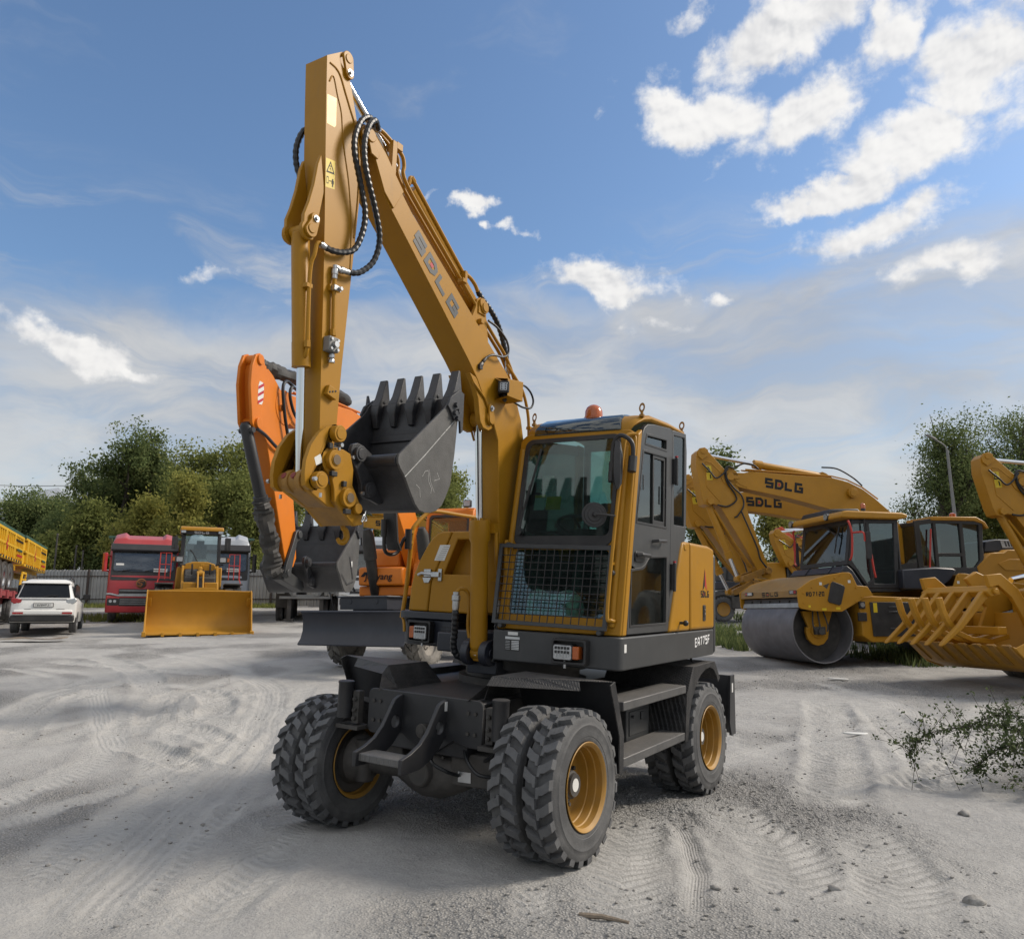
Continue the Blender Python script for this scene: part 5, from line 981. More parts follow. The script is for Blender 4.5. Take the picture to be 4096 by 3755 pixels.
# ---- cab
FX = lambda z: .722 - .175 * (z - 1.49)
FR = lambda y, z, d: (FX(z) + d, y, z)          # a point on the sloping cab front, d metres proud of it
def FRT(off): return lambda y, z, d: (FX(z) + d + off, y, z)
outer = [(.172, 1.492), (1.235, 1.492), (1.235, 2.98)] + [(1.235 - .09 + .09 * math.cos(R_(a)), 2.99 + .10 * math.sin(R_(a))) for a in (20, 45, 70, 90)] + [(.262 + .09 * math.cos(R_(a)), 3.02 + .09 * math.sin(R_(a))) for a in (90, 115, 140, 165)]
win = rrect(.245, 2.165, 1.095, 3.045, .06, 5); low = rrect(.255, 1.615, 1.085, 2.125, .04)
m = MB(); m.plate(outer, [win, low], -.055, 0, FR)
m.tube(spline([FR(1.16, 1.55, .004), FR(1.16, 2.2, .006), FR(1.155, 2.95, .004)], 5), .03, 8); m.tube(spline([FR(.205, 1.55, -.006), FR(.205, 2.2, -.004), FR(.205, 2.98, -.006)], 5), .03, 8)
m.ext([(.70, 1.492), (.60, 2.1), (.48, 2.7), (.41, 3.06), (.45, 3.10), (.668, 1.492)][:0] or [(FX(1.492) - .02, 1.492), (FX(3.05) - .02, 3.05), (FX(3.05) - .10, 3.10), (FX(1.492) - .10, 1.492)], 1.195, 1.243, XZ)
m.box(-.72, .172, 1.492, .66, .205, 2.2); m.box(-.72, .172, 2.2, -.60, .205, 3.2)
cab = P('cab', m, YEL, .012, seg=3)
m = MB(); m.plate(rrect(.232, 2.155, 1.108, 3.06, .07, 5), [rrect(.275, 2.235, 1.072, 3.02, .05, 5)], .001, .008, FR); ws_ = P('windscreen', m, BLK, .003)
m = MB(); m.ext(rrect(.262, 2.22, 1.085, 3.03, .05, 5), -.004, .002, FR); m.obj('glass', GLSW, ws_)
m = MB(); m.ext(low, -.02, -.014, FR); P('lower_window', m, GLS)
m = MB(); m.box(FX(2.14) + .0, .235, 2.128, FX(2.14) + .012, 1.105, 2.162); P('window_seal', m, BLK, .004)
# roof
rgs = []
for x, z, yl, yr in ((.435, 3.10, .245, 1.165), (.405, 3.155, .215, 1.195), (.36, 3.195, .20, 1.215), (.28, 3.235, .185, 1.235), (.15, 3.262, .178, 1.243), (-.3, 3.285, .175, 1.245), (-.66, 3.285, .175, 1.243), (-.735, 3.262, .19, 1.232)):
    zb = max(3.06, z - .06) if x < .4 else z - .03
    rgs.append([(x, yl + .02, zb - .0), (x, yl, z - .035), (x, yl + .03, z - .006), (x, yl + .09, z), (x, (yl + yr) / 2, z + .004), (x, yr - .09, z), (x, yr - .03, z - .006), (x, yr, z - .035), (x, yr - .02, zb)])
m = MB(); m.loft(rgs); P('roof', m, YEL, .006, ang=55)
rgs = []
for x, z, yl, yr in ((.442, 3.095, .30, 1.10), (.415, 3.152, .295, 1.09), (.37, 3.195, .30, 1.075), (.285, 3.240, .32, 1.06), (.15, 3.268, .34, 1.05), (-.25, 3.292, .34, 1.05)): rgs.append([(x + .002, yl, z - .006), (x + .008, yl + .02, z + .008), (x + .008, yr - .02, z + .008), (x + .002, yr, z - .006)])
m = MB(); m.loft(rgs); P('roof_hatch', m, GLSB, .004, ang=55)
m = MB(); m.tube2((.12, .70, 3.268), (.12, .70, 3.40), [(0, .085), (.12, .085), (.14, .078), (.55, .075), (.8, .06), (.94, .035), (1, .01)], 22); P('beacon', m, AMB)
for (x, y, z) in ((.30, 1.215, 3.225), (-.70, 1.20, 3.27), (.30, .215, 3.225)):
    m = MB(); m.lathe([(.030 + .010 * math.cos(a), .010 * math.sin(a)) for a in [i * .785 for i in range(9)]], 18, lambda r, h, c, q: (x + r * c * .5, y + r * c * .85 + h * .3, z + .065 + r * q)); m.tube2((x, y, z - .01), (x, y, z + .035), [(0, .022), (.4, .022), (.45, .012), (1, .012)], 10); P('lifting_eye', m, YELS)
# door
YD = 1.243
dout = [(.618, 1.50), (.592, 1.70), (.545, 2.05), (.475, 2.45), (.415, 2.77), (.372, 3.0), (.350, 3.065), (.305, 3.125), (.236, 3.163), (.10, 3.188), (-.28, 3.228), (-.325, 3.222), (-.337, 3.19), (-.335, 3.0), (-.262, 1.50)]
w1 = [(.253, 3.072), (-.188, 3.108), (-.189, 3.018), (.290, 2.996)]; w2 = [(.324, 2.93), (-.191, 2.958), (-.182, 2.358), (.455, 2.352)]
w3 = [(.545, 1.975), (.330, 1.995), (.275, 2.015), (.205, 2.075), (.165, 2.092), (-.205, 2.113), (-.195, 1.568), (.560, 1.562)]
m = MB(); m.plate(dout, [w1, w2, w3], YD - .04, YD, XZ); door = P('cab_door', m, DRK2, .005)
def ring(a, t): return [(x + (t if x > sum(p[0] for p in a) / len(a) else -t), z + (t if z > sum(p[1] for p in a) / len(a) else -t)) for x, z in a]
for wv_, gm in ((w1, GLSD), (w2, GLSD), (w3, GLSD)):
    m = MB(); m.ext(wv_, YD - .025, YD - .020, XZ); m.obj('door_window', gm, door)
    m = MB(); m.plate(ring(wv_, .012), [ring(wv_, -.006)], YD - .004, YD + .004, XZ); m.obj('window_seal', BLK, door, .002)
m = MB(); m.plate([(.10, 2.938), (-.188, 2.952), (-.180, 2.362), (.10, 2.360)], [[(.075, 2.91), (-.15, 2.92), (-.145, 2.40), (.075, 2.40)]], YD - .02, YD - .006, XZ); m.box(.30, YD - .012, 2.62, .312, YD - .004, 2.74); m.box(-.13, YD - .006, 2.55, -.118, YD + .004, 2.70); m.obj('sliding_frame', BLK, door, .002)
m = MB(); m.ext(rrect(.30, 2.045, .49, 2.125, .02), YD, YD + .012, XZ); m.tube([(.47, YD + .012, 2.095), (.45, YD + .045, 2.10), (.30, YD + .05, 2.098), (.26, YD + .035, 2.096)], .016, 8); m.obj('door_handle', BLK, door, .004)
m = MB(); m.tube([(.12, YD, 2.225), (.11, YD + .045, 2.228), (-.06, YD + .05, 2.234), (-.10, YD + .02, 2.236)], .013, 8); m.obj('grab_bar', BLK, door)
for z in (2.86, 1.95):
    x = -.30 - (z - 1.5) * .045 + .0
    m = MB(); m.box(x - .025, YD, z - .11, x + .02, YD + .025, z + .11); m.cyl((x, YD + .03, z - .12), (x, YD + .03, z + .12), .014, n=10); hg = m.obj('door_hinge', BLK, door, .004)
    m = MB(); m.cyl((x, YD + .03, z + .12), (x, YD + .03, z + .135), .013, n=10); m.obj('hinge_cap', STKR, door)
m = MB(); m.plate([(-.267, 1.498), (-.342, 3.0), (-.345, 3.225), (-.70, 3.255), (-.722, 3.1), (-.70, 2.37), (-.66, 2.26), (-.57, 2.24), (-.235, 1.498)], [[(-.385, 3.185), (-.668, 3.21), (-.655, 2.405), (-.39, 2.40)]], YD - .04, YD - .002, XZ); P('rear_quarter', m, DRK2, .005)
m = MB(); m.ext([(-.385, 3.185), (-.668, 3.21), (-.655, 2.405), (-.39, 2.40)], YD - .02, YD - .014, XZ); P('quarter_window', m, GLS)
m = MB(); m.plate([(.21, 2.30), (1.20, 2.30), (1.20, 3.22), (.21, 3.22)], [[(.27, 2.38), (1.13, 2.38), (1.13, 3.15), (.27, 3.15)]], -.74, -.70, YZ); P('rear_frame', m, DRK, .004)
m = MB(); m.ext([(.27, 2.38), (1.13, 2.38), (1.13, 3.15), (.27, 3.15)], -.722, -.718, YZ); P('rear_window', m, GLS)
m = MB(); m.plate([(.60, 2.2), (.42, 3.08), (-.70, 3.2), (-.70, 2.2)], [[(.52, 2.28), (.38, 3.0), (-.64, 3.1), (-.64, 2.28)]], .175, .20, XZ); P('right_frame', m, DRK, .004)
m = MB(); m.ext([(.52, 2.28), (.38, 3.0), (-.64, 3.1), (-.64, 2.28)], .186, .190, XZ); P('right_window', m, GLS)
# front guard grille over the lower window, each wire a piece
GX = FRT(.062)
m = MB(); m.plate([(.160, 1.535), (1.150, 1.525), (1.150, 2.150), (.140, 2.170)], [[(.192, 1.565), (1.118, 1.555), (1.118, 2.118), (.172, 2.138)]], -.012, .014, GX)
for y, z in ((.235, 1.52), (1.09, 1.51), (.215, 2.16), (1.15, 1.95)): m.cyl(FR(y, z, -.01), FR(y, z, .07), .02, n=10)
gd = P('window_guard', m, DRK2, .004)
hb_ = MB(); hb_.cyl((0, 0, 0), (0, .935, 0), .0042, n=6); hme = hb_.mesh('guard_wire', BLK)
for k in range(9):
    z = 1.615 + .0575 * k; o = link('guard_wire', hme, gd, 0, Matrix.Translation((FX(z) + .064, .183 - (z - 1.56) * .03, z)))
vb_ = MB(); vb_.cyl((FX(1.56) - FX(1.56), 0, 0), (FX(2.13) - FX(1.56), 0, .57), .0042, n=6); vme = vb_.mesh('guard_wire', BLK)
for k in range(13):
    y = .255 + .067 * k; link('guard_wire', vme, gd, 0, Matrix.Translation((FX(1.56) + .072, y, 1.56)))
# outside bar, mirrors, wiper
m = MB(); m.tube(spline([FR(1.185, 1.60, .0), FR(1.175, 1.605, .055), FR(1.150, 1.66, .075), FR(1.150, 2.2, .075), FR(1.165, 2.80, .075), FR(1.172, 2.98, .07), FR(1.185, 3.03, .055), FR(1.225, 3.045, .0)], 5), .014, 9); m.box(FX(2.02), 1.14, 2.01, FX(2.02) + .07, 1.16, 2.03); gb = P('front_grab_bar', m, YEL)
m = MB(); c0 = FR(1.255, 2.78, .10)
m.tube(spline([FR(1.12, 2.70, .14), FR(1.11, 2.90, .15), FR(1.135, 2.985, .16), FR(1.18, 3.005, .16), FR(1.24, 2.97, .14), FR(1.262, 2.92, .12), FR(1.262, 2.84, .10)], 5), .017, 9); m.cyl(FR(1.262, 2.72, .10), FR(1.262, 2.84, .10), .034, n=12); m.cyl(FR(1.115, 2.64, .14), FR(1.11, 2.80, .14), .024, n=10); m.box(*[a - .02 for a in FR(1.12, 2.74, .14)], *[a + .03 for a in FR(1.14, 2.76, .14)]); mm_ = P('mirror_arm', m, BLK)
m = MB(); rgs = []
for z, y0, wx, wy in ((2.975, 1.145, .005, .004), (2.95, 1.15, .03, .045), (2.85, 1.155, .038, .075), (2.72, 1.165, .036, .08), (2.62, 1.178, .026, .06), (2.575, 1.185, .006, .01)):
    x0 = FX(z) + .165; rgs.append([(x0 - wx, y0 - wy * .35, z), (x0 - wx * .3, y0 - wy * .55, z), (x0 + wx, y0 - wy * .1, z), (x0 + wx * .6, y0 + wy * .5, z), (x0 - wx * .5, y0 + wy * .55, z)])
m.loft(rgs); m.obj('mirror_shell', BLK, mm_, 0, ang=60)
rc = Vector(FR(1.0, 2.385, .14)); nrm = Vector((.80, .60, .05)).normalized()
m = MB(); m.tube2(rc - nrm * .03, rc + nrm * .01, [(0, .03), (.3, .07), (.7, .092), (.85, .098), (1, .094)], 30); m.tube2(rc + nrm * .01, rc + nrm * .016, [(0, .080), (1, .076)], 28); m.tube2(rc + nrm * .016, rc + nrm * .022, [(0, .055), (1, .05)], 24); m.tube2(rc + nrm * .02, rc + nrm * .05, [(0, .022), (1, .014)], 12); m.tube([rc + nrm * .045, rc + Vector((.02, .09, 0)), Vector(FR(1.150, 2.38, .085))], .008, 7); P('round_mirror', m, BLK)
m = MB(); a0, a1 = FR(.315, 2.255, .02), FR(.40, 2.62, .035); m.cyl(FR(.285, 2.27, .0), FR(.285, 2.27, .045), .03, n=12); m.tube([FR(.285, 2.27, .04), FR(.315, 2.45, .045), FR(.345, 2.66, .04)], .009, 7); m.tube([FR(.305, 2.46, .02), FR(.345, 2.66, .025), FR(.395, 2.97, .015)], .010, 6); P('wiper', m, BLK)
m = MB()
for (a, b, c, d, mt_, nm) in ((.375, 2.60, .425, 2.725, STEEL, 0), (.445, 2.60, .535, 2.735, PAPER, 0), (.375, 2.45, .475, 2.575, PAPER, 0), (.375, 2.553, .475, 2.578, STKY, .001), (.485, 2.45, .62, 2.56, STKY, 0)):
    m = MB(); m.ext(rrect(a, b, c, d, .004), -.0095 + nm, -.0085 + nm, FR); ss_ = P('window_sticker', m, mt_)
    if b > 2.5 and nm == 0:
        m = MB()
        for k in range(7): m.ext([(a + .01, b + .012 + .014 * k), (c - .01, b + .012 + .014 * k), (c - .01, b + .016 + .014 * k), (a + .01, b + .016 + .014 * k)], -.0084, -.0082, FR)
        m.obj('sticker_print', STKGR, ss_)
# cab inside
m = MB(); m.box(-.70, .21, 1.49, .66, 1.20, 1.53); m.box(-.70, .21, 1.53, -.55, 1.20, 2.35); m.box(-.55, .22, 1.53, .15, .40, 2.06); m.box(-.55, 1.0, 1.53, .05, 1.17, 2.06); P('cab_floor', m, INT, .01)
m = MB(); m.box(-.48, .45, 1.75, .08, .97, 1.95); st0 = P('seat', m, SEAT, .05, seg=3)
m = MB(); m.box(-.50, .47, 1.95, -.36, .95, 2.62, Matrix.Translation((-.43, 0, 1.95)) @ Matrix.Rotation(-.15, 4, 'Y') @ Matrix.Translation((.43, 0, -1.95))); m.box(-.60, .57, 2.62, -.50, .85, 2.85); m.obj('seat_back', SEAT, st0, .05, seg=3)
m = MB(); m.box(-.40, .52, 1.53, .02, .90, 1.75); m.obj('seat_base', INT, st0, .01)
m = MB(); m.tube2((.44, .72, 1.53), (.34, .72, 2.30), [(0, .09), (.3, .05), (.85, .045), (.9, .07), (1, .06)], 14); cw_ = Vector((.335, .72, 2.33)); ax_ = Vector((-.35, 0, .94)).normalized(); u_ = Vector((0, 1, 0)); v_ = ax_.cross(u_)
m.tube([cw_ + (u_ * math.cos(t * .2618) + v_ * math.sin(t * .2618)) * .20 for t in range(25)], .014, 8)
for t in (.5, 2.6, 4.7): m.tube([cw_ - ax_ * .03, cw_ + (u_ * math.cos(t) + v_ * math.sin(t)) * .2], .012, 6)
P('steering_wheel', m, INT)
m = MB(); m.tube2((.335, .72, 2.30), (.325, .72, 2.36), [(0, .05), (1, .045)], 16); P('wheel_boss', m, STEEL)
m = MB()
for y in (.32, 1.06): m.tube2((.02, y, 2.05), (.05, y, 2.25), [(0, .03), (.5, .02), (.6, .03), (1, .025)], 10)
P('joystick', m, INT)
m = MB(); m.box(.05, .235, 2.05, .30, .36, 2.30); m.box(.10, .22, 1.53, .42, .38, 2.06); P('side_console', m, INT, .03)
rgs = []
for t in range(9):
    y = .36 + .46 * t / 8; a = .10 * math.sin(math.pi * (t + .4) / 8.8) ** .5 + .02; zt = 1.80 + .02 * math.sin(t * 1.3) - .02 * (t in (0, 8)); rgs.append([(.545 - a, y, 1.60), (.585, y, 1.60), (.60, y, 1.66), (.575, y, zt - .03), (.53, y, zt), (.52 - a, y, 1.68)])
m = MB(); m.loft(rgs); bag = P('document_bag', m, PAPER, .01, ang=70)
fonttext('随机资料', (.612, .44, 1.665), (0, 1, 0), (-.25, 0, 1), .075, STKG, bag, 'bag_lettering')
fonttext('山东临工', (.600, .42, 1.742), (0, 1, 0), (-.3, 0, 1), .042, STKG, bag, 'bag_lettering')
# ------------------------------------------------------------------ machines and vehicles behind
TYR_C = {}
def road_tyre(key, r, wd, lugs=0, rimr=.55, mt=RUB):
    if key in TYR_C: return TYR_C[key]
    if lugs: me = tyre_mesh('tyre', r, wd, lugs, mt, rimr * r)
    else:
        m = MB(); h = wd / 2; m.lathe([(r * rimr, -h * .8), (r * .75, -h), (r * .92, -h * .95), (r * .985, -h * .8), (r, -h * .6), (r, -h * .2), (r * .97, -h * .15), (r * .97, h * .15), (r, h * .2), (r, h * .6), (r * .985, h * .8), (r * .92, h * .95), (r * .75, h), (r * rimr, h * .8)], 36); me = m.mesh('tyre', mt)
    TYR_C[key] = me; return me
def disc_rim(key, r, wd, mt):
    if key in TYR_C: return TYR_C[key]
    m = MB(); h = wd / 2; m.lathe([(r, h * .8), (r * .96, h * .85), (r * .9, h * .5), (r * .55, h * .15), (r * .5, h * .35), (r * .2, h * .4), (.001, h * .4)], 28)
    m.lathe([(r, -h * .8), (r * .9, -h * .6), (r * .2, -h * .4), (.001, -h * .4)], 28)
    for k in range(8): a = k * .785; m.cyl((r * .4 * math.cos(a), h * .3, r * .4 * math.sin(a)), (r * .4 * math.cos(a), h * .5, r * .4 * math.sin(a)), r * .05, n=6)
    TYR_C[key] = m.mesh('rim', mt); return TYR_C[key]
def wheel_at(root, x, y, z, ty_, ri_, flip, axis='Y', nm='wheel'):
    M = Matrix.Translation((x, y, z)) @ Matrix.Rotation(math.pi if flip else 0, 4, 'Z')
    if axis == 'X': M = Matrix.Translation((x, y, z)) @ Matrix.Rotation(-math.pi / 2 if not flip else math.pi / 2, 4, 'Z')
    w_ = part(nm, root, M); link('tyre', ty_, w_, 0, Matrix.Rotation((x * 7 + y * 3) % 1, 4, 'Y'))
    if ri_: link('rim', ri_, w_)
    return w_
def hd_rz(h): return math.atan2(h[1], h[0])
# ---- big tracked excavators parked side-on at the right; arm points come from (s forward, z up) of the boom plane
def big_excavator(nm, label, root_xy, hd, mt, ang=0., K=.89, text='SDLG', tmt=STKG, body=True, cat='excavator', grp=None):
    g = G(*root_xy); E_ = thing(nm, label, cat, (root_xy[0], root_xy[1], g), hd_rz(hd), grp)
    ca, sa = math.cos(R_(ang)), math.sin(R_(ang)); fx, fz = -4.7 * K, (1.6 + (3.0 - 1.6) * K - .69)
    def q(s, z):
        X, Zz = s * K - fx, (1.6 + (z - 1.6) * K - .69) - fz
        return (fx + X * ca + Zz * sa, fz - X * sa + Zz * ca)
    def qq(l): return [q(*p) for p in l]
    m = MB(); m.ext(qq([(1.06, 5.46), (.8, 5.31), (.51, 5.25), (-.8, 5.02), (-2.08, 4.72), (-2.6, 4.55), (-3.4, 4.1), (-4.4, 3.1), (-4.9, 2.9), (-5.0, 3.2), (-4.2, 4.6), (-3.6, 5.1), (-3.23, 5.36), (-2.78, 5.56), (-2.2, 5.68), (-1.53, 5.70), (.2, 5.78), (.42, 5.78), (.62, 5.74)] + [(1.06 + .13 * math.cos(R_(a)), 5.61 + .13 * math.sin(R_(a))) for a in (90, 45, 0, -45)]), -.42, -.0, XZ); bo = m.obj('boom', mt, E_, .006)
    m = MB(); m.ext(qq([(-1.72, 5.68), (-1.9, 5.84), (-2.02, 5.88), (-2.14, 5.84), (-2.5, 5.60), (-2.2, 5.6)]), -.28, -.12, XZ); m.obj('cylinder_bracket', mt, bo, .004)
    m = MB()
    for yy, dz in ((-.30, .03), (-.36, .05), (-.10, .03)): m.tube([(a, yy, b) for a, b in qq([(.5, 5.84 + dz), (-1.4, 5.76 + dz), (-2.3, 5.72 + dz), (-2.8, 5.62 + dz), (-3.3, 5.40 + dz), (-3.8, 5.05 + dz)])], .022, 6)
    m.obj('boom_pipe', mt, bo)
    x, z = q(-2.85, 5.22); cylset('pin_boss', mt, bo, [((x, -.5, z), (x, .12, z), .10), ((x, .02, z), (x, .10, z), .14)]); x, z = q(1.06, 5.61); cylset('pin_boss', mt, bo, [((x, -.46, z), (x, .05, z), .10)]); m = MB(); m.ext([(x, z + .05), (x - .25, z + .02), (x - .25, z - .05), (x, z - .06)], .0, .03, XZ); m.obj('pin_keeper', mt, bo, .004)
    m = MB(); pts = qq([(.45, 5.74), (.40, 5.4), (-.02, 5.6)]); m.ext(qq([(.95, 5.56), (.75, 5.38), (.52, 5.30), (.46, 5.66), (.6, 5.70)]), .0, .012, XZ); m.obj('tip_plate', mt, bo, .003)
    st = [(1.95, 6.42), (2.06, 6.32), (2.10, 5.95), (2.02, 5.40), (1.95, 4.95), (1.90, 4.78), (1.74, 4.72), (1.62, 4.80), (1.40, 4.73), (.67, 3.49), (.30, 2.81), (.18, 2.66), (-.02, 2.62), (-.11, 2.72), (.27, 3.75), (.60, 4.75), (.83, 5.36), (.95, 5.62), (1.22, 5.84), (1.68, 6.34), (1.80, 6.44)]
    m = MB(); m.ext(qq(st), -.40, -.02, XZ); sk = m.obj('stick', mt, E_, .006)
    m = MB(); m.ext(qq([(1.98, 6.44), (2.05, 6.35), (2.03, 6.2), (1.92, 6.1), (1.72, 6.22), (1.72, 6.40), (1.82, 6.47)]), -.03, .02, XZ); m.obj('lug_plate', mt, sk, .004)
    for (a, b, y0, y1, r) in ((1.87, 6.36, -.44, .035, .075), (1.72, 4.86, -.44, .05, .085), (1.06, 5.61, -.03, .0, .24)): x, z = q(a, b); cylset('pin_boss', mt, sk, [((x, y0, z), (x, y1, z), r)])
    m = MB(); m.tube([(a, -.018, b) for a, b in qq([(1.78, 6.05), (1.62, 6.02), (1.35, 5.75), (1.18, 5.62)])], .012, 6); m.tube([(a, -.018, b) for a, b in qq([(1.80, 6.05), (1.80, 5.3), (1.40, 4.86)])], .012, 6); m.obj('weld_seam', mt, sk)
    m = MB(); m.add([(a, -.0185, b) for a, b in qq([(1.83, 5.94), (1.63, 5.93), (1.60, 5.50), (1.78, 5.50)])], [(0, 1, 2, 3)]); wk = m.obj('warning_sticker', STKY, sk)
    fn = lambda a, b: (lambda p: (p[0], -.0165, p[1]))(q(1.83 - .2 * a - .03 * b, 5.94 - .44 * b)); m = MB(); ribbon(m, [(.15, .45), (.85, .45), (.5, .1), (.15, .45)], .08, fn); ribbon(m, [(.5, .2), (.5, .36)], .12, fn); ribbon(m, [(.72, .6), (.72, .9)], .16, fn); link('pictogram', m.mesh('pictogram', STKG, flip=False), wk)
    def cyl_(name, a, b, c, r, rr, y):
        a, b, c = [Vector((p[0], y, p[1])) for p in (q(*a), q(*b), q(*c))]; m = MB(); m.tube2(a, b, [(0, r * .8), (.03, r), (.88, r), (.885, r * 1.25), (1, r * 1.2)], 18); m.cyl(a - Vector((0, .09, 0)), a + Vector((0, .09, 0)), r * .9, n=14); o = m.obj(name, mt, E_)
        m = MB(); m.cyl(b, c, rr, n=16); m.obj('rod', CHR, o); m = MB(); m.cyl(c - Vector((0, .1, 0)), c + Vector((0, .1, 0)), rr * 1.7, n=14); m.obj('rod_eye', mt, o)
    cyl_('arm_cylinder', (-2.01, 5.75), (.18, 6.06), (1.80, 6.31), .10, .05, -.2)
    cyl_('bucket_cylinder', (1.70, 4.86), (1.08, 3.22), (.86, 2.64), .095, .048, -.2)
    m = MB(); m.ext(qq([(.02, 2.98), (-.04, 2.86), (.70, 2.54), (.84, 2.56), (.86, 2.68), (.78, 2.72)]), -.02, .06, XZ)
    for (a, b) in ((.04, 2.86), (.78, 2.62)): x, z = q(a, b); m.cyl((x, -.46, z), (x, .10, z), .085, n=14)
    m.ext(qq([(.02, 2.98), (-.04, 2.86), (.70, 2.54), (.84, 2.56), (.86, 2.68), (.78, 2.72)]), -.46, -.40, XZ); m.obj('bucket_link', YELS if mt == YELB else mt, E_, .004)
    hs = [[(.92, 5.86), (1.10, 5.92), (1.22, 5.8), (1.18, 5.45), (.95, 5.1), (.92, 4.9), (1.2, 4.72), (1.5, 4.76)], [(.95, 5.86), (1.15, 5.9), (1.2, 5.6), (1.0, 5.3), (.75, 5.05), (.70, 4.75), (.9, 4.45), (1.0, 4.40)], [(1.14, 5.84), (1.5, 5.55), (1.72, 5.75), (1.95, 5.98)], [(.9, 5.9), (.6, 6.02), (.3, 5.98), (.15, 5.86)], [(-1.9, 5.98), (-2.4, 5.95), (-2.9, 5.7), (-3.2, 5.45)], [(.80, 4.6), (.55, 4.0), (.35, 3.5), (.28, 3.2), (.10, 2.95)]]
    for k, h in enumerate(hs): m = MB(); m.tube(spline([(a, .02 + .02 * (k % 3), b) for a, b in qq(h)], 5), .022, 7); m.obj('hydraulic_hose', HOSE, E_)
    m = MB()
    for yy in (-.10, -.17, -.25): m.tube([(a, yy, b) for a, b in qq([(1.55, 4.62 - yy * .1), (.95, 3.62), (.45, 2.95)])], .025, 6)
    m.obj('stick_pipe', mt, E_)
    if text:
        a = q(-.02, 5.325); ux = Vector((q(-1.33, 5.155)[0] - a[0], 0, q(-1.33, 5.155)[1] - a[1])).normalized(); uy = Vector((-ux.z, 0, ux.x)); uy = uy if uy.z > 0 else -uy
        if text == 'SDLG':
            letters('SDLG', (a[0], .0015, a[1]), ux, uy, .268 * K / .89, tmt, E_, 'maker_lettering', .94, .26, .12)
            o = Vector((a[0], .0035, a[1])); h = .268; m = MB(); m.add([o + ux * h * 1.42 + uy * h * .38, o + ux * h * 1.64 + uy * h * .38, o + ux * h * 1.64 + uy * h * .62, o + ux * h * 1.42 + uy * h * .62], [(0, 1, 2, 3)]); link('logo_dot', m.mesh('logo_dot', STKR, flip=False), E_)
        else:
            m = MB(); m.add([Vector((a[0], .002, a[1])) + ux * p + uy * r for p, r in ((-.1, -.12), (1.75, -.12), (1.75, .36), (-.1, .36))], [(0, 1, 2, 3)]); m.obj('name_panel', STKG, E_); fonttext(text, (a[0], .003, a[1]), ux, uy, .30, tmt, E_, bold=.012)
    if body:
        S_ = lambda s, z: (s * K, 1.6 + (z - 1.6) * K - .69)
        def pl(l, y0, y1, name, mm, bev=.02, par=None): m = MB(); m.ext([S_(*p) for p in l], y0, y1, XZ); return m.obj(name, mm, par or E_, bev)
        fr = [(-4.41, 4.34), (-5.0, 4.42), (-6.72, 4.42), (-6.62, 3.40), (-6.62, 2.55), (-4.42, 2.55), (-4.46, 2.99)]
        m = MB(); m.plate([S_(*p) for p in fr], [[S_(*p) for p in l] for l in ([(-4.58, 4.22), (-5.02, 4.28), (-5.02, 3.0), (-4.6, 3.0)], [(-5.12, 4.28), (-5.90, 4.28), (-5.90, 3.40), (-5.12, 3.40)], [(-6.02, 4.28), (-6.56, 4.26), (-6.50, 3.2), (-6.3, 2.98), (-6.02, 2.98)], [(-5.12, 3.30), (-5.90, 3.30), (-5.90, 2.98), (-5.12, 2.98)])], .50, .56, XZ); m.plate([S_(*p) for p in fr], [[S_(*p) for p in [(-4.6, 4.2), (-6.5, 4.2), (-6.5, 3.0), (-4.6, 3.0)]]], -.42, -.38, XZ)
        x0, z0 = S_(-4.41, 2.55); x1, z1 = S_(-4.41, 4.30); m.box(x0 - .06, -.40, z0, x0 + .0, .50, z0 + .5); m.box(x0 - .06, -.40, z1 - .1, x0, .50, z1); x2, _ = S_(-6.7, 0); m.box(x2, -.4, z0, x2 + .06, .5, z0 + .9); cf = m.obj('cab', BLK, E_, .01)
        m = MB(); m.ext([S_(*p) for p in [(-4.5, 4.3), (-6.6, 4.3), (-6.55, 2.9), (-4.5, 2.9)]], .515, .52, XZ); m.box(x0 - .03, -.38, z0 + .5, x0 - .025, .49, z1 - .1); m.ext([S_(*p) for p in [(-4.5, 4.3), (-6.6, 4.3), (-6.55, 2.9), (-4.5, 2.9)]], -.405, -.40, XZ); m.obj('glass', GLSD, cf)
        m = MB(); xx, zz = S_(-5.6, 2.7); m.box(xx - .3, -.2, zz, xx + .35, .3, zz + .45); m.box(xx - .42, -.2, zz + .4, xx - .25, .3, zz + 1.1); m.tube([(xx + .7, .0, zz + .2), (xx + .62, .05, zz + .9)], .05, 8); m.obj('seat', SEAT, cf, .04)
        pl([(-4.95, 4.36), (-4.98, 4.48), (-6.5, 4.50), (-6.78, 4.36), (-6.90, 4.16), (-6.80, 4.14), (-6.68, 4.30), (-6.4, 4.37)], -.44, .58, 'cab_roof', mt, .02)
        m = MB(); xx, zz = S_(-5.95, 4.50); m.tube2((xx, .3, zz - .02), (xx, .3, zz + .13), [(0, .10), (.2, .10), (.25, .085), (.8, .08), (1, .03)], 14); m.obj('beacon', AMB, E_)
        m = MB(); xa, za = S_(-4.9, 4.10); xb, zb = S_(-4.74, 2.85); m.tube([(xa, .60, za), (xb, .60, zb)], .022, 8); m.obj('hand_rail', REDRAIL, E_)
        pl([(-6.50, 2.2), (-6.35, 3.0), (-6.85, 3.42), (-7.05, 3.44), (-7.30, 3.44), (-7.45, 3.53), (-8.0, 3.53), (-8.0, 2.2)], -1.5, .58, 'side_panel', mt, .03)
        pl([(-8.02, 2.2), (-8.02, 3.53), (-9.4, 3.53), (-9.4, 2.2)], -1.5, .58, 'engine_door', mt, .03)
        pl([(-9.42, 2.2), (-9.42, 3.5), (-10.0, 3.4), (-10.3, 3.0), (-10.2, 2.2)], -1.6, .56, 'counterweight', mt, .08)
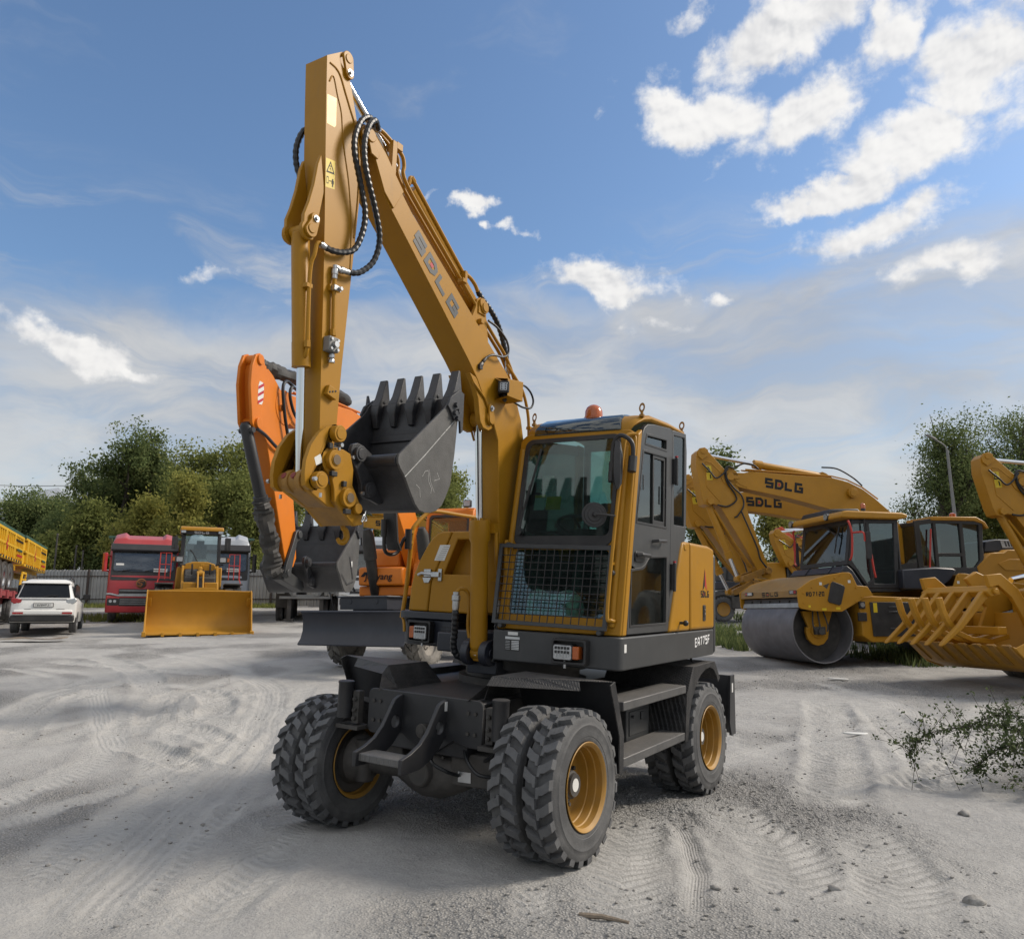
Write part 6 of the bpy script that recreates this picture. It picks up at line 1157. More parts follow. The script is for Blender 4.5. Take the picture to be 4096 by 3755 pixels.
        pl([(-7.28, 2.9), (-7.05, 3.1), (-7.45, 3.24), (-8.0, 3.24), (-8.0, 2.9)], .58, .60, 'panel_step', mt, .01); pl([(-8.25, 3.34), (-8.25, 3.48), (-9.2, 3.48), (-9.2, 3.34)], .58, .60, 'louvre', BLK, .006); pl([(-8.25, 2.95), (-8.25, 3.16), (-9.2, 3.16), (-9.2, 2.95)], .58, .60, 'louvre', BLK, .006)
        pl([(-6.85, 3.45), (-6.95, 3.78), (-7.3, 3.86), (-8.9, 3.86), (-9.1, 3.55)], -1.3, .35, 'engine_hood', NAVY, .03)
        pl([(-7.5, 3.60), (-7.45, 3.84), (-8.9, 3.84), (-8.9, 3.60)], .35, .36, 'hood_grille', STEEL, .004)
        for k in range(12): pl([(-7.62 - .1 * k, 3.64), (-7.58 - .1 * k, 3.80), (-7.63 - .1 * k, 3.80), (-7.67 - .1 * k, 3.64)], .36, .366, 'grille_slot', BLK, 0)
        x0, _ = S_(-3.6, 0); x1, _ = S_(-9.6, 0)
        m = MB(); m.box(x1, -1.5, .95, x0 - .6, .56, 1.25); m.tube2((x0 * .5 + x1 * .5, -.45, .7), (x0 * .5 + x1 * .5, -.45, 1.0), [(0, .7), (1, .7)], 24); m.obj('upper_frame', NAVY, E_, .02)
        for yy in (-1.75, .25):
            m = MB(); m.ext([(x1 + .3, .06), (x0 - .3, .06), (x0 + .05, .40), (x0 - .05, .75), (x0 - .4, .92), (x1 + .4, .92), (x1 + .05, .75), (x1 - .05, .40)], yy, yy + .6, XZ); m.obj('track', CHAS, E_, .04)
    return E_
XA = (6.68, 20.5); HA = (-.98, -.17)
big_excavator('tracked_excavator', 'yellow tracked excavator with level boom behind the roller, nearer of the two lettered booms', XA, HA, YELB, grp='yellow tracked excavators parked at the right')
big_excavator('tracked_excavator', 'yellow tracked excavator half hidden behind another, its lettered boom the lower one', (7.05, 22.9), HA, YELB, 5.0, .91, body=False, grp='yellow tracked excavators parked at the right')
big_excavator('tracked_excavator', 'yellow excavator arm rising behind the grapple loader at the right edge', (13.36, 18.6), (-1, -.04), YELB, 4.2, .9, grp='yellow tracked excavators parked at the right')
big_excavator('tracked_excavator', 'low yellow excavator arm among the machines behind the roller cab', (12.6, 31), HA, YELB, 15., .89, '', body=False, grp='yellow tracked excavators parked at the right')
big_excavator('tracked_excavator', 'yellow excavator boom seen above the white truck left of the raised hood', (-7.0, 40), (-.98, .1), YELB, 1., .92, grp='yellow tracked excavators parked at the right')
big_excavator('tracked_excavator', 'orange red excavator arm far behind, seen left of and through the roller cab', (14.6, 36.5), HA, REDD, 12., .9, 'DEVELON', STKW, body=False)
# ---- tandem roller
gr = .54; RL = thing('road_roller', 'yellow tandem road roller with a wide steel drum and glazed cab at the right', 'roller', (6.76, 16.8, gr), hd_rz((-.985, -.17)))
Zr = lambda l: [(a, b - gr) for a, b in l]
def rp(name, l, y0, y1, mt, bev=.01, par=None, label=None): m = MB(); m.ext(Zr(l), y0, y1, XZ); return m.obj(name, mt, par or RL, bev)
for cx in (.16, -3.74):
    m = MB(); D_ = .70
    m.lathe([(D_, -.12), (D_, -2.48), (D_ - .022, -2.48), (D_ - .022, -.12), (D_, -.12)], 72, lambda r, h, c, q: (cx + r * c, h, 1.243 - gr + r * q)); dm = m.obj('drum', DRUM, RL, .006)
    for yy in (-.55, -2.05): m = MB(); m.tube2((cx, yy - .02, 1.243 - gr), (cx, yy, 1.243 - gr), [(0, D_ - .022), (1, D_ - .022)], 40); m.obj('drum_disc', CHAS, dm)
    k = 1 if cx > 0 else -1
    m = MB(); m.ext([(cx + .34, 1.63 - gr), (cx + .20, 1.28 - gr)] + [(cx + .0 + .27 * math.cos(R_(a)), 1.20 - gr + .30 * math.sin(R_(a))) for a in (20, 0, -30, -60, -90, -120, -150, 180, 160)] + [(cx - .38, 1.63 - gr)], -.42, -.34, XZ); m.cyl((cx, -.5, 1.22 - gr), (cx, -.30, 1.22 - gr), .16, n=20); hg = m.obj('drum_hanger', YELB, RL, .01)
    m = MB(); m.box(cx - .12, -.34, 1.14 - gr, cx + .12, -.22, 1.30 - gr); m.cyl((cx, -.3, 1.2 - gr), (cx, -.16, 1.2 - gr), .07, n=12)
    for dx in (-.14, .12, .0): m.tube(spline([(cx + dx, -.2, 1.2 - gr), (cx + dx * 1.3, -.24, 1.35 - gr), (cx + dx * .9, -.3, 1.64 - gr)], 4), .018, 6)
    m.obj('hydraulic_motor', CHAS, hg, .006)
yk = [(.76, 2.07), (.70, 2.11), (.44, 2.27), (.1, 2.37), (-.32, 2.445), (-.46, 2.445), (-.52, 2.41), (-.63, 2.17), (-.87, 2.15), (-1.0, 1.95), (-.78, 1.93), (-.72, 1.87), (-.23, 1.615), (.42, 1.63), (.70, 1.68), (.745, 1.72)]
mir = lambda l: [(-3.58 - a, b) for a, b in l]
for L_, k in ((yk, 1), (mir(yk), -1)):
    for y0, y1 in ((-.04, .0), (-2.72, -2.68)):
        q = rp('side_yoke', L_, y0, y1, YELB, .008)
        if y1 == 0:
            m = MB()
            for a, b in ((.62, 2.0), (.42, 2.12), (.0, 2.22), (-.12, 2.32), (-.24, 2.38), (-.50, 2.37), (-.60, 2.12), (-.58, 1.83), (-.72, 1.93), (.62, 1.80), (-.05, 2.22)):
                x = a if k > 0 else -3.58 - a; m.bolt((x, 0, b - gr), (0, 1, 0), .022, .015)
            m.obj('yoke_bolt', YELB, q)
            pn = [(-.06, 2.25), (-.31, 2.165), (-.335, 2.12), (-.215, 1.77), (-.17, 1.75), (.06, 1.81), (.085, 1.85), (-.02, 2.22)]; rp('inspection_window', pn if k > 0 else mir(pn), 0, .02, BLK, .008, q)
            tx = [(.17, 2.16), (.02, 2.21), (.08, 2.09)]; rp('yoke_opening', tx if k > 0 else mir(tx), 0, .002, CHAS, 0, q)
            for (a, b) in ((.19, 2.17), (-.48, 2.22)):
                x = a if k > 0 else -3.58 - a; m = MB(); m.box(x, .0005, b - gr, x + .06, .0015, b - gr + .06); m.obj('decal', PAPER, q)
            for (a, b, w_) in ((.48, 1.70, .05), (.12, 1.64, .10), (-.20, 1.66, .10)):
                x = a if k > 0 else -3.58 - a; m = MB(); m.box(x, .0005, b - gr, x + w_, .0015, b - gr + .05); m.obj('decal', STKY, q)
letters('RD7120', (.57, .001, 1.925 - gr), (-1, 0, .04), (0, 0, 1), .098, STKG, RL, 'model_lettering', .60, .20, .14); letters('RD7120', (-3.72, .001, 1.965 - gr), (-1, 0, .04), (0, 0, 1), .098, STKG, RL, 'model_lettering', .60, .20, .14)
topp = [(.74, 2.06), (.66, 2.12), (.44, 2.26), (.1, 2.36), (-.32, 2.43), (-.40, 2.43), (-.40, 2.40), (.1, 2.33), (.42, 2.23), (.62, 2.09), (.70, 2.02), (.70, 1.92), (.74, 1.92)]
for L_, k in ((topp, 1), (mir(topp), -1)):
    rp('yoke_top', L_, -2.68, -.04, mat('sunlit_dust_cover', (.28, .155, .035), .5, dust=.45, dustc=(.26, .20, .13)), .006)  # yoke cover in yellow paint under brown dust
    lw = [(.66, 1.90), (.68, 1.72), (.60, 1.72), (.60, 1.90)]; rp('scraper_bracket', lw if k > 0 else mir(lw), -2.66, -.06, CHAS, .006)
    ls = [(.70, 1.80), (.72, 1.70), (.70, 1.70), (.68, 1.80)]; rp('scraper', ls if k > 0 else mir(ls), -2.62, -.06, STEEL, .004)
    for i in range(6):
        lb_ = [(.69, 1.86), (.70, 1.80), (.68, 1.80), (.67, 1.86)]; rp('scraper_clip', lb_ if k > 0 else mir(lb_), -2.55 + .43 * i, -2.22 + .43 * i, BLK, .004)
for (y0, y1, fl) in ((-2.42, -2.02, 1), (-.36, .0 - .04, 0)):
    m = MB(); m.box(.74, y0, 1.985 - gr, .76, y1, 2.055 - gr + .01); hl_ = m.obj('headlamp', BLK, RL, .004)
    m = MB(); m.box(.76, y0 + (.14 if fl else .04), 1.995 - gr, .765, y1 - (.04 if fl else .14), 2.055 - gr); m.obj('lens', LENS, hl_, .002)
    m = MB(); m.box(.76, y0 + .03 if fl else y1 - .12, 1.995 - gr, .765, y0 + .12 if fl else y1 - .03, 2.055 - gr); m.obj('indicator', REDL, hl_, .002)
letters('SDLG', (.7415, -1.60, 1.945 - gr), (0, 1, 0), (0, 0, 1), .10, STKG, RL, 'maker_lettering', 1.55, .24, .4); m = MB(); m.box(.744, -1.60 + .25, 1.98 - gr, .745, -1.60 + .29, 2.01 - gr); m.obj('logo_dot', STKR, RL)
rp('front_hood', [(-.30, 2.44), (-.42, 2.58), (-.50, 2.60), (-.62, 2.50), (-.95, 2.0), (-.85, 1.97), (-.60, 2.30), (-.45, 2.44)], -2.2, -.10, NAVY, .02)
for yy in (-1.5, -.55): rp('hood_rib', [(-.28, 2.45), (-.42, 2.61), (-.46, 2.60), (-.40, 2.45)], yy, yy + .03, NAVY, .004)
rp('rear_hood', [(-1.80, 2.52), (-2.62, 2.58), (-3.05, 2.56), (-3.13, 2.52), (-2.95, 2.3), (-2.66, 2.10), (-1.80, 2.10)], -2.2, -.08, NAVY, .03)
rp('chassis', [(-.66, 1.90), (-.72, 1.30), (-.71, 1.12), (-.92, .98), (-2.7, .98), (-2.9, 1.2), (-2.8, 1.9), (-1.0, 1.95)], -2.4, -.06, YELB, .02)
ch_ = rp('access_door', [(-.92, 1.82), (-.95, 1.10), (-1.95, 1.10), (-1.95, 1.82)], -.06, -.03, BLK, .01)
for z in (1.70, 1.60, 1.25): rp('door_slot', [(-1.35, z), (-1.55, z), (-1.55, z + .03), (-1.35, z + .03)], -.03, -.02, DRK2, .004, ch_)
m = MB(); m.box(-1.08, -.03, 1.60 - gr, -.99, -.028, 1.80 - gr); m.obj('warning_sticker', STKY, ch_)
m = MB(); m.box(-.80, -.06, 1.68 - gr, -.66, -.02, 1.83 - gr); lp_ = m.obj('side_lamp', BLK, RL, .006); m = MB(); m.cyl((-.73, -.02, 1.76 - gr), (-.73, -.005, 1.76 - gr), .05, n=16); m.obj('lens', LENS, lp_)
m = MB(); m.box(-.82, -.06, 1.42 - gr, -.62, -.02, 1.60 - gr); m.obj('valve_box', BLK, RL, .006)
# roller cab
m = MB(); ZC = lambda z: z - gr
crn = [(-.60, 2.66), (-.76, 3.62), (-1.90, 3.64), (-1.80, 2.12), (-1.04, 2.12), (-.78, 2.5)]
m.plate(Zr(crn), [Zr([(-.72, 2.72), (-.80, 3.52), (-1.12, 3.54), (-1.16, 2.3), (-1.06, 2.22)]), Zr([(-1.20, 3.54), (-1.80, 3.55), (-1.72, 2.22), (-1.22, 2.22)])], -.30, -.25, XZ)
m.plate(Zr(crn), [Zr([(-.72, 2.72), (-.80, 3.52), (-1.80, 3.55), (-1.72, 2.22), (-1.06, 2.22)])], -2.22, -2.17, XZ)
fq = lambda y, z, d: (-.60 - .167 * (z - 2.66) + d, y, z - gr)
m.plate([(-2.22, 2.62), (-.25, 2.62), (-.25, 3.64), (-2.22, 3.64)], [[(-2.12, 2.72), (-.36, 2.72), (-.36, 3.54), (-2.12, 3.54)]], -.04, .0, fq)
rb2 = lambda y, z, d: (-1.86 + d, y, z - gr)
m.plate([(-2.22, 2.1), (-.25, 2.1), (-.25, 3.64), (-2.22, 3.64)], [[(-2.12, 2.6), (-.36, 2.6), (-.36, 3.54), (-2.12, 3.54)]], -.04, .0, rb2); cb_ = m.obj('cab', BLK, RL, .01)
m = MB(); m.ext([(-2.14, 2.70), (-.34, 2.70), (-.34, 3.56), (-2.14, 3.56)], -.02, -.015, fq); m.ext(Zr([(-.70, 2.70), (-.79, 3.56), (-1.82, 3.57), (-1.74, 2.18), (-1.05, 2.18)]), -.285, -.28, XZ); m.ext(Zr([(-.70, 2.70), (-.79, 3.56), (-1.82, 3.57), (-1.74, 2.18), (-1.05, 2.18)]), -2.20, -2.195, XZ); m.ext([(-2.14, 2.58), (-.34, 2.58), (-.34, 3.56), (-2.14, 3.56)], -.02, -.015, rb2); m.obj('glass', glassmat('roller_glass', (.66, .74, .74), .09, .07), cb_)
m = MB(); m.box(-1.7, -1.5, 2.15 - gr, -1.2, -.95, 2.6 - gr); m.box(-1.75, -1.5, 2.6 - gr, -1.6, -.95, 3.2 - gr); m.tube([(-.9, -1.2, 2.15 - gr), (-1.0, -1.2, 2.75 - gr)], .06, 8); m.tube([(-1.0 + .03 * math.cos(t * .524), -1.2 + .2 * math.cos(t * .524), 2.78 - gr + .19 * math.sin(t * .524)) for t in range(13)], .018, 6); m.obj('seat', SEAT, cb_, .03)
m = MB(); m.box(-1.85, -2.2, 2.05 - gr, -.72, -.27, 2.16 - gr); m.obj('cab_floor', BLK, cb_)
rp('cab_roof', [(-.45, 3.64), (-.44, 3.70), (-.50, 3.78), (-.62, 3.80), (-1.95, 3.78), (-2.08, 3.74), (-2.06, 3.66), (-1.9, 3.63), (-.8, 3.63)], -2.36, -.12, YELB, .03)
rp('air_conditioner', [(-.62, 3.80), (-.70, 3.93), (-1.4, 3.96), (-1.55, 3.80)], -2.1, -.9, BLK, .03)
for yy in (-2.22, -.68): m = MB(); m.tube2((-.52, yy, 3.72 - gr), (-.42, yy, 3.71 - gr), [(0, .05), (.3, .08), (.9, .085), (1, .075)], 16); q = m.obj('roof_lamp', BLK, RL); m = MB(); m.cyl((-.42, yy, 3.71 - gr), (-.412, yy, 3.71 - gr), .07, n=16); m.obj('lens', LENS, q)
m = MB(); m.cyl((-1.05, -.2, 3.35 - gr), (-1.05, -.2, 3.80 - gr), .018, n=8); m.cyl((-1.05, -.2, 3.80 - gr), (-1.05, -.2, 3.86 - gr), .05, n=12); q = m.obj('beacon_pole', BLK, RL); m = MB(); m.tube2((-1.05, -.2, 3.86 - gr), (-1.05, -.2, 3.98 - gr), [(0, .05), (.7, .05), (.9, .035), (1, .01)], 12); m.obj('beacon', AMB, q)
for yy, dy in ((-.14, 1), (-2.36, -1)):
    m = MB(); m.tube(spline([(-.62, yy, 3.56 - gr), (-.60, yy + .06 * dy, 3.54 - gr), (-.64, yy + .08 * dy, 3.3 - gr), (-.62, yy + .08 * dy, 2.95 - gr), (-.60, yy + .06 * dy, 2.78 - gr), (-.60, yy, 2.72 - gr)], 4), .022, 8); m.tube(spline([(-.64, yy + .08 * dy, 3.30 - gr), (-.74, yy + .28 * dy, 3.30 - gr), (-.76, yy + .34 * dy, 3.24 - gr), (-.76, yy + .34 * dy, 3.1 - gr)], 4), .020, 8); q = m.obj('grab_rail', REDRAIL, RL)
    m = MB(); m.loft([[(-.80 + a * .5, yy + (.34 + b) * dy, z - gr) for a, b in ((.05, -.02), (.05, .04), (-.08, .10), (-.14, .04), (-.10, -.06))] for z in (2.72, 2.78, 3.1, 3.28, 3.30)]); m.obj('mirror', BLK, q, .01)
m = MB(); m.tube([(-1.16, -.2, 2.85 - gr), (-1.18, -.18, 2.5 - gr), (-1.22, -.2, 2.35 - gr)], .022, 8); m.obj('door_rail', REDRAIL, RL)
m = MB(); m.tube([fq(-.62, 3.50, .03), fq(-.66, 3.2, .05), fq(-.70, 2.9, .04)], .016, 6)
for k in range(3): m.tube([fq(-1.35 + .09 * k, 3.58, .04), fq(-.60 - .02 * k, 3.30 - .03 * k, .05)], .008, 5)
m.obj('wiper', BLK, RL)
# ---- wheel loader with log grapple at the right edge
GP = thing('grapple_loader', 'yellow loader with a log grapple of pointed tines at the right edge', 'loader', (8.0, 14.0, G(8.0, 14.0)), hd_rz((-.97, -.24)))
g0 = G(8.0, 14.0); zz = lambda z: z - g0
def gp(name, l, y0, y1, mt=YELB, bev=.012, par=None): m = MB(); m.ext([(a, zz(b)) for a, b in l], y0, y1, XZ); return m.obj(name, mt, par or GP, bev)
lo_ = [(.28, 1.06), (.20, .98), (-.1, .72), (-.40, .62), (-.9, .70), (-1.25, 1.1), (-1.3, 1.6), (-1.22, 1.6), (-1.17, 1.15), (-.85, .76), (-.40, .69), (-.05, .82), (.2, 1.04)]
gp('bucket_floor', lo_, -1.15, 1.15, YELB, .006)
for y0, y1 in ((1.13, 1.17), (-1.17, -1.13)): gp('bucket_side', [(.24, 1.03), (.18, .96), (-.1, .70), (-.40, .60), (-.9, .68), (-1.27, 1.1), (-1.3, 1.6), (-1.0, 1.62), (-.45, 1.40), (-.10, 1.16)], y0, y1, YELB, .006)
for k in range(8): gp('cutting_tooth', [(.34, 1.07), (.20, .94), (-.05, .74), (-.08, .77), (.16, 1.0), (.30, 1.09)], -1.12 + .30 * k, -.98 + .30 * k, YELS, .006)
for k in range(5):
    y = -1.02 + .33 * k; gp('tine', [(-.30, 1.98), (-.20, 2.02), (-.04, 1.95), (.48, 1.41), (.86, 1.10), (.90, 1.04), (.82, 1.06), (.42, 1.33), (-.12, 1.82)], y - .045, y + .045, YELB, .015)
for k in range(4):
    y = -.86 + .33 * k
    pts = [(.72, 1.84), (.66, 1.60), (.58, 1.42), (.40, 1.22), (.10, 1.10), (-.3, 1.06), (-.7, 1.15)]; o_ = offs(pts, .09)
    m = MB(); m.loft([[(a[0], y - .045, zz(a[1])), (a[0], y + .045, zz(a[1])), (b[0], y + .045, zz(b[1])), (b[0], y - .045, zz(b[1]))] for a, b in zip(pts, o_)]); m.obj('lower_tine', YELB, GP, .012)
gp('grapple_beam', [(-.36, 1.90), (-.32, 2.04), (-.16, 2.06), (-.06, 1.96), (-.14, 1.86)], -1.12, .42, YELB, .02)
gp('cross_beam', [(-.40, 1.22), (-.40, 1.36), (-.22, 1.36), (-.22, 1.22)], -1.12, .42, YELB, .015)
for y0 in (.36, -1.14):
    pts = [(-.12, 2.02), (-.30, 2.06), (-.55, 1.86), (-.72, 1.56), (-.86, 1.22), (-.96, 1.02)]; o_ = offs(pts, .22)
    m = MB(); m.loft([[(a[0], y0, zz(a[1])), (a[0], y0 + .08, zz(a[1])), (b[0], y0 + .08, zz(b[1])), (b[0], y0, zz(b[1]))] for a, b in zip(pts, o_)]); m.cyl((-.22, y0 - .02, zz(1.96)), (-.22, y0 + .11, zz(1.96)), .05, n=14); m.obj('grapple_arm', YELB, GP, .012)
for y0 in (.62, -.70): gp('lift_arm', [(-.85, 1.95), (-.65, 2.22), (-.9, 2.36), (-1.3, 2.2), (-2.4, 2.1), (-2.4, 1.8), (-1.4, 1.6), (-.95, 1.1), (-.8, 1.2), (-1.05, 1.7)], y0, y0 + .09, YELB, .02)
m = MB(); m.cyl((-.72, .3, zz(2.16)), (-1.2, .3, zz(2.26)), .05, n=14); m.obj('grapple_rod', CHR, GP); m = MB(); m.cyl((-1.15, .3, zz(2.25)), (-2.2, .3, zz(2.45)), .085, n=16); m.obj('grapple_cylinder', YELB, GP)
m = MB(); m.tube(spline([(-.28, 1.0, zz(2.02)), (-.45, 1.1, zz(1.95)), (-.60, 1.15, zz(1.75)), (-.62, 1.15, zz(1.62))], 5), .02, 7); m.obj('hydraulic_hose', HOSE, GP)
gp('front_frame', [(-1.5, 1.1), (-1.5, 2.0), (-2.6, 2.2), (-3.4, 2.0), (-3.4, 1.0)], -.5, .5, YELB, .03); gp('hood', [(-3.4, 1.2), (-3.4, 2.3), (-5.6, 2.2), (-5.8, 1.2)], -.8, .8, YELB, .06)
gp('cab', [(-3.0, 2.1), (-2.9, 3.5), (-4.3, 3.5), (-4.3, 2.1)], -.7, .7, BLK, .05)
lt_ = road_tyre('loader', .72, .55, 12, .5, RUBD); lr_ = disc_rim('loader_rim', .36, .5, YELB)
for x in (-2.3, -4.9):
    for y in (.95, -.95): wheel_at(GP, x, y, .70, lt_, lr_, y < 0)
# ------------------------------------------------------------------ lorries
def face_cam(x, y, off=0.): return math.atan2(-y, -x) + R_(off)      # heading (local +X) towards the point the camera stands at
def lorry(nm, label, x, y, off, paint, body, badge=None, grille=STEEL, hgt=1., roofmt=None):
    g = G(x, y); T_ = thing(nm, label, 'truck', (x, y, g), face_cam(x, y, off), 'tipper trucks parked along the fence')
    def bp(name, l, y0, y1, mt, bev=.03, par=None, l2=None): m = MB(); m.ext(l, y0, y1, XZ); return m.obj(name, mt, par or T_, bev)
    W = 1.24
    m = MB(); sec = [(0.0, .55), (.02, 1.15), (-.02, 1.78), (-.10, 1.95), (-.32, 2.95), (-.42, 3.02), (-2.1, 3.02), (-2.1, .95), (-.6, .95), (-.55, .55)]
    m.loft([[(a - (.06 if abs(yy) > 1.2 else 0), yy, b) for a, b in sec] for yy in (-W, -W + .12, W - .12, W)]); cab_ = m.obj('cab', paint, T_, .03)
    m = MB(); rs = []
    for yy, k in ((-1.18, .0), (-1.10, .30), (-.75, .42), (-.62, .30), (.62, .30), (.75, .42), (1.10, .30), (1.18, .0)): rs.append([(-.36, yy, 3.0), (-.50, yy, 3.12 + k * .5), (-.95, yy, 3.18 + k * .9), (-2.0, yy, 3.25 + k * .9), (-2.1, yy, 3.0)])
    m.loft(rs); m.obj('roof_fairing', paint if not roofmt else roofmt, T_, .03, ang=30)
    bp('sun_visor', [(-.10, 2.74), (-.06, 2.82), (-.20, 3.06), (-.38, 3.04), (-.34, 2.84)], -1.22, 1.22, DRK, .02)
    for s in (1, -1): m = MB(); m.box(-.10, s * .98 - .16, 2.80, -.085, s * .98 + .12, 2.86, Matrix.Translation((0, 0, 0))); m.obj('marker_lamp', PAPER, T_)
    fw_ = lambda a, b, d: (-.085 - (b - 1.95) * .225 + d, a, b)
    m = MB(); m.ext(rrect(-1.16, 1.62, 1.16, 2.80, .06), .0, .012, lambda a, b, d: (-.02 - max(0, b - 1.80) * .24 + d + .01, a, b)); m.obj('windscreen_surround', BLK, T_)
    m = MB(); m.ext(rrect(-1.08, 1.98, 1.08, 2.74, .10, 5), .012, .018, lambda a, b, d: (-.02 - max(0, b - 1.80) * .24 + d + .012, a, b)); m.obj('windscreen', GLST, T_)
    m = MB()
    for s in (-.75, .05): m.tube([(.0, s, 1.99), (-.03, s + .3, 2.04), (-.04, s + .72, 2.02)], .014, 5)
    m.obj('wiper', BLK, T_)
    for (a, b, c, d) in ((-1.0, 2.20, -.72, 2.28), (.35, 1.96, .86, 2.10)): m = MB(); fq_ = lambda u, v: (-.02 - max(0, v - 1.8) * .24 + .034, u, v); m.add([fq_(a, b), fq_(c, b), fq_(c, d), fq_(a, d)], [(0, 1, 2, 3)]); m.obj('paper_notice', PAPER, T_)
    gr_ = bp('grille', [(.03, 1.28), (.05, .92), (.0, .92), (.0, 1.28)], -.82, .82, BLK, .02)
    for k in range(2): m = MB(); m.box(.045, -.80, 1.20 - .13 * k, .06, .80, 1.225 - .13 * k); m.obj('grille_bar', STEEL, gr_, .005)
    bm_ = bp('bumper', [(.10, .36), (.14, .55), (.13, .98), (.06, 1.06), (-.1, 1.06), (-.5, .98), (-.5, .42)], -1.25, 1.25, paint, .05)
    m = MB(); m.loft([[(.145 - (.05 if abs(yy) > 1.1 else 0), yy, z + (.06 if abs(yy) > .9 else 0)) for z in (1.00, 1.06)] + [(.05, yy, 1.06), (.05, yy, 1.0)] for yy in (-1.24, -1.1, -.85, .85, 1.1, 1.24)]); m.obj('bumper_trim', STEEL if paint == RED else PAPER, bm_)
    m = MB(); m.ext(rrect(-.80, .62, .80, .94, .04), .135, .15, YZ); lg_ = m.obj('lower_grille', BLK, bm_, .008)
    for k in range(3): m = MB(); m.box(.15, -.76, .70 + .08 * k, .158, .76, .715 + .08 * k); m.obj('grille_bar', STEEL, lg_)
    for s in (1, -1):
        m = MB(); m.ext(rrect(s * 1.0 - .20, .64, s * 1.0 + .20, .92, .05), .12, .148, YZ); h_ = m.obj('headlight', BLK, bm_, .006)
        for dy in (-.08, .07): m = MB(); m.cyl((.148, s * 1.0 + dy, .80), (.156, s * 1.0 + dy, .80), .055, n=16); m.obj('lens', LENS, h_)
        m = MB(); m.loft([[(-.10 + a, s * (1.36 + b), z) for a, b in ((.06, -.05), (.10, .05), (-.12, .13), (-.16, -.02))] for z in (1.95, 2.0, 2.5, 2.68)]); m.tube([(-.3, s * 1.2, 2.55), (-.12, s * 1.34, 2.6)], .03, 6); m.tube([(-.3, s * 1.2, 1.95), (-.12, s * 1.34, 1.98)], .03, 6); m.obj('mirror', paint if s < 0 and paint == RED else BLK, T_, .02)
        m = MB(); m.ext([(-.35, 2.0), (-.50, 2.72), (-1.25, 2.72), (-1.25, 2.0)], s * 1.241, s * 1.246, XZ); m.obj('side_window', GLST, T_)
        m = MB(); m.ext([(-.30, .96), (-1.3, .96), (-1.35, .75), (-.25, .75)] , s * 1.1, s * 1.25, XZ); m.obj('step', BLK, T_, .02)
    if badge == 'round':
        m = MB(); m.tube2((.0, -.05, 1.50), (.035, -.05, 1.50), [(0, .19), (.6, .19), (1, .17)], 28); b_ = m.obj('badge', mat('bronze_badge', (.30, .12, .05), .3, .8), T_)
        m = MB(); m.cyl((.034, -.05, 1.50), (.038, -.05, 1.50), .145, n=28); m.obj('badge_field', BLK, b_)
        m = MB(); ribbon(m, [(.09, 1.58), (-.02, 1.60), (-.10, 1.55), (-.06, 1.50), (.0, 1.50), (.04, 1.46), (-.02, 1.40), (-.11, 1.42)], .045, lambda a, b: (.040, -.05 + a, b)); m.obj('badge_mark', mat('bronze_badge', (.3, .12, .05)), b_)
    # tipper body and chassis
    m = MB(); m.box(-8.6, -1.22, 1.35, -2.3, 1.22, 2.9); bd = m.obj('tipper_body', body, T_, .02); m = MB(); m.box(-8.65, -1.42, 3.42, -2.0, -1.30, 3.50); m.box(-8.65, 1.30, 3.42, -2.0, 1.42, 3.50); m.box(-2.1, -1.42, 3.40, -1.95, 1.42, 3.50); m.box(-2.2, -1.25, 1.35, -2.1, 1.25, 3.42); m.obj('top_rail', GRN, bd, .01)
    for k in range(9): m = MB(); m.box(-2.5 - .7 * k, -1.27, 1.4, -2.4 - .7 * k, -1.22, 2.9); m.box(-2.5 - .7 * k, 1.22, 1.4, -2.4 - .7 * k, 1.27, 2.9); m.obj('rib', body, bd)
    m = MB(); m.box(-8.5, -.45, .75, -.4, .45, 1.05); m.obj('chassis', CHAS, T_, .02)
    t_ = road_tyre('truck', .53, .30, 0, .55, RUB); ri_ = disc_rim('truck_rim', .29, .28, STEEL)
    for xx in (-.95, -4.8, -6.2):
        for s in (1, -1): wheel_at(T_, xx, s * 1.02, .52, t_, ri_, s < 0)
    return T_
def pol(px, yy): return ((px - 1008) / 1540.5 * yy, yy)
x, y = pol(288, 31.2); lorry('tipper_truck', 'red tipper truck cab with a round bronze badge, left of the loader', x, y, 0, RED, TRY, 'round')
x, y = pol(432, 31.6); lorry('tipper_truck', 'silver grey tipper truck cab partly hidden behind the loader', x, y, 0, SILV, TRY)
x, y = pol(733, 31.6); lorry('tipper_truck', 'white tipper truck behind the orange excavator bucket', x, y, 0, WHTT, GREYB, roofmt=SILV)
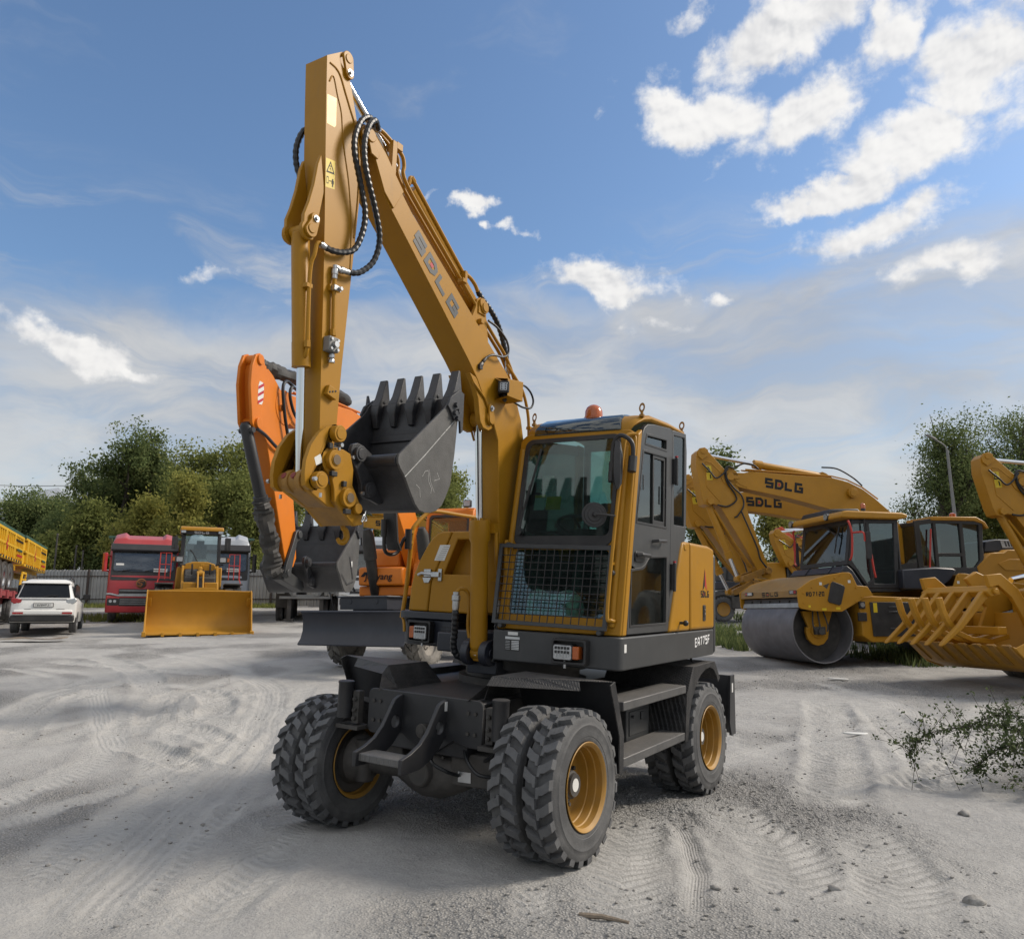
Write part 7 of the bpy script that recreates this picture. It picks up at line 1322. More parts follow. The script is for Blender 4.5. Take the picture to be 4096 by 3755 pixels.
# ------------------------------------------------------------------ wheel loader with a wide bucket
x, y = -10.05, 25.6; LD = thing('wheel_loader', 'yellow wheel loader facing the camera with its wide bucket on the ground', 'loader', (x, y, G(x, y) - .02), face_cam(x, y, 2.2))
def lp(name, l, y0, y1, mt=YELB, bev=.02, par=None): m = MB(); m.ext(l, y0, y1, XZ); return m.obj(name, mt, par or LD, bev)
bp_ = [(.55, .02), (.05, .04), (-.35, .10), (-.58, .35), (-.62, .75), (-.52, 1.15), (-.36, 1.42)]; bo = offs(bp_, .04)
m = MB(); m.loft([[(a[0], -1.58, a[1]), (a[0], 1.58, a[1]), (b[0], 1.58, b[1]), (b[0], -1.58, b[1])] for a, b in zip(bp_, bo)]); lb_ = m.obj('bucket', YELB, LD, .006, ang=60)
for s in (1, -1): m = MB(); m.ext([(.58, .0), (.50, .10), (-.20, 1.38), (-.36, 1.44), (-.52, 1.15), (-.62, .75), (-.58, .35), (-.35, .08)], s * 1.56, s * 1.60, XZ); m.obj('bucket_side', YELB, lb_, .006); m = MB(); m.ext([(.62, -.02), (.62, .12), (.46, .14), (.46, -.02)], s * 1.52, s * 1.64, XZ); m.obj('corner_tooth', YELB, lb_, .01); m = MB(); m.ext([(-.45, 1.15), (-.1, 1.18), (-.3, .9)], s * 1.45, s * 1.56, XZ); m.obj('gusset', YELB, lb_, .01)
for k in range(5): m = MB(); m.box(.42, -1.05 + .51 * k - .045, -.02, .62, -1.05 + .51 * k + .045, .10); m.obj('bucket_tooth', YELB, lb_, .008)
m = MB(); m.ext([(-.55, 1.40), (-.55, -1.40), (0, 0)][:0] or [(-1.58, 1.40), (-.46, 1.48), (-.40, 1.52), (.40, 1.52), (.48, 1.46), (1.58, 1.40), (1.58, 1.36), (-1.58, 1.36)], -.40, -.36, YZ); m.obj('spill_guard', YELB, lb_, .006)
for s in (1, -1):
    m = MB(); m.ext([(-.62, .55), (-.62, .85), (-1.3, 1.35), (-2.1, 2.15), (-2.3, 2.35), (-2.5, 2.2), (-2.3, 2.0), (-1.5, 1.1)], s * .56 - .04, s * .56 + .04, XZ); m.obj('lift_arm', YELB, LD, .012)
m = MB(); m.box(-1.35, -.56, 1.32, -1.2, -.12, 1.72); m.box(-1.35, .12, 1.32, -1.2, .56, 1.72); m.obj('cross_tube', YELB, LD, .03)
for s in (1, -1): m = MB(); m.ext([(-.62, 1.15), (-1.0, 1.6), (-1.4, 2.05), (-1.55, 2.1), (-1.6, 1.95), (-1.2, 1.5), (-.75, 1.0)], s * .085 - .025, s * .085 + .025, XZ); m.obj('rocker', YELB, LD, .01)
m = MB(); m.cyl((-1.5, -.12, 2.02), (-1.5, .12, 2.02), .09, n=16); m.cyl((-1.5, 0, 2.02), (-2.4, 0, 2.25), .08, n=14); m.obj('tilt_cylinder', YELB, LD)
m = MB(); m.ext([(-1.7, .7), (-1.7, 1.9), (-2.1, 2.2), (-2.9, 2.2), (-2.9, .6)], -.50, .50, XZ); m.obj('front_frame', CHAS, LD, .03)
m = MB(); m.box(-1.95, .10, 2.15, -1.85, .42, 2.35); m.box(-1.95, -.02, 2.28, -1.8, .10, 2.38); m.obj('valve_cover', YELB, LD, .01)
for s in (-.28, .30): m = MB(); m.tube([(-1.75, s, 2.0), (-1.70, s, 2.2), (-1.72, s, 2.36)], .03, 7); m.obj('hydraulic_hose', HOSE, LD)
lt2 = road_tyre('loader2', .80, .60, 12, .52, CHAS); lr2 = disc_rim('loader2_rim', .35, .5, YELB)
for xx in (-2.2, -5.0):
    for s in (1, -1): wheel_at(LD, xx, s * 1.12, .80, lt2, lr2, s < 0)
for s in (1, -1):
    m = MB(); m.box(-2.75, s * .85 - .02 if s > 0 else -1.42, 1.50, -1.85, 1.42 if s > 0 else -.83, 1.56); m.box(-2.9, min(s * .83, s * 1.42), .9, -2.72, max(s * .83, s * 1.42), 1.56); m.obj('mudguard', CHAS, LD, .02)
    for yy in (.95, 1.12, 1.30): m = MB(); m.tube([(-2.2, s * yy, 1.55), (-2.25, s * yy, 2.45)], .016, 6); m.obj('guard_rail', REDRAIL, LD)
    m = MB(); m.tube([(-2.25, s * .95, 2.45), (-2.25, s * 1.30, 2.45), (-2.2, s * 1.32, 1.55), (-1.9, s * 1.36, 1.35)], .016, 6); m.tube([(-2.22, s * .95, 2.05), (-2.22, s * 1.30, 2.05)], .014, 6); m.obj('guard_rail', REDRAIL, LD)
    m = MB(); m.box(-1.95, s * .76 - .17, 2.10, -1.72, s * .76 + .17, 2.32); m.cyl((-2.2, s * .5, 2.05), (-1.85, s * .72, 2.05), .03, n=8); h_ = m.obj('headlight', BLK, LD, .02)
    m = MB(); m.ext(rrect(s * .70 - .09, 2.14, s * .70 + .10, 2.29, .03), -1.72, -1.71, YZ); m.obj('lens', LENS, h_); m = MB(); m.box(-1.72, s * .88 - .035, 2.15, -1.712, s * .88 + .035, 2.28); m.obj('indicator', AMB, h_)
    m = MB(); m.tube([(-2.75, s * .66, 3.1), (-2.55, s * .84, 3.1), (-2.5, s * .86, 2.6)], .016, 6); m.loft([[(-2.55 + a, s * (.88 + b), z) for a, b in ((.03, -.1), (.04, .1), (-.04, .1), (-.05, -.1))] for z in (2.62, 2.66, 3.0, 3.05)]); m.obj('mirror', BLK, LD, .02)
cq = lambda a, b, d: (-2.62 - (b - 2.0) * .10 + d, a, b)
m = MB(); m.plate([(-.66, 2.0), (.66, 2.0), (.62, 3.28), (-.62, 3.28)], [[(-.55, 2.1), (.55, 2.1), (.53, 3.2), (-.53, 3.2)]], -.05, 0, cq); m.plate([(-2.62, 2.0), (-2.75, 3.28), (-4.0, 3.28), (-4.0, 2.0)], [[(-2.72, 2.1), (-2.84, 3.18), (-3.9, 3.18), (-3.9, 2.1)]], .61, .66, XZ); m.plate([(-2.62, 2.0), (-2.75, 3.28), (-4.0, 3.28), (-4.0, 2.0)], [[(-2.72, 2.1), (-2.84, 3.18), (-3.9, 3.18), (-3.9, 2.1)]], -.66, -.61, XZ); lc_ = m.obj('cab', BLK, LD, .015)
m = MB(); m.ext([(-.56, 2.08), (.56, 2.08), (.54, 3.22), (-.54, 3.22)], -.03, -.025, cq); m.ext([(-2.7, 2.08), (-2.8, 3.2), (-3.95, 3.2), (-3.95, 2.08)], .63, .635, XZ); m.ext([(-2.7, 2.08), (-2.8, 3.2), (-3.95, 3.2), (-3.95, 2.08)], -.635, -.63, XZ); m.obj('glass', glassmat('loader_glass', (.74, .84, .84), .08, .06), lc_)
m = MB(); m.box(-3.6, -.24, 2.1, -3.2, .24, 2.35); m.box(-3.7, -.22, 2.35, -3.52, .22, 2.85); m.box(-3.72, -.13, 2.85, -3.58, .13, 3.02); m.tube([(-2.95 + .0, .17 * math.cos(t * .5236), 2.45 + .12 * math.sin(t * .5236)) for t in range(13)], .018, 6); m.obj('seat', SEAT, lc_, .04)
m = MB(); m.box(-2.9, -.12, 2.16, -2.86, .22, 2.30); m.obj('paper_notice', PAPER, lc_)
lp('cab_roof', [(-2.5, 3.28), (-2.52, 3.40), (-2.65, 3.44), (-4.1, 3.42), (-4.1, 3.28)], -.72, .72, YELB, .03); m = MB(); m.box(-2.66, -.55, 3.16, -2.60, .55, 3.30); m.obj('roof_band', BLK, LD)
letters('SDLG', (-2.598, -.26, 3.19), (0, 1, 0), (0, 0, 1), .085, STKW, LD, 'maker_lettering', 1.2, .22, .3)
for s in (1, -1): m = MB(); m.box(-2.66, s * .62 - .09, 3.18, -2.52, s * .62 + .09, 3.30); q = m.obj('roof_lamp', BLK, LD, .01); m = MB(); m.box(-2.52, s * .62 - .075, 3.2, -2.515, s * .62 + .075, 3.285); m.obj('lens', LENS, q)
m = MB(); m.ext([(-.55, 1.9), (-.50, 2.10), (-.25, 2.18), (.25, 2.18), (.50, 2.10), (.55, 1.9)], -2.7, -2.45, YZ); m.obj('cab_cowl', YELB, LD, .03)
m = MB(); m.box(-4.2, -.75, 1.0, -2.7, .75, 2.0); m.obj('cab_base', YELB, LD, .03); lp('engine_hood', [(-4.2, .9), (-4.2, 2.25), (-6.2, 2.1), (-6.4, 1.0)], -.75, .75, YELB, .08)
m = MB(); m.tube([cq(-.05, 2.12, .03), cq(-.25, 2.5, .04), cq(-.35, 2.62, .03)], .014, 5); m.obj('wiper', BLK, LD)
for ch in list(LD.children):
    if ch.name.split('.')[0] in ('cab', 'cab_roof', 'roof_band', 'maker_lettering', 'roof_lamp', 'cab_cowl', 'wiper', 'mirror', 'headlight', 'mudguard', 'guard_rail', 'cab_base'): ch.location.z += .30 if ch.name[:3] != 'mud' else .16
# ------------------------------------------------------------------ white car seen from behind
x, y = -15.45, 26.6; CR = thing('parked_car', 'white estate car parked at the left, seen from behind', 'car', (x, y, G(x, y)), math.atan2(math.cos(R_(-25.3)), math.sin(R_(-25.3))))
rg = []
for xx, w0, w1, zb, zs, zt in ((-2.24, .70, .60, .52, .80, .98), (-2.20, .86, .78, .36, .82, 1.06), (-2.12, .89, .72, .34, .84, 1.16), (-1.98, .90, .66, .34, .86, 1.40), (-1.78, .90, .62, .34, .86, 1.64), (-1.2, .90, .61, .34, .86, 1.69), (-.2, .90, .61, .34, .86, 1.68), (.35, .90, .62, .34, .86, 1.58), (1.1, .90, .70, .34, .86, 1.12), (1.9, .88, .70, .36, .82, .98), (2.25, .74, .6, .42, .7, .82)):
    rg.append([(xx, -w0 * .97, zb), (xx, -w0, zs * .75), (xx, -w0 * .985, (zs + .12)), (xx, -(w0 * .55 + w1 * .45), zs + (zt - zs) * .35), (xx, -w1, zt - .05), (xx, -w1 * .85, zt), (xx, w1 * .85, zt), (xx, w1, zt - .05), (xx, (w0 * .55 + w1 * .45), zs + (zt - zs) * .35), (xx, w0 * .985, zs + .12), (xx, w0, zs * .75), (xx, w0 * .97, zb)])
m = MB(); m.loft(rg); m.obj('body', WHT, CR, 0, ang=50)
rz_ = lambda a, b, d: (-2.20 + (b - 1.06) * .68 - d, -a, b)
m = MB(); m.ext([(-.70, 1.10), (-.60, 1.52), (-.50, 1.56), (.50, 1.56), (.60, 1.52), (.70, 1.10)], .0, .02, rz_); m.obj('rear_window', GLST if False else mat('dark_car_glass', (.012, .014, .017), .2, spec=.2), CR)
m = MB(); m.box(-2.27, -.86, .36, -2.1, .86, .56); m.box(-2.1, -.91, .30, -1.9, .91, .5); m.obj('lower_bumper', BLK, CR, .04)
m = MB(); m.box(-2.30, -.80, .56, -2.12, .80, .72); m.obj('rear_bumper', WHT, CR, .05, seg=3)
for s in (1, -1):
    m = MB(); m.ext([(s * .58, .92), (s * .60, 1.04), (s * .86, 1.08), (s * .89, .98), (s * .80, .90)], -2.235, -2.10, YZ); t_ = m.obj('tail_light', REDL if s > 0 else LENS, CR, .02)
    m = MB(); m.box(-2.312, s * .66 - .14, .59, -2.30, s * .66 + .14, .65); m.obj('reflector', REDL, CR)
    m = MB(); m.ext([(-1.70, 1.10), (-1.55, 1.50), (-.9, 1.56), (.3, 1.50), (.85, 1.10)], s * .735, s * .80, XZ, [(-1.70, 1.10), (-1.62, 1.48), (-.9, 1.54), (.3, 1.48), (.85, 1.10)]); m.obj('side_window', mat('dark_car_glass', (.012, .014, .017)), CR)
    m = MB(); m.loft([[(.62 + a, s * (1.0 + b), z) for a, b in ((-.06, -.1), (-.05, .12), (.05, .12), (.08, -.1))] for z in (1.08, 1.12, 1.22, 1.25)]); m.tube([(.66, s * .86, 1.1), (.64, s * .95, 1.12)], .03, 6); m.obj('mirror', BLK, CR, .02)
    m = MB(); m.tube([(-1.6, s * .60, 1.70), (-1.4, s * .60, 1.74), (.1, s * .60, 1.73), (.3, s * .60, 1.66)], .02, 6); m.obj('roof_rail', BLK, CR)
m = MB(); m.box(-2.262, -.27, .80, -2.24, .27, .93); pl_2 = m.obj('number_plate', BLK, CR); m = MB(); m.box(-2.266, -.255, .812, -2.262, .255, .918); m.obj('plate_face', PAPER, pl_2)
letters('T828AP31', (-2.268, .225, .835), (0, -1, 0), (0, 0, 1), .060, STKG, CR, 'plate_lettering', .62, .17, .28)
m = MB(); m.box(-2.245, -.62, 1.035, -2.20, .62, 1.06); m.obj('chrome_strip', STEEL, CR, .008); m = MB(); m.ext([(-.70, 1.53), (.70, 1.53), (.66, 1.60), (-.66, 1.60)], -.06, .10, rz_); m.obj('roof_spoiler', WHT, CR, .03)
for (a, b) in ((.5, .33), (-.35, -.58)): m = MB(); m.box(-2.252, min(a, b), .735, -2.244, max(a, b), .745); m.obj('name_strip', STKGR, CR)
m = MB(); m.ext([(-.62, .66), (-.42, .70), (-.30, .66)], -2.262, -2.250, YZ); m.obj('dent', BLK, CR)
m = MB(); m.tube([(-1.75, .1, 1.68), (-1.85, .1, 1.86)], .008, 5); m.obj('aerial', BLK, CR); m = MB(); m.tube([rz_(-.02, 1.12, .03), rz_(.18, 1.16, .035), rz_(.36, 1.15, .03)], .012, 5); m.obj('rear_wiper', BLK, CR)
ct = road_tyre('car', .345, .225, 0, .62, RUB); cr_ = disc_rim('car_rim', .215, .22, STEEL)
for xx in (-1.35, 1.33):
    for s in (1, -1): wheel_at(CR, xx, s * .80, .345, ct, cr_, s < 0)
# ------------------------------------------------------------------ yellow tipper trailers carried on a red lowbed
DRV = Vector((-.41, .91)).normalized(); rzt = math.atan2(DRV.y, DRV.x)
def tip_trailer(label, ex, ey, L, zb, hb, wz):
    g = G(ex, ey); T_ = thing('tipper_trailer', label, 'trailer', (ex, ey, g), rzt, 'ribbed yellow tipper trailers')
    W = 2.5   # local x runs along the trailer away from the camera, x = 0 at the far end; y = 0 is the side that faces the yard
    m = MB(); m.box(-L, .06, zb, 0, W, zb + hb); bd = m.obj('tipper_body', TRY, T_, .02)
    m = MB(); m.box(-L - .05, -.03, zb + hb, .05, W + .05, zb + hb + .14); m.obj('top_rail', GRN, T_, .02)
    n = int(L / .42); mb = MB(); mb.box(-.055, -.03, 0, .055, .06, hb * .44); me = mb.mesh('rib', TRY)
    for k in range(n):
        for z in (zb + .16, zb + hb * .54): link('rib', me, bd, 0, Matrix.Translation((-.22 - .42 * k, 0, z)))
    for z in (zb, zb + hb * .48, zb + hb - .08): m = MB(); m.box(-L, -.04, z, 0, .06, z + .10); m.obj('side_rail', TRY, bd, .01)
    for k in range(int(L / 2.1) + 1): m = MB(); m.box(-.1 - 2.1 * k - .05, -.05, zb, -.1 - 2.1 * k + .05, .06, zb + hb); m.obj('pillar', TRY, bd, .01)
    m = MB()
    for k in range(int(L / .6)): x0 = -.3 - .6 * k; m.tube([(x0, -.045, zb + .02), (x0 - .12, -.05, zb + .10), (x0 - .26, -.045, zb + .03)], .022, 5)
    m.obj('lashing_loops', BLK, bd)['kind'] = 'stuff'
    for (z, mt_, a, b) in ((zb + hb * .74, STKG, .3, 2.3), (zb + hb * .42, GRN, .35, 1.8), (zb + hb * .22, STKR, .3, 1.7)):
        m = MB()
        for k in range(int((b - a) / .22)): m.box(-a - .22 * k - .15, -.055, z, -a - .22 * k, -.045, z + .09)
        m.obj('painted_lettering', mt_, bd)['kind'] = 'stuff'
    m = MB(); ribbon(m, [(-4.15, zb + hb * .8), (-4.05, zb + hb * .62), (-4.3, zb + hb * .5), (-3.95, zb + hb * .42), (-4.2, zb + hb * .3)], .10, lambda a, b: (a, -.057, b)); m.obj('painted_mark', STKR, bd)
    m = MB(); m.box(-L, .7, zb - .40, -.2, .9, zb); m.box(-L, 1.6, zb - .4, -.2, 1.8, zb); m.box(-L, .3, zb - .18, -.1, 2.2, zb); m.obj('frame', TRY, T_, .01)
    t_ = road_tyre('truck', .53, .30, 0, .55, RUB); ri_ = disc_rim('truck_rim', .29, .28, STEEL)
    for k in range(3):
        xx = -1.9 - 1.3 * k
        for yy, fl in ((.20, 1), (2.25, 0)): wheel_at(T_, xx, yy, wz, t_, ri_, fl)
        m = MB(); m.tube([(xx + .62 * math.cos(R_(a)), .20, wz + .62 * math.sin(R_(a))) for a in range(0, 181, 20)], .16, 6); m.obj('mudguard', CHAS, T_)
    m = MB(); m.plate([(-5.3, zb - .2), (-6.4, zb - .2), (-6.9, zb - .9), (-5.3, zb - .9)], [[(-5.4, zb - .3), (-6.3, zb - .3), (-6.4, zb - .5), (-5.4, zb - .5)], [(-5.4, zb - .58), (-6.45, zb - .58), (-6.6, zb - .8), (-5.4, zb - .8)]], .05, .12, XZ); m.obj('side_frame', TRY, T_, .01)
    return T_
ta = (-20.6, 33.0); tb_ = (-23.75, 40.0)
tip_trailer('ribbed yellow tipper trailer with green top edge at the far left edge of the yard', *ta, 7.6, 2.27, 1.10, 1.56)
tip_trailer('ribbed yellow tipper trailer standing farther back next to the fence end', *tb_, 7.0, 1.84, 1.18, .90)
g = G(-20.6, 33); LB = thing('lowbed_trailer', 'red lowbed trailer carrying the yellow tipper trailer at the left edge', 'trailer', (-20.0, 32.4, g), rzt)
m = MB(); m.box(-10, -.1, .86, 2.5, 2.6, 1.03); m.box(-10, .3, .6, 2.4, .5, .86); m.box(-10, 2.0, .6, 2.4, 2.2, .86); m.obj('deck', REDT, LB, .02)
for k in range(8): m = MB(); m.box(-9 + 1.4 * k, -.16, .78, -8.7 + 1.4 * k, .0, 1.08); m.obj('side_bracket', REDT, LB, .01)
m = MB(); m.box(2.4, -.1, .8, 3.4, 2.6, 1.0); m.box(2.3, 0, 1.03, 2.5, .5, 1.3); m.obj('tail_frame', REDT, LB, .02)
m = MB(); m.box(.5, -.12, .78, 1.2, -.08, .95); m.obj('reflector_board', PAPER, LB)
for k in range(4):
    for yy, fl in ((.15, 1), (2.3, 0)): wheel_at(LB, 1.4 - 1.25 * k, yy, .42, road_tyre('low', .42, .28, 0, .55, RUB), disc_rim('low_rim', .23, .26, STEEL), fl)
for k in range(2): m = MB(); m.box(-.6 - k * .9, .0, 1.03, .0 - k * .9, .5, 1.25); m.obj('chock', CHAS, LB, .03)
# ------------------------------------------------------------------ grey tipper trailer behind the orange arm
x, y = pol(607, 31.5); g = G(x, y); GT = thing('tipper_trailer', 'grey tipper trailer with black running gear behind the orange excavator arm', 'trailer', (x, y, g), face_cam(x, y, -3))
m = MB(); m.box(-8, -1.25, 1.5, 0, 1.25, 3.55); b_ = m.obj('tipper_body', GREYB, GT, .03); m = MB(); m.box(-8.05, -1.32, 3.5, .06, 1.32, 3.66); m.obj('top_rail', GREYB, b_, .02)
for k in range(5): m = MB(); m.box(0, -1.2 + .58 * k - .04, 1.55, .06, -1.2 + .58 * k + .04, 3.5); m.obj('rib', GREYB, b_, .008)
m = MB(); m.box(-7.5, -.5, 1.0, .2, -.36, 1.5); m.box(-7.5, .36, 1.0, .2, .5, 1.5); m.box(.0, -1.0, .9, .16, 1.0, 1.0); m.ext([(-.9, 1.5), (-.5, .95), (.5, .95), (.9, 1.5), (.75, 1.5), (.42, 1.06), (-.42, 1.06), (-.75, 1.5)], .05, .14, YZ); m.box(.02, -1.1, 1.1, .12, -.8, 1.45); m.box(.02, .8, 1.1, .12, 1.1, 1.45); m.obj('frame', GREYB, GT, .01)
for s in (1, -1): m = MB(); m.box(-.15, s * .62 - .08, .12, .05, s * .62 + .08, 1.4); m.box(-.25, s * .62 - .2, .06, .15, s * .62 + .2, .12); m.obj('landing_leg', CHAS, GT, .01)
m = MB(); m.box(-1.6, -1.2, .55, -.6, -.55, 1.3); m.obj('tool_box', CHAS, GT, .03)
for k in range(3):
    for yy, fl in ((-1.06, 1), (-.72, 1), (.72, 0), (1.06, 0)): wheel_at(GT, -1.4 - 1.3 * k, yy, .53, road_tyre('truck', .53, .30, 0, .55, RUB), disc_rim('truck_rim', .29, .28, STEEL), fl)
m = MB(); m.tube(spline([(.1, .75, 1.4), (.3, .95, 1.1), (.35, 1.05, .7), (.2, 1.15, .35)], 5), .025, 7); m.obj('air_hose', HOSE, GT)
# ------------------------------------------------------------------ orange wheeled excavator
JP = Vector((-2.0, 18.0)); JH = (-1.46, -6.5); gj = G(-2.0, 18.0); JY = thing('wheeled_excavator', 'orange wheeled excavator behind, with grey bucket and a black boot on its arm cylinder', 'excavator', (-2.0, 18.0, gj), hd_rz(JH))
Zj = lambda l: [(a, b - gj) for a, b in l]
def jp(name, l, y0, y1, mt=ORG, bev=.012, par=None): m = MB(); m.ext(Zj(l), y0, y1, XZ); return m.obj(name, mt, par or JY, bev)
js = jp('stick', [(7.08, 4.05), (6.72, 3.2), (6.36, 2.36), (6.24, 2.26), (6.10, 2.28), (6.02, 2.42), (6.07, 2.79), (6.22, 3.4), (6.40, 4.1), (6.50, 4.45), (6.52, 4.62), (6.63, 4.80), (6.78, 4.92), (7.0, 5.06), (7.2, 5.14), (7.40, 5.18), (7.46, 5.0), (7.42, 4.6), (7.34, 4.2)], -.22, -.01)
for y0, y1 in ((-.045, .0), (-.235, -.19)):
    q = jp('stick_lug', [(7.30, 5.22), (7.40, 5.27), (7.50, 5.22), (7.58, 5.04), (7.60, 4.75), (7.50, 4.22), (7.40, 4.12), (7.30, 4.18), (7.26, 4.5), (7.1, 4.9)], y0, y1, ORG, .008, js)
cylset('pin_boss', ORG, js, [((7.4, -.26, 5.17 - gj), (7.4, .03, 5.17 - gj), .075), ((7.36, -.26, 4.24 - gj), (7.36, .04, 4.24 - gj), .08), ((6.62, -.06, 4.66 - gj), (6.62, .0, 4.66 - gj), .27), ((6.76, -.02, 4.62 - gj), (6.76, .03, 4.62 - gj), .05)], .006, 24)
m = MB(); fq_ = lambda a, b: (7.40 - .15 * a, .0015, 4.86 - gj - .34 * b + .02 * a); m.add([fq_(.2, 0), fq_(.8, .05), fq_(1, .3), fq_(1, .8), fq_(.8, 1), fq_(.3, 1), fq_(0, .8), fq_(0, .2)], [tuple(range(8))]); q = m.obj('hazard_sticker', PAPER, js)
m = MB()
for k in range(3): a0 = .02 + .32 * k; m.add([(lambda p: (p[0], .003, p[2]))(fq_(*p)) for p in ((.02, a0 + .22), (.98, a0 - .0 + .02), (.98, a0 + .15), (.02, a0 + .36))], [(0, 1, 2, 3)])
m.obj('hazard_stripe', STKR, q)
jp('boom', [(6.62, 4.50), (6.3, 4.42), (4.86, 4.72), (4.2, 4.72), (3.4, 4.62), (2.6, 4.30), (1.7, 3.62), (.81, 2.78), (.3, 2.2), (-.3, 2.2), (-.35, 2.6), (.18, 3.3), (1.2, 4.35), (2.4, 5.0), (3.3, 5.22), (4.2, 5.24), (4.9, 5.16), (6.33, 4.92), (6.6, 4.90), (6.78, 4.78), (6.8, 4.6)], -.23, -.012)
m = MB()
for yy in (-.04, -.10, -.16): m.tube([(6.2, yy, 5.02 - gj), (4.9, yy, 5.22 - gj), (3.8, yy, 5.30 - gj)], .02, 6)
m.obj('boom_pipe', ORG, JY)
def boot(name, pts, r, seed, mt=TARP):
    rnd = random.Random(seed); Q = spline(pts, 7); m = MB(); rs = []
    u = None
    for i, p in enumerate(Q):
        d = (Q[min(i + 1, len(Q) - 1)] - Q[max(i - 1, 0)]).normalized(); u = d.orthogonal().normalized() if u is None else (u - d * u.dot(d)).normalized(); w_ = d.cross(u)
        rs.append([p + (u * math.cos(k * .449) + w_ * math.sin(k * .449)) * r * (1 + .13 * rnd.uniform(-1, 1) + .16 * math.sin(k * .9 + i * .7 + seed) + (.07 if i % 2 else -.04)) for k in range(14)])
    m.loft(rs); return m.obj(name, mt, JY, 0, ang=20)
boot('cylinder_boot', [(7.32, -.115, 5.18 - gj), (6.9, -.115, 5.18 - gj), (6.2, -.115, 5.27 - gj), (5.2, -.115, 5.36 - gj), (4.2, -.115, 5.42 - gj)], .10, 3)
m = MB(); m.tube2((7.50, -.115, 4.23 - gj), (6.93, -.115, 3.15 - gj), [(0, .05), (.04, .085), (.90, .085), (.905, .105), (1, .105)], 20); m.cyl((7.44, -.22, 4.12 - gj), (7.48, .02, 4.12 - gj), .04, n=10); m.cyl((7.3, -.24, 3.88 - gj), (7.3, -.04, 3.88 - gj), .02, n=8); m.obj('bucket_cylinder', DRK, JY)
boot('cylinder_boot', [(6.95, -.115, 3.2 - gj), (6.88, -.115, 3.05 - gj), (6.72, -.115, 2.75 - gj), (6.58, -.13, 2.5 - gj), (6.50, -.13, 2.26 - gj), (6.42, -.115, 2.18 - gj)], .125, 5)
for k, h in enumerate([[(6.45, .04, 5.02), (6.7, .05, 5.05), (6.82, .06, 4.9), (6.72, .06, 4.5), (6.6, .06, 4.2), (6.62, .06, 4.0), (6.85, .05, 3.98), (7.2, .04, 4.10), (7.42, .04, 4.14)], [(6.35, .05, 5.0), (6.55, .06, 5.0), (6.6, .06, 4.85), (6.45, .06, 4.62), (6.2, .06, 4.5)]]): m = MB(); m.tube(spline([(a, b, c - gj) for a, b, c in h], 6), .026, 8); m.obj('hydraulic_hose', HOSE, JY)
for y0, y1 in ((.0, .05), (-.28, -.23)):
    m = MB(); l = [(6.12, 2.66), (6.04, 2.70), (6.02, 2.80), (6.08, 2.86), (6.16, 2.82), (6.24, 2.64), (6.42, 2.30), (6.45, 2.18), (6.38, 2.10), (6.28, 2.14), (6.2, 2.4)]; m.ext(Zj(l), y0, y1, XZ)
    for a, b in ((6.08, 2.78), (6.37, 2.18)): m.cyl((a, y0 - .03, b - gj), (a, y1 + .03, b - gj), .06, n=14)
    m.obj('rocker_arm', DRK2, JY, .008)
jp('bucket_link', [(6.42, 2.2), (6.38, 2.08), (5.72, 1.92), (5.66, 2.0), (5.70, 2.08), (6.3, 2.26)], -.19, -.04, DRK2, .01)
# its bucket has the same build as the near one, a third larger
s_ = 1.32; bkj = link('bucket', bk.data, JY, 0, Matrix.Translation((5.86 - 2.388 * s_, -.115, 2.37 - gj - 2.632 * s_)) @ Matrix.Diagonal((s_, 1.72, s_, 1)))
for ch in list(bk.children):
    if ch.name.split('.')[0] in ('side_plate', 'lip_plate', 'tooth', 'tooth_adapter', 'torque_tube', 'bucket_ear', 'ear_boss', 'side_cutter'):
        c = ch.copy(); COL.objects.link(c); c.parent = bkj
m = MB(); m.add([(1.95, .3935, 2.66), (1.90, .3935, 2.67), (1.90, .3935, 2.60), (1.94, .3935, 2.59)], [(0, 1, 2, 3)]); m.obj('decal', PAPER, bkj)
m = MB(); ribbon(m, [(1.98, 2.72), (1.87, 2.45)], .02, lambda a, b: (a, .396, b)); ribbon(m, [(2.2, 2.50), (2.04, 2.38), (1.86, 2.42)], .012, lambda a, b: (a, .397, b)); m.obj('wear_strip', BUCK, bkj)
# upper structure
jp('tool_locker', [(1.12, 2.17), (1.14, 2.50), (1.10, 2.57), (-.2, 2.57), (-.2, 2.17)], -1.12, -.10, ORG, .04)
jp('tank', [(.75, 2.58), (.72, 2.95), (.62, 3.0), (-1.8, 3.0), (-1.8, 2.58)], -1.05, -.32, ORG, .05)
jp('upper_frame', [(1.0, 1.95), (1.0, 2.16), (-2.6, 2.16), (-2.6, 1.9)], -1.15, 1.35, ORG, .03)
jp('foot_bracket', [(.85, 2.1), (.6, 2.9), (.1, 3.05), (-.5, 2.9), (-.5, 2.1)], -.02, .10, ORG, .02); jp('foot_bracket', [(.85, 2.1), (.6, 2.9), (.1, 3.05), (-.5, 2.9), (-.5, 2.1)], -.52, -.42, ORG, .02)
jp('counterweight', [(-1.9, 1.9), (-1.9, 3.0), (-2.7, 2.95), (-2.9, 2.5), (-2.8, 1.9)], -1.2, 1.4, ORG, .08)
fonttext('Jonyang', (1.146, -.96, 2.30 - gj), (0, 1, 0), (0, 0, 1), .20, STKG, JY, bold=.014, shear=.15)
m = MB(); m.add([(1.146, -1.06, 2.36 - gj), (1.146, -.98, 2.36 - gj), (1.146, -.88, 2.46 - gj), (1.146, -.98, 2.46 - gj)], [(0, 1, 2, 3)]); m.obj('maker_mark', STKG, JY)
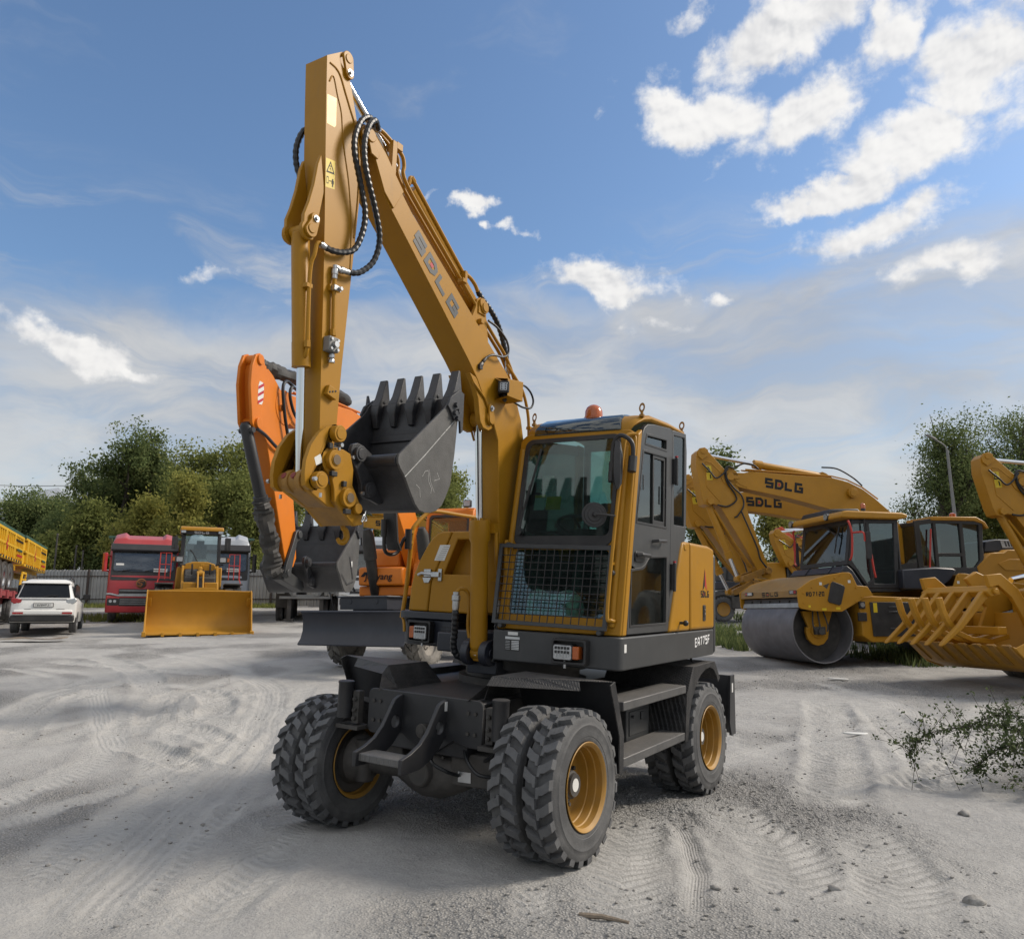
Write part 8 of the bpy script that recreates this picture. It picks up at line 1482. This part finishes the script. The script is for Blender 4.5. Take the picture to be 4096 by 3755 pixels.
for y0 in (.45, -.78):
    m = MB(); m.tube2((.95, y0, 1.95 - gj), (1.55, y0, 3.35 - gj), [(0, .07), (.03, .10), (.55, .12), (.56, .14), (.9, .13), (1, .07)], 14); m.obj('boom_cylinder', TARP, JY)
m = MB(); m.tube([(1.18, -.70, 2.75 - gj), (1.45, -.70, 3.35 - gj)], .03, 8); m.obj('cylinder_rod', CHR, JY)
cj = [(.62, 2.16), (.55, 3.0), (.38, 3.78), (.25, 3.88), (-1.2, 3.9), (-1.3, 3.8), (-1.3, 2.16)]
m = MB(); m.plate(Zj(cj), [Zj([(.50, 2.7), (.30, 3.7), (-.4, 3.75), (-.4, 2.7)]), Zj([(-.5, 2.7), (-.5, 3.75), (-1.2, 3.75), (-1.2, 2.7)])], 1.20, 1.26, XZ); m.plate(Zj(cj), [Zj([(.50, 2.7), (.30, 3.7), (-1.2, 3.75), (-1.2, 2.7)])], .16, .22, XZ)
jf = lambda a, b, d: (.60 - (b - 2.3) * .15 + d, a, b - gj); m.plate([(.16, 2.16), (1.26, 2.16), (1.26, 3.86), (.16, 3.86)], [rrect(.27, 2.55, 1.13, 3.72, .08)], -.06, .0, jf); m.ext(Zj([(.35, 3.80), (.25, 3.92), (-1.2, 3.93), (-1.3, 3.8)]), .16, 1.26, XZ); jc = m.obj('cab', ORG, JY, .03)
m = MB(); m.plate(rrect(.235, 2.52, 1.165, 3.76, .09), [rrect(.285, 2.58, 1.115, 3.70, .07)], .0, .012, jf); m.obj('windscreen_seal', BLK, jc)
m = MB(); m.ext(rrect(.25, 2.54, 1.15, 3.74, .08), -.03, -.02, jf); m.ext(Zj([(.50, 2.7), (.30, 3.7), (-1.2, 3.75), (-1.2, 2.7)]), 1.22, 1.23, XZ); m.obj('glass', GLS, jc); m = MB(); m.box(-1.3, .2, 2.3 - gj, -1.2, 1.22, 3.85 - gj); m.box(-.8, .4, 2.2 - gj, -.2, .95, 2.8 - gj); m.box(-.9, .45, 2.8 - gj, -.7, .9, 3.4 - gj); m.obj('seat', INT, jc, .03)
m = MB(); m.box(.30, 1.02, 3.92 - gj, .42, 1.20, 4.08 - gj); q = m.obj('roof_lamp', BLK, jc, .02); m = MB(); m.box(.42, 1.04, 3.94 - gj, .425, 1.18, 4.06 - gj); m.obj('lens', LENS, q)
m = MB(); m.tube(spline([(.9, -1.3, 3.25 - gj), (1.1, -1.22, 2.9 - gj), (1.25, -1.2, 2.62 - gj), (1.28, -1.25, 2.35 - gj), (1.2, -1.15, 2.02 - gj)], 5), .022, 7); m.obj('mirror_cable', HOSE, JY)
# undercarriage, turned relative to the upper part
JU = part('undercarriage', JY, (Matrix.Translation((-2.0, 18.0, gj)) @ Matrix.Rotation(hd_rz(JH), 4, 'Z')).inverted() @ (Matrix.Translation((-2.10, 18.25, gj - .02)) @ Matrix.Rotation(math.atan2(-.9, -.42), 4, 'Z')))
m = MB(); m.box(-1.9, -.5, .65, 1.9, .5, 1.2); m.tube2((0, 0, 1.1), (0, 0, 1.45), [(0, .6), (1, .6)], 28); m.cyl((1.4, -.9, .55), (1.4, .9, .55), .14, n=14); m.cyl((-1.4, -.9, .55), (-1.4, .9, .55), .14, n=14); m.obj('chassis', NAVY, JU, .02)
m = MB(); m.box(1.5, -.60, 1.18, 2.2, .56, 1.42); m.box(1.45, -.66, 1.42, 2.24, .62, 1.45); m.cyl((2.2, -.35, 1.34), (2.21, -.35, 1.34), .05, n=14); m.cyl((2.2, .3, 1.34), (2.21, .3, 1.34), .05, n=14); m.obj('deck_box', NAVY, JU, .01)
m = MB(); m.box(1.7, .0, 1.452, 2.2, .55, 1.456); m.obj('paper_notice', PAPER, JU)
bl_ = [(2.60, 1.16), (2.54, 1.10), (2.50, .95), (2.50, .75), (2.56, .58), (2.66, .46)]; b2_ = offs(bl_, -.04); m = MB(); m.loft([[(a[0], -1.27, a[1]), (a[0], 1.27, a[1]), (b[0], 1.27, b[1]), (b[0], -1.27, b[1])] for a, b in zip(bl_, b2_)]); m.box(1.9, -.5, .6, 2.5, -.35, .8); m.box(1.9, .35, .6, 2.5, .5, .8); m.obj('dozer_blade', NAVY, JU, .006, ang=50)
m = MB(); m.box(2.585, -1.25, .53, 2.60, 1.25, .545); m.obj('cutting_edge', NAVY, JU)
jt = road_tyre('jony', .54, .34, 14, .55, RUBD); jr = disc_rim('jony_rim', .32, .32, mat('muddy_rim', (.14, .13, .12), .8, dust=.7))
for xx in (1.4, -1.4):
    for s in (1, -1): wheel_at(JU, xx, s * .98, .54, jt, jr, s < 0)
# ------------------------------------------------------------------ small wheeled excavator far at the right
x, y = pol(1452, 32); ge = G(x, y); SE = thing('wheeled_excavator', 'small dark wheeled excavator far off, between the cab and the yellow arms', 'excavator', (x, y, ge), math.atan2(-.15, -1))
def ep(name, l, y0, y1, mt, bev=.03): m = MB(); m.ext(l, y0, y1, XZ); return m.obj(name, mt, SE, bev)
ep('base', [(1.2, 1.25), (1.2, 1.55), (-1.5, 1.55), (-1.5, 1.25)], -1.2, 1.2, NAVY); ep('engine_hood', [(.1, 1.56), (-.1, 2.3), (-1.4, 2.3), (-1.45, 1.56)], -1.1, 1.18, YELB, .06); ep('counterweight', [(-1.46, 1.3), (-1.46, 2.25), (-1.8, 2.1), (-1.8, 1.3)], -1.2, 1.2, DRK2, .06)
m = MB(); m.plate([(1.1, 1.56), (.9, 3.1), (-.2, 3.2), (.0, 1.56)], [[(.95, 2.1), (.8, 3.0), (-.1, 3.05), (.1, 2.1)]], 1.08, 1.14, XZ); m.box(-.2, .1, 3.1, .95, 1.14, 3.2); m.box(.95, .1, 1.56, 1.1, 1.14, 2.1); c_ = m.obj('cab', DRK2, SE, .03); m = MB(); m.ext([(.95, 2.1), (.8, 3.0), (-.1, 3.05), (.1, 2.1)], 1.1, 1.11, XZ); m.box(.9, .15, 2.1, .92, 1.08, 3.1); m.obj('glass', GLS, c_)
letters('EA775F', (-.4, 1.202, 1.36), (-1, 0, 0), (0, 0, 1), .12, STKW, SE, 'model_lettering', .74, .19, .17)
m = MB(); m.box(-1.6, -.5, .55, 1.6, .5, 1.0); m.box(-.9, .5, .5, .9, 1.2, .95); m.tube2((0, 0, .95), (0, 0, 1.3), [(0, .5), (1, .5)], 20); m.obj('chassis', CHAS, SE, .02)
for xx in (1.22, -1.22):
    for s in (1, -1): wheel_at(SE, xx, s * 1.0, .48, ty, None, s < 0)
    for s in (1, -1): m = MB(); m.lathe([(.27, .12), (.24, .05), (.2, .02), (.001, .02)], 20, lambda r, h, c, q: (xx + r * c, s * (1.0 + h), .48 + r * q)); m.obj('rim', RIMY, SE)
    for s in (1, -1): m = MB(); m.tube([(xx + .6 * math.cos(R_(a)), s * 1.0, .5 + .58 * math.sin(R_(a))) for a in range(20, 161, 20)], .13, 6); m.obj('mudguard', CHAS, SE)
# ------------------------------------------------------------------ corrugated fence
FN = thing('sheet_fence', 'tall grey corrugated sheet fence on dark posts along the back of the yard', 'fence', (-34, 44, 0))
FX0, FX1, FY = -34, 9, 44
pf = []
for k in range(6):
    x = k * .19; pf += [(x, 0), (x + .07, 0), (x + .09, .032), (x + .165, .032)]
pf.append((1.14, 0)); bk_ = [(a, b + .002) for a, b in reversed(pf)]
m = MB(); n = len(pf); vv = [(a, b, z) for z in (0, 2.02) for a, b in pf]; m.add(vv, [(i, i + 1, n + i + 1, n + i) for i in range(n - 1)]); fme = m.mesh('panel', GALV, 20, flip=False)
mb = MB(); mb.box(-.05, -.06, 0, .05, .0, 2.06); pme = mb.mesh('post', POSTB)
k = 0; x = FX0
while x < FX1:
    zg = G(x, FY); link('panel', fme, FN, 0, Matrix.Translation((x - FX0, .02, zg + .02 + .01 * math.sin(k * 2.7))) @ Matrix.Rotation(R_(.25 * math.sin(k * 1.9)), 4, 'Y'))
    if k % 3 == 0: link('post', pme, FN, 0, Matrix.Translation((x - FX0 + .2, -.03, zg)))
    x += 1.135; k += 1
for zo in (.42, 1.68): m = MB(); m.tube([(xx - FX0, -.005, G(xx, FY) + zo) for xx in np.linspace(FX0, FX1, 24)], .026, 5); m.obj('rail', POSTB, FN)
# ------------------------------------------------------------------ trees
BARK = mat('bark', (.06, .05, .042), .9, nscale=10, nvar=.3, bump=.4)
def leafmat(name, c0, c1, c2):
    m = bpy.data.materials.new(name); m.use_nodes = True; t = m.node_tree; t.nodes.clear(); L = t.links.new
    a = t.nodes.new('ShaderNodeAttribute'); a.attribute_name = 'tint'
    r = t.nodes.new('ShaderNodeValToRGB'); L(a.outputs['Fac'], r.inputs[0]); e = r.color_ramp.elements; e[0].color = (*c0, 1); e[1].color = (*c2, 1); k = e.new(.55); k.color = (*c1, 1)
    d = t.nodes.new('ShaderNodeBsdfDiffuse'); L(r.outputs[0], d.inputs[0]); tr = t.nodes.new('ShaderNodeBsdfTranslucent'); L(r.outputs[0], tr.inputs[0])
    mx = t.nodes.new('ShaderNodeMixShader'); mx.inputs[0].default_value = .45; L(d.outputs[0], mx.inputs[1]); L(tr.outputs[0], mx.inputs[2])
    o = t.nodes.new('ShaderNodeOutputMaterial'); L(mx.outputs[0], o.inputs[0]); return m
LF_D = leafmat('leaf_dark', (.075, .105, .045), (.15, .19, .075), (.26, .28, .11))
LF_O = leafmat('leaf_olive', (.115, .135, .045), (.22, .245, .078), (.35, .35, .12))
LF_Y = leafmat('leaf_yellowing', (.16, .168, .05), (.29, .285, .08), (.42, .37, .11))
def leaves(P, size, rnd, up=.3):
    n = len(P); a = rnd.normal(size=(n, 3)); a[:, 2] += up; a /= np.linalg.norm(a, axis=1)[:, None]; b = rnd.normal(size=(n, 3)); b -= a * (a * b).sum(1)[:, None]; b /= np.linalg.norm(b, axis=1)[:, None]
    s = size * rnd.uniform(.6, 1.35, n)[:, None]; c = np.cross(a, b)
    V = np.stack([P - c * s * .5, P + b * s * .26 + a * s * .06, P + c * s * .5, P - b * s * .26 + a * s * .06], 1).reshape(-1, 3)
    return V
def leaf_obj(name, V, mt, parent, tint):
    n = len(V) // 4; me = bpy.data.meshes.new(name); me.vertices.add(n * 4); me.vertices.foreach_set('co', V.astype(np.float32).ravel()); me.loops.add(n * 4); me.loops.foreach_set('vertex_index', np.arange(n * 4, dtype=np.int32)); me.polygons.add(n); me.polygons.foreach_set('loop_start', np.arange(0, n * 4, 4, dtype=np.int32)); me.update(calc_edges=True)
    a = me.attributes.new('tint', 'FLOAT', 'POINT'); a.data.foreach_set('value', np.repeat(tint, 4).astype(np.float32)); me.materials.append(mt); return link(name, me, parent)
def tree(label, px, Y, top, wpx, mt, seed, n=16000, base=.22, gap=.0, lsize=.25, cat='tree', grp='trees behind the yard', trunks=1):
    x = (px - 1008) / 1540.5 * Y; g = G(x, Y); Hh = 1.6 + (1205 - top) / 1540.5 * Y - g; Wd = wpx / 1540.5 * Y / 2
    T_ = thing('broadleaf_tree', label, cat, (x, Y, g - .05), 0, grp); rnd = np.random.default_rng(seed); m = MB(); tips = []
    def limb(p, d, l, r, depth):
        q = [Vector(p)]; dd = Vector(d).normalized(); k = 5
        for i in range(k):
            dd = (dd + Vector(rnd.normal(size=3)) * .16 + Vector((0, 0, .05))).normalized(); q.append(q[-1] + dd * l / k)
        m.tube(q, r, 6 if depth < 2 else 4, lambda i: r * (1 - .62 * i / k))
        if depth >= 3: tips.extend(q[2:]); return
        for j in range(int(rnd.integers(3, 5))):
            t = rnd.uniform(.35, 1.); b = q[min(k, int(t * k))]; a = rnd.uniform(0, 6.283); o = Vector((math.cos(a), math.sin(a), rnd.uniform(-.1, .7))); limb(b, dd * .75 + o * .85, l * rnd.uniform(.45, .68), r * .5, depth + 1)
        limb(q[-1], dd, l * .6, r * .42, depth + 1)
    for t_ in range(trunks):
        off = Vector((rnd.normal() * .5 * (t_ > 0), rnd.normal() * .5 * (t_ > 0), 0)); limb(off, (rnd.normal() * .12, rnd.normal() * .12, 1), Hh * .30, .035 * Hh / (1 + .3 * t_), 0)
    P = np.array([list(p) for p in tips]); lo, hi = P.min(0), P.max(0); c = (lo + hi) / 2
    sx, sz = Wd / (np.abs(P[:, :2]).max() + .01), (Hh * .97) / hi[2]
    for i, v in enumerate(m.v): m.v[i] = (v[0] * sx, v[1] * sx, v[2] * sz)
    P = P * np.array([sx, sx, sz]); P = P[P[:, 2] > base * Hh]
    cl = P[rnd.integers(0, len(P), max(40, n // 30))] + rnd.normal(size=(max(40, n // 30), 3)) * np.array([.45, .45, .34]) * Wd / 4; w_ = rnd.uniform(.35, 1.5, len(cl))
    if gap: k = rnd.random(len(cl)) > gap * .5; cl, w_ = cl[k], w_[k]
    n = int(n * 1.9)
    idx = rnd.choice(len(cl), n, p=w_ / w_.sum()); s = (Wd * .085 + .16) * w_[idx][:, None] ** .4
    L_ = cl[idx] + rnd.normal(size=(n, 3)) * s * np.array([1, 1, .75]); L_[:, 2] = np.maximum(L_[:, 2], .15)
    ctint = rnd.normal(size=len(cl)) * .16; tint = np.clip(.45 + ctint[idx] + rnd.normal(size=n) * .16, 0, 1)
    m.obj('trunk', BARK, T_); leaf_obj('crown', leaves(L_, lsize, rnd), mt, T_, tint); return T_
tree('dark rounded tree at the far left behind the yellow trailers', 20, 72, 962, 190, LF_D, 1, 15000, .05)
tree('tall thin-topped tree with open dark crown behind the fence left of the red truck', 195, 60, 872, 190, LF_D, 2, 15000, .15, .3)
tree('tallest tree of the left group with an airy top above the red truck', 312, 62, 834, 170, LF_D, 3, 16000, .15, .35)
tree('broad olive green tree behind the wheel loader', 425, 58, 850, 230, LF_O, 4, 22000, .06)
tree('low yellow green tree in front of the taller trees, left of the red truck', 262, 53, 985, 140, LF_Y, 5, 9000, .05)
tree('low olive tree behind the white car', 140, 55, 985, 170, LF_O, 6, 13000, .03)
tree('yellowish tree in front of the broad tree above the loader', 385, 52, 935, 130, LF_Y, 7, 9000, .05, .2)
tree('olive tree filling the gap between the airy tree and the broad one', 365, 66, 868, 190, LF_O, 24, 15000, .05)
tree('olive tree low behind the fence left of the airy top', 250, 68, 905, 200, LF_O, 25, 14000, .04)
tree('green tree behind the silver truck, close to the orange arm', 490, 64, 880, 170, LF_O, 26, 15000, .04)
tree('dark tree low between the trailers and the open-crowned tree', 95, 70, 1000, 150, LF_D, 27, 12000, .03)
tree('low olive bush behind the silver truck', 476, 50, 985, 120, LF_O, 31, 9000, .0)
tree('olive tree behind the orange excavator arm', 545, 58, 890, 180, LF_O, 8, 15000, .05)
tree('dense shaded tree behind the fence, between the car and the red truck', 210, 56, 1010, 170, LF_D, 18, 12000, .02)
tree('olive tree glimpsed left of the boom cylinder', 880, 56, 905, 170, LF_O, 9, 14000, .08, .1)
tree('green tree glimpsed between the white truck and the orange cab', 735, 60, 985, 190, LF_O, 19, 10000, .05, .1)
tree('dark tree just right of the yellow cab', 1395, 48, 885, 150, LF_D, 10, 13000, .08, .25)
tree('sparse yellowish young tree between the arms and the roller', 1512, 46, 968, 150, LF_Y, 11, 5000, .2, .5, .18)
tree('large dark fine-leaved tree behind the roller at the right', 1830, 44, 792, 250, LF_D, 12, 12000, .26, .8, .15)
tree('large dark tree at the right edge behind the lamp post', 1995, 46, 800, 240, LF_D, 13, 14000, .18, .5, .15)
tree('low bushy tree behind the excavator cabs at the right', 1905, 47, 885, 170, LF_O, 14, 12000, .10, .3, .17)
# thin poles, street lamp, wire, hills
for (px, y0, lab) in ((112.5, 1052, 'thin dark pole standing behind the white car, leftmost of three'), (152, 1075, 'thin dark pole behind the fence, middle of three'), (166, 1085, 'thin dark pole behind the fence, nearest the red truck')):
    Y = 50; x = (px - 1008) / 1540.5 * Y; g = G(x, Y); h = 1.6 + (1205 - y0) / 1540.5 * Y - g
    m = MB(); m.tube2((0, 0, 0), (0, 0, h), [(0, .06), (.97, .05), (.975, .07), (1, .06)], 8); o = m.obj('pole', CHAS); o.location = (x, Y, g); tag(o, lab, 'pole', 'thin poles behind the fence')
SLM = thing('street_lamp', 'grey street lamp on a tall pole in front of the trees at the right', 'street lamp', (23.95, 42, G(23.95, 42))); g = G(23.95, 42)
m = MB(); m.tube2((0, 0, 0), (-.1, 0, 10.35 - g), [(0, .13), (1, .07)], 12); m.obj('pole', GREYB, SLM)
m = MB(); m.tube(spline([(-.1, 0, 10.3 - g), (-.18, 0, 10.55 - g), (-.4, 0, 10.75 - g), (-.75, 0, 10.95 - g)], 4), .04, 8); m.obj('arm', GREYB, SLM)
m = MB(); m.loft([[(-.6 - t * .62, w_, 10.90 - g + t * .28 + zz_) for w_, zz_ in ((-.11 * k, .0), (-.08 * k, .09 * k), (.08 * k, .09 * k), (.11 * k, 0), (.0, -.03 * k))] for t, k in ((0, .5), (.3, 1), (.8, 1.1), (1, .5))]); m.obj('lamp_head', GREYB, SLM, .01)
m = MB(); m.tube([(-82, 80, 21.5), (-70, 80, 15.1), (-60, 80, 14.75), (-50, 80, 14.45), (-38, 80, 14.6), (-20, 80, 16)][1:], .03, 5); o = m.obj('power_line', BLK); tag(o, 'thin overhead power line crossing the sky at the far left', 'power line')
# far mountain ridge, distance haze put into its pale grey-blue base colour
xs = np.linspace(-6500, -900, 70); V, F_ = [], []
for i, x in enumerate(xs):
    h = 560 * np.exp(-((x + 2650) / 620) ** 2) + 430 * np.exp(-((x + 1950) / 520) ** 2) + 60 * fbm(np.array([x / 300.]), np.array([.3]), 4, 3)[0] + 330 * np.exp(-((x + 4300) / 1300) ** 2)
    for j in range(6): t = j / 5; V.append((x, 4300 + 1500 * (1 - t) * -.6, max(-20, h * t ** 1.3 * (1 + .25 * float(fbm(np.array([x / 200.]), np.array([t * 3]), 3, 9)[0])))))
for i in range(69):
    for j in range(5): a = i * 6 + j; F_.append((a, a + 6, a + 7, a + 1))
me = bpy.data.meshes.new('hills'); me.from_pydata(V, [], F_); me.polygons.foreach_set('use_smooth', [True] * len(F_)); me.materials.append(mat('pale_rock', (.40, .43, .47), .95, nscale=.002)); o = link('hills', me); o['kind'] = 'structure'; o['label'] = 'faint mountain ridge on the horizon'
# ------------------------------------------------------------------ weeds and grass
LF_W = leafmat('weed_leaf', (.035, .052, .024), (.075, .10, .045), (.14, .17, .08))
def weed(label, x, y, rad, h, n, seed, arch=()):
    g = gz(x, y); T_ = thing('weed_bush', label, 'weeds', (x, y, g)); rnd = np.random.default_rng(seed); m = MB(); pts = []
    for k in range(70):
        a = rnd.uniform(0, 6.283); r = rad * rnd.uniform(.2, 1.1); hh = h * rnd.uniform(.35, 1.0); b = Vector((math.cos(a) * r * .25, math.sin(a) * r * .25, 0)); e = Vector((math.cos(a) * r, math.sin(a) * r, hh * .75)); mid = (b + e) / 2 + Vector((0, 0, hh * .35))
        q = spline([b, mid, e, e + Vector((math.cos(a) * .1, math.sin(a) * .1, -.06))], 5); m.tube(q, .0035, 4, lambda i: .0045 - .0002 * i); pts += q[3:]
    for st in arch:
        q = spline(st, 8); m.tube(q, .005, 5, lambda i: .007 - .0001 * i); pts2 = q
        for p in q[10:]:
            for _ in range(3):
                d = Vector(rnd.normal(size=3)) * .16; d.z -= .03; qq = [p, p + d * .5 + Vector((0, 0, .01)), p + d]; m.tube(qq, .0022, 4); pts += qq[1:]; pts += [p]
    P = np.array([list(p) for p in pts]); L_ = P[rnd.integers(0, len(P), n)] + rnd.normal(size=(n, 3)) * .022; L_[:, 2] = np.maximum(L_[:, 2], .01)
    m.obj('stems', BARK, T_); leaf_obj('foliage', leaves(L_, .036, rnd, .2), LF_W, T_, np.clip(.5 + rnd.normal(size=n) * .22, 0, 1)); return T_
weed('clump of dark green weeds with long arching stems at the right edge', 5.15, 7.3, .80, .46, 7500, 3, [[(-.2, .1, .1), (-.35, .25, .42), (-.62, .35, .52), (-1.2, .42, .44), (-1.45, .36, .26)], [(-.1, 0, .1), (-.4, .05, .38), (-.75, .08, .36), (-1.0, .1, .16)], [(0, .2, .2), (-.1, .5, .5), (-.3, .8, .55), (-.6, .95, .4)]])
def grass(label, boxes, h, n, seed):
    rnd = np.random.default_rng(seed); P = []
    for (x0, y0, x1, y1, k) in boxes: P.append(np.stack([rnd.uniform(x0, x1, int(n * k)), rnd.uniform(y0, y1, int(n * k))], 1))
    P = np.concatenate(P); keep = fbm(P[:, 0] * 1.5, P[:, 1] * .9, 3, seed) > -.12; P = P[keep]; z = gbase(P[:, 0], P[:, 1]); m_ = len(P); a = rnd.uniform(0, 6.283, m_); hh = h * rnd.uniform(.4, 1.3, m_); w_ = .012 + .012 * rnd.random(m_); dx, dy = np.cos(a), np.sin(a); ln = rnd.uniform(.1, .6, m_) * hh; b = rnd.uniform(0, 6.283, m_)
    p0 = np.stack([P[:, 0] - dx * w_, P[:, 1] - dy * w_, z - .02], 1); p1 = np.stack([P[:, 0] + dx * w_, P[:, 1] + dy * w_, z - .02], 1); p2 = np.stack([P[:, 0] + np.cos(b) * ln + dx * w_ * .3, P[:, 1] + np.sin(b) * ln, z + hh], 1); p3 = np.stack([P[:, 0] + np.cos(b) * ln - dx * w_ * .3, P[:, 1] + np.sin(b) * ln, z + hh * .97], 1)
    o = leaf_obj('grass', np.stack([p0, p1, p2, p3], 1).reshape(-1, 3), LF_D if seed % 2 else LF_O, None, np.clip(.5 + rnd.normal(size=m_) * .25, 0, 1)); tag(o, label, 'grass', kind='stuff')
grass('dark green grass and low weeds left of the roller drum', [(5.2, 20.5, 7.6, 25.5, .7), (6.5, 24, 12, 28, .5)], .22, 9000, 21)
grass('dry olive grass around the red truck and along the fence foot', [(-19, 31, -13.5, 34, .35), (-26, 42.6, -12, 43.9, .65)], .22, 8000, 22)
grass('grass growing under the roller and along the right back of the yard', [(8, 17.0, 12, 21, .4), (9, 27, 20, 36, .6)], .22, 8000, 23)
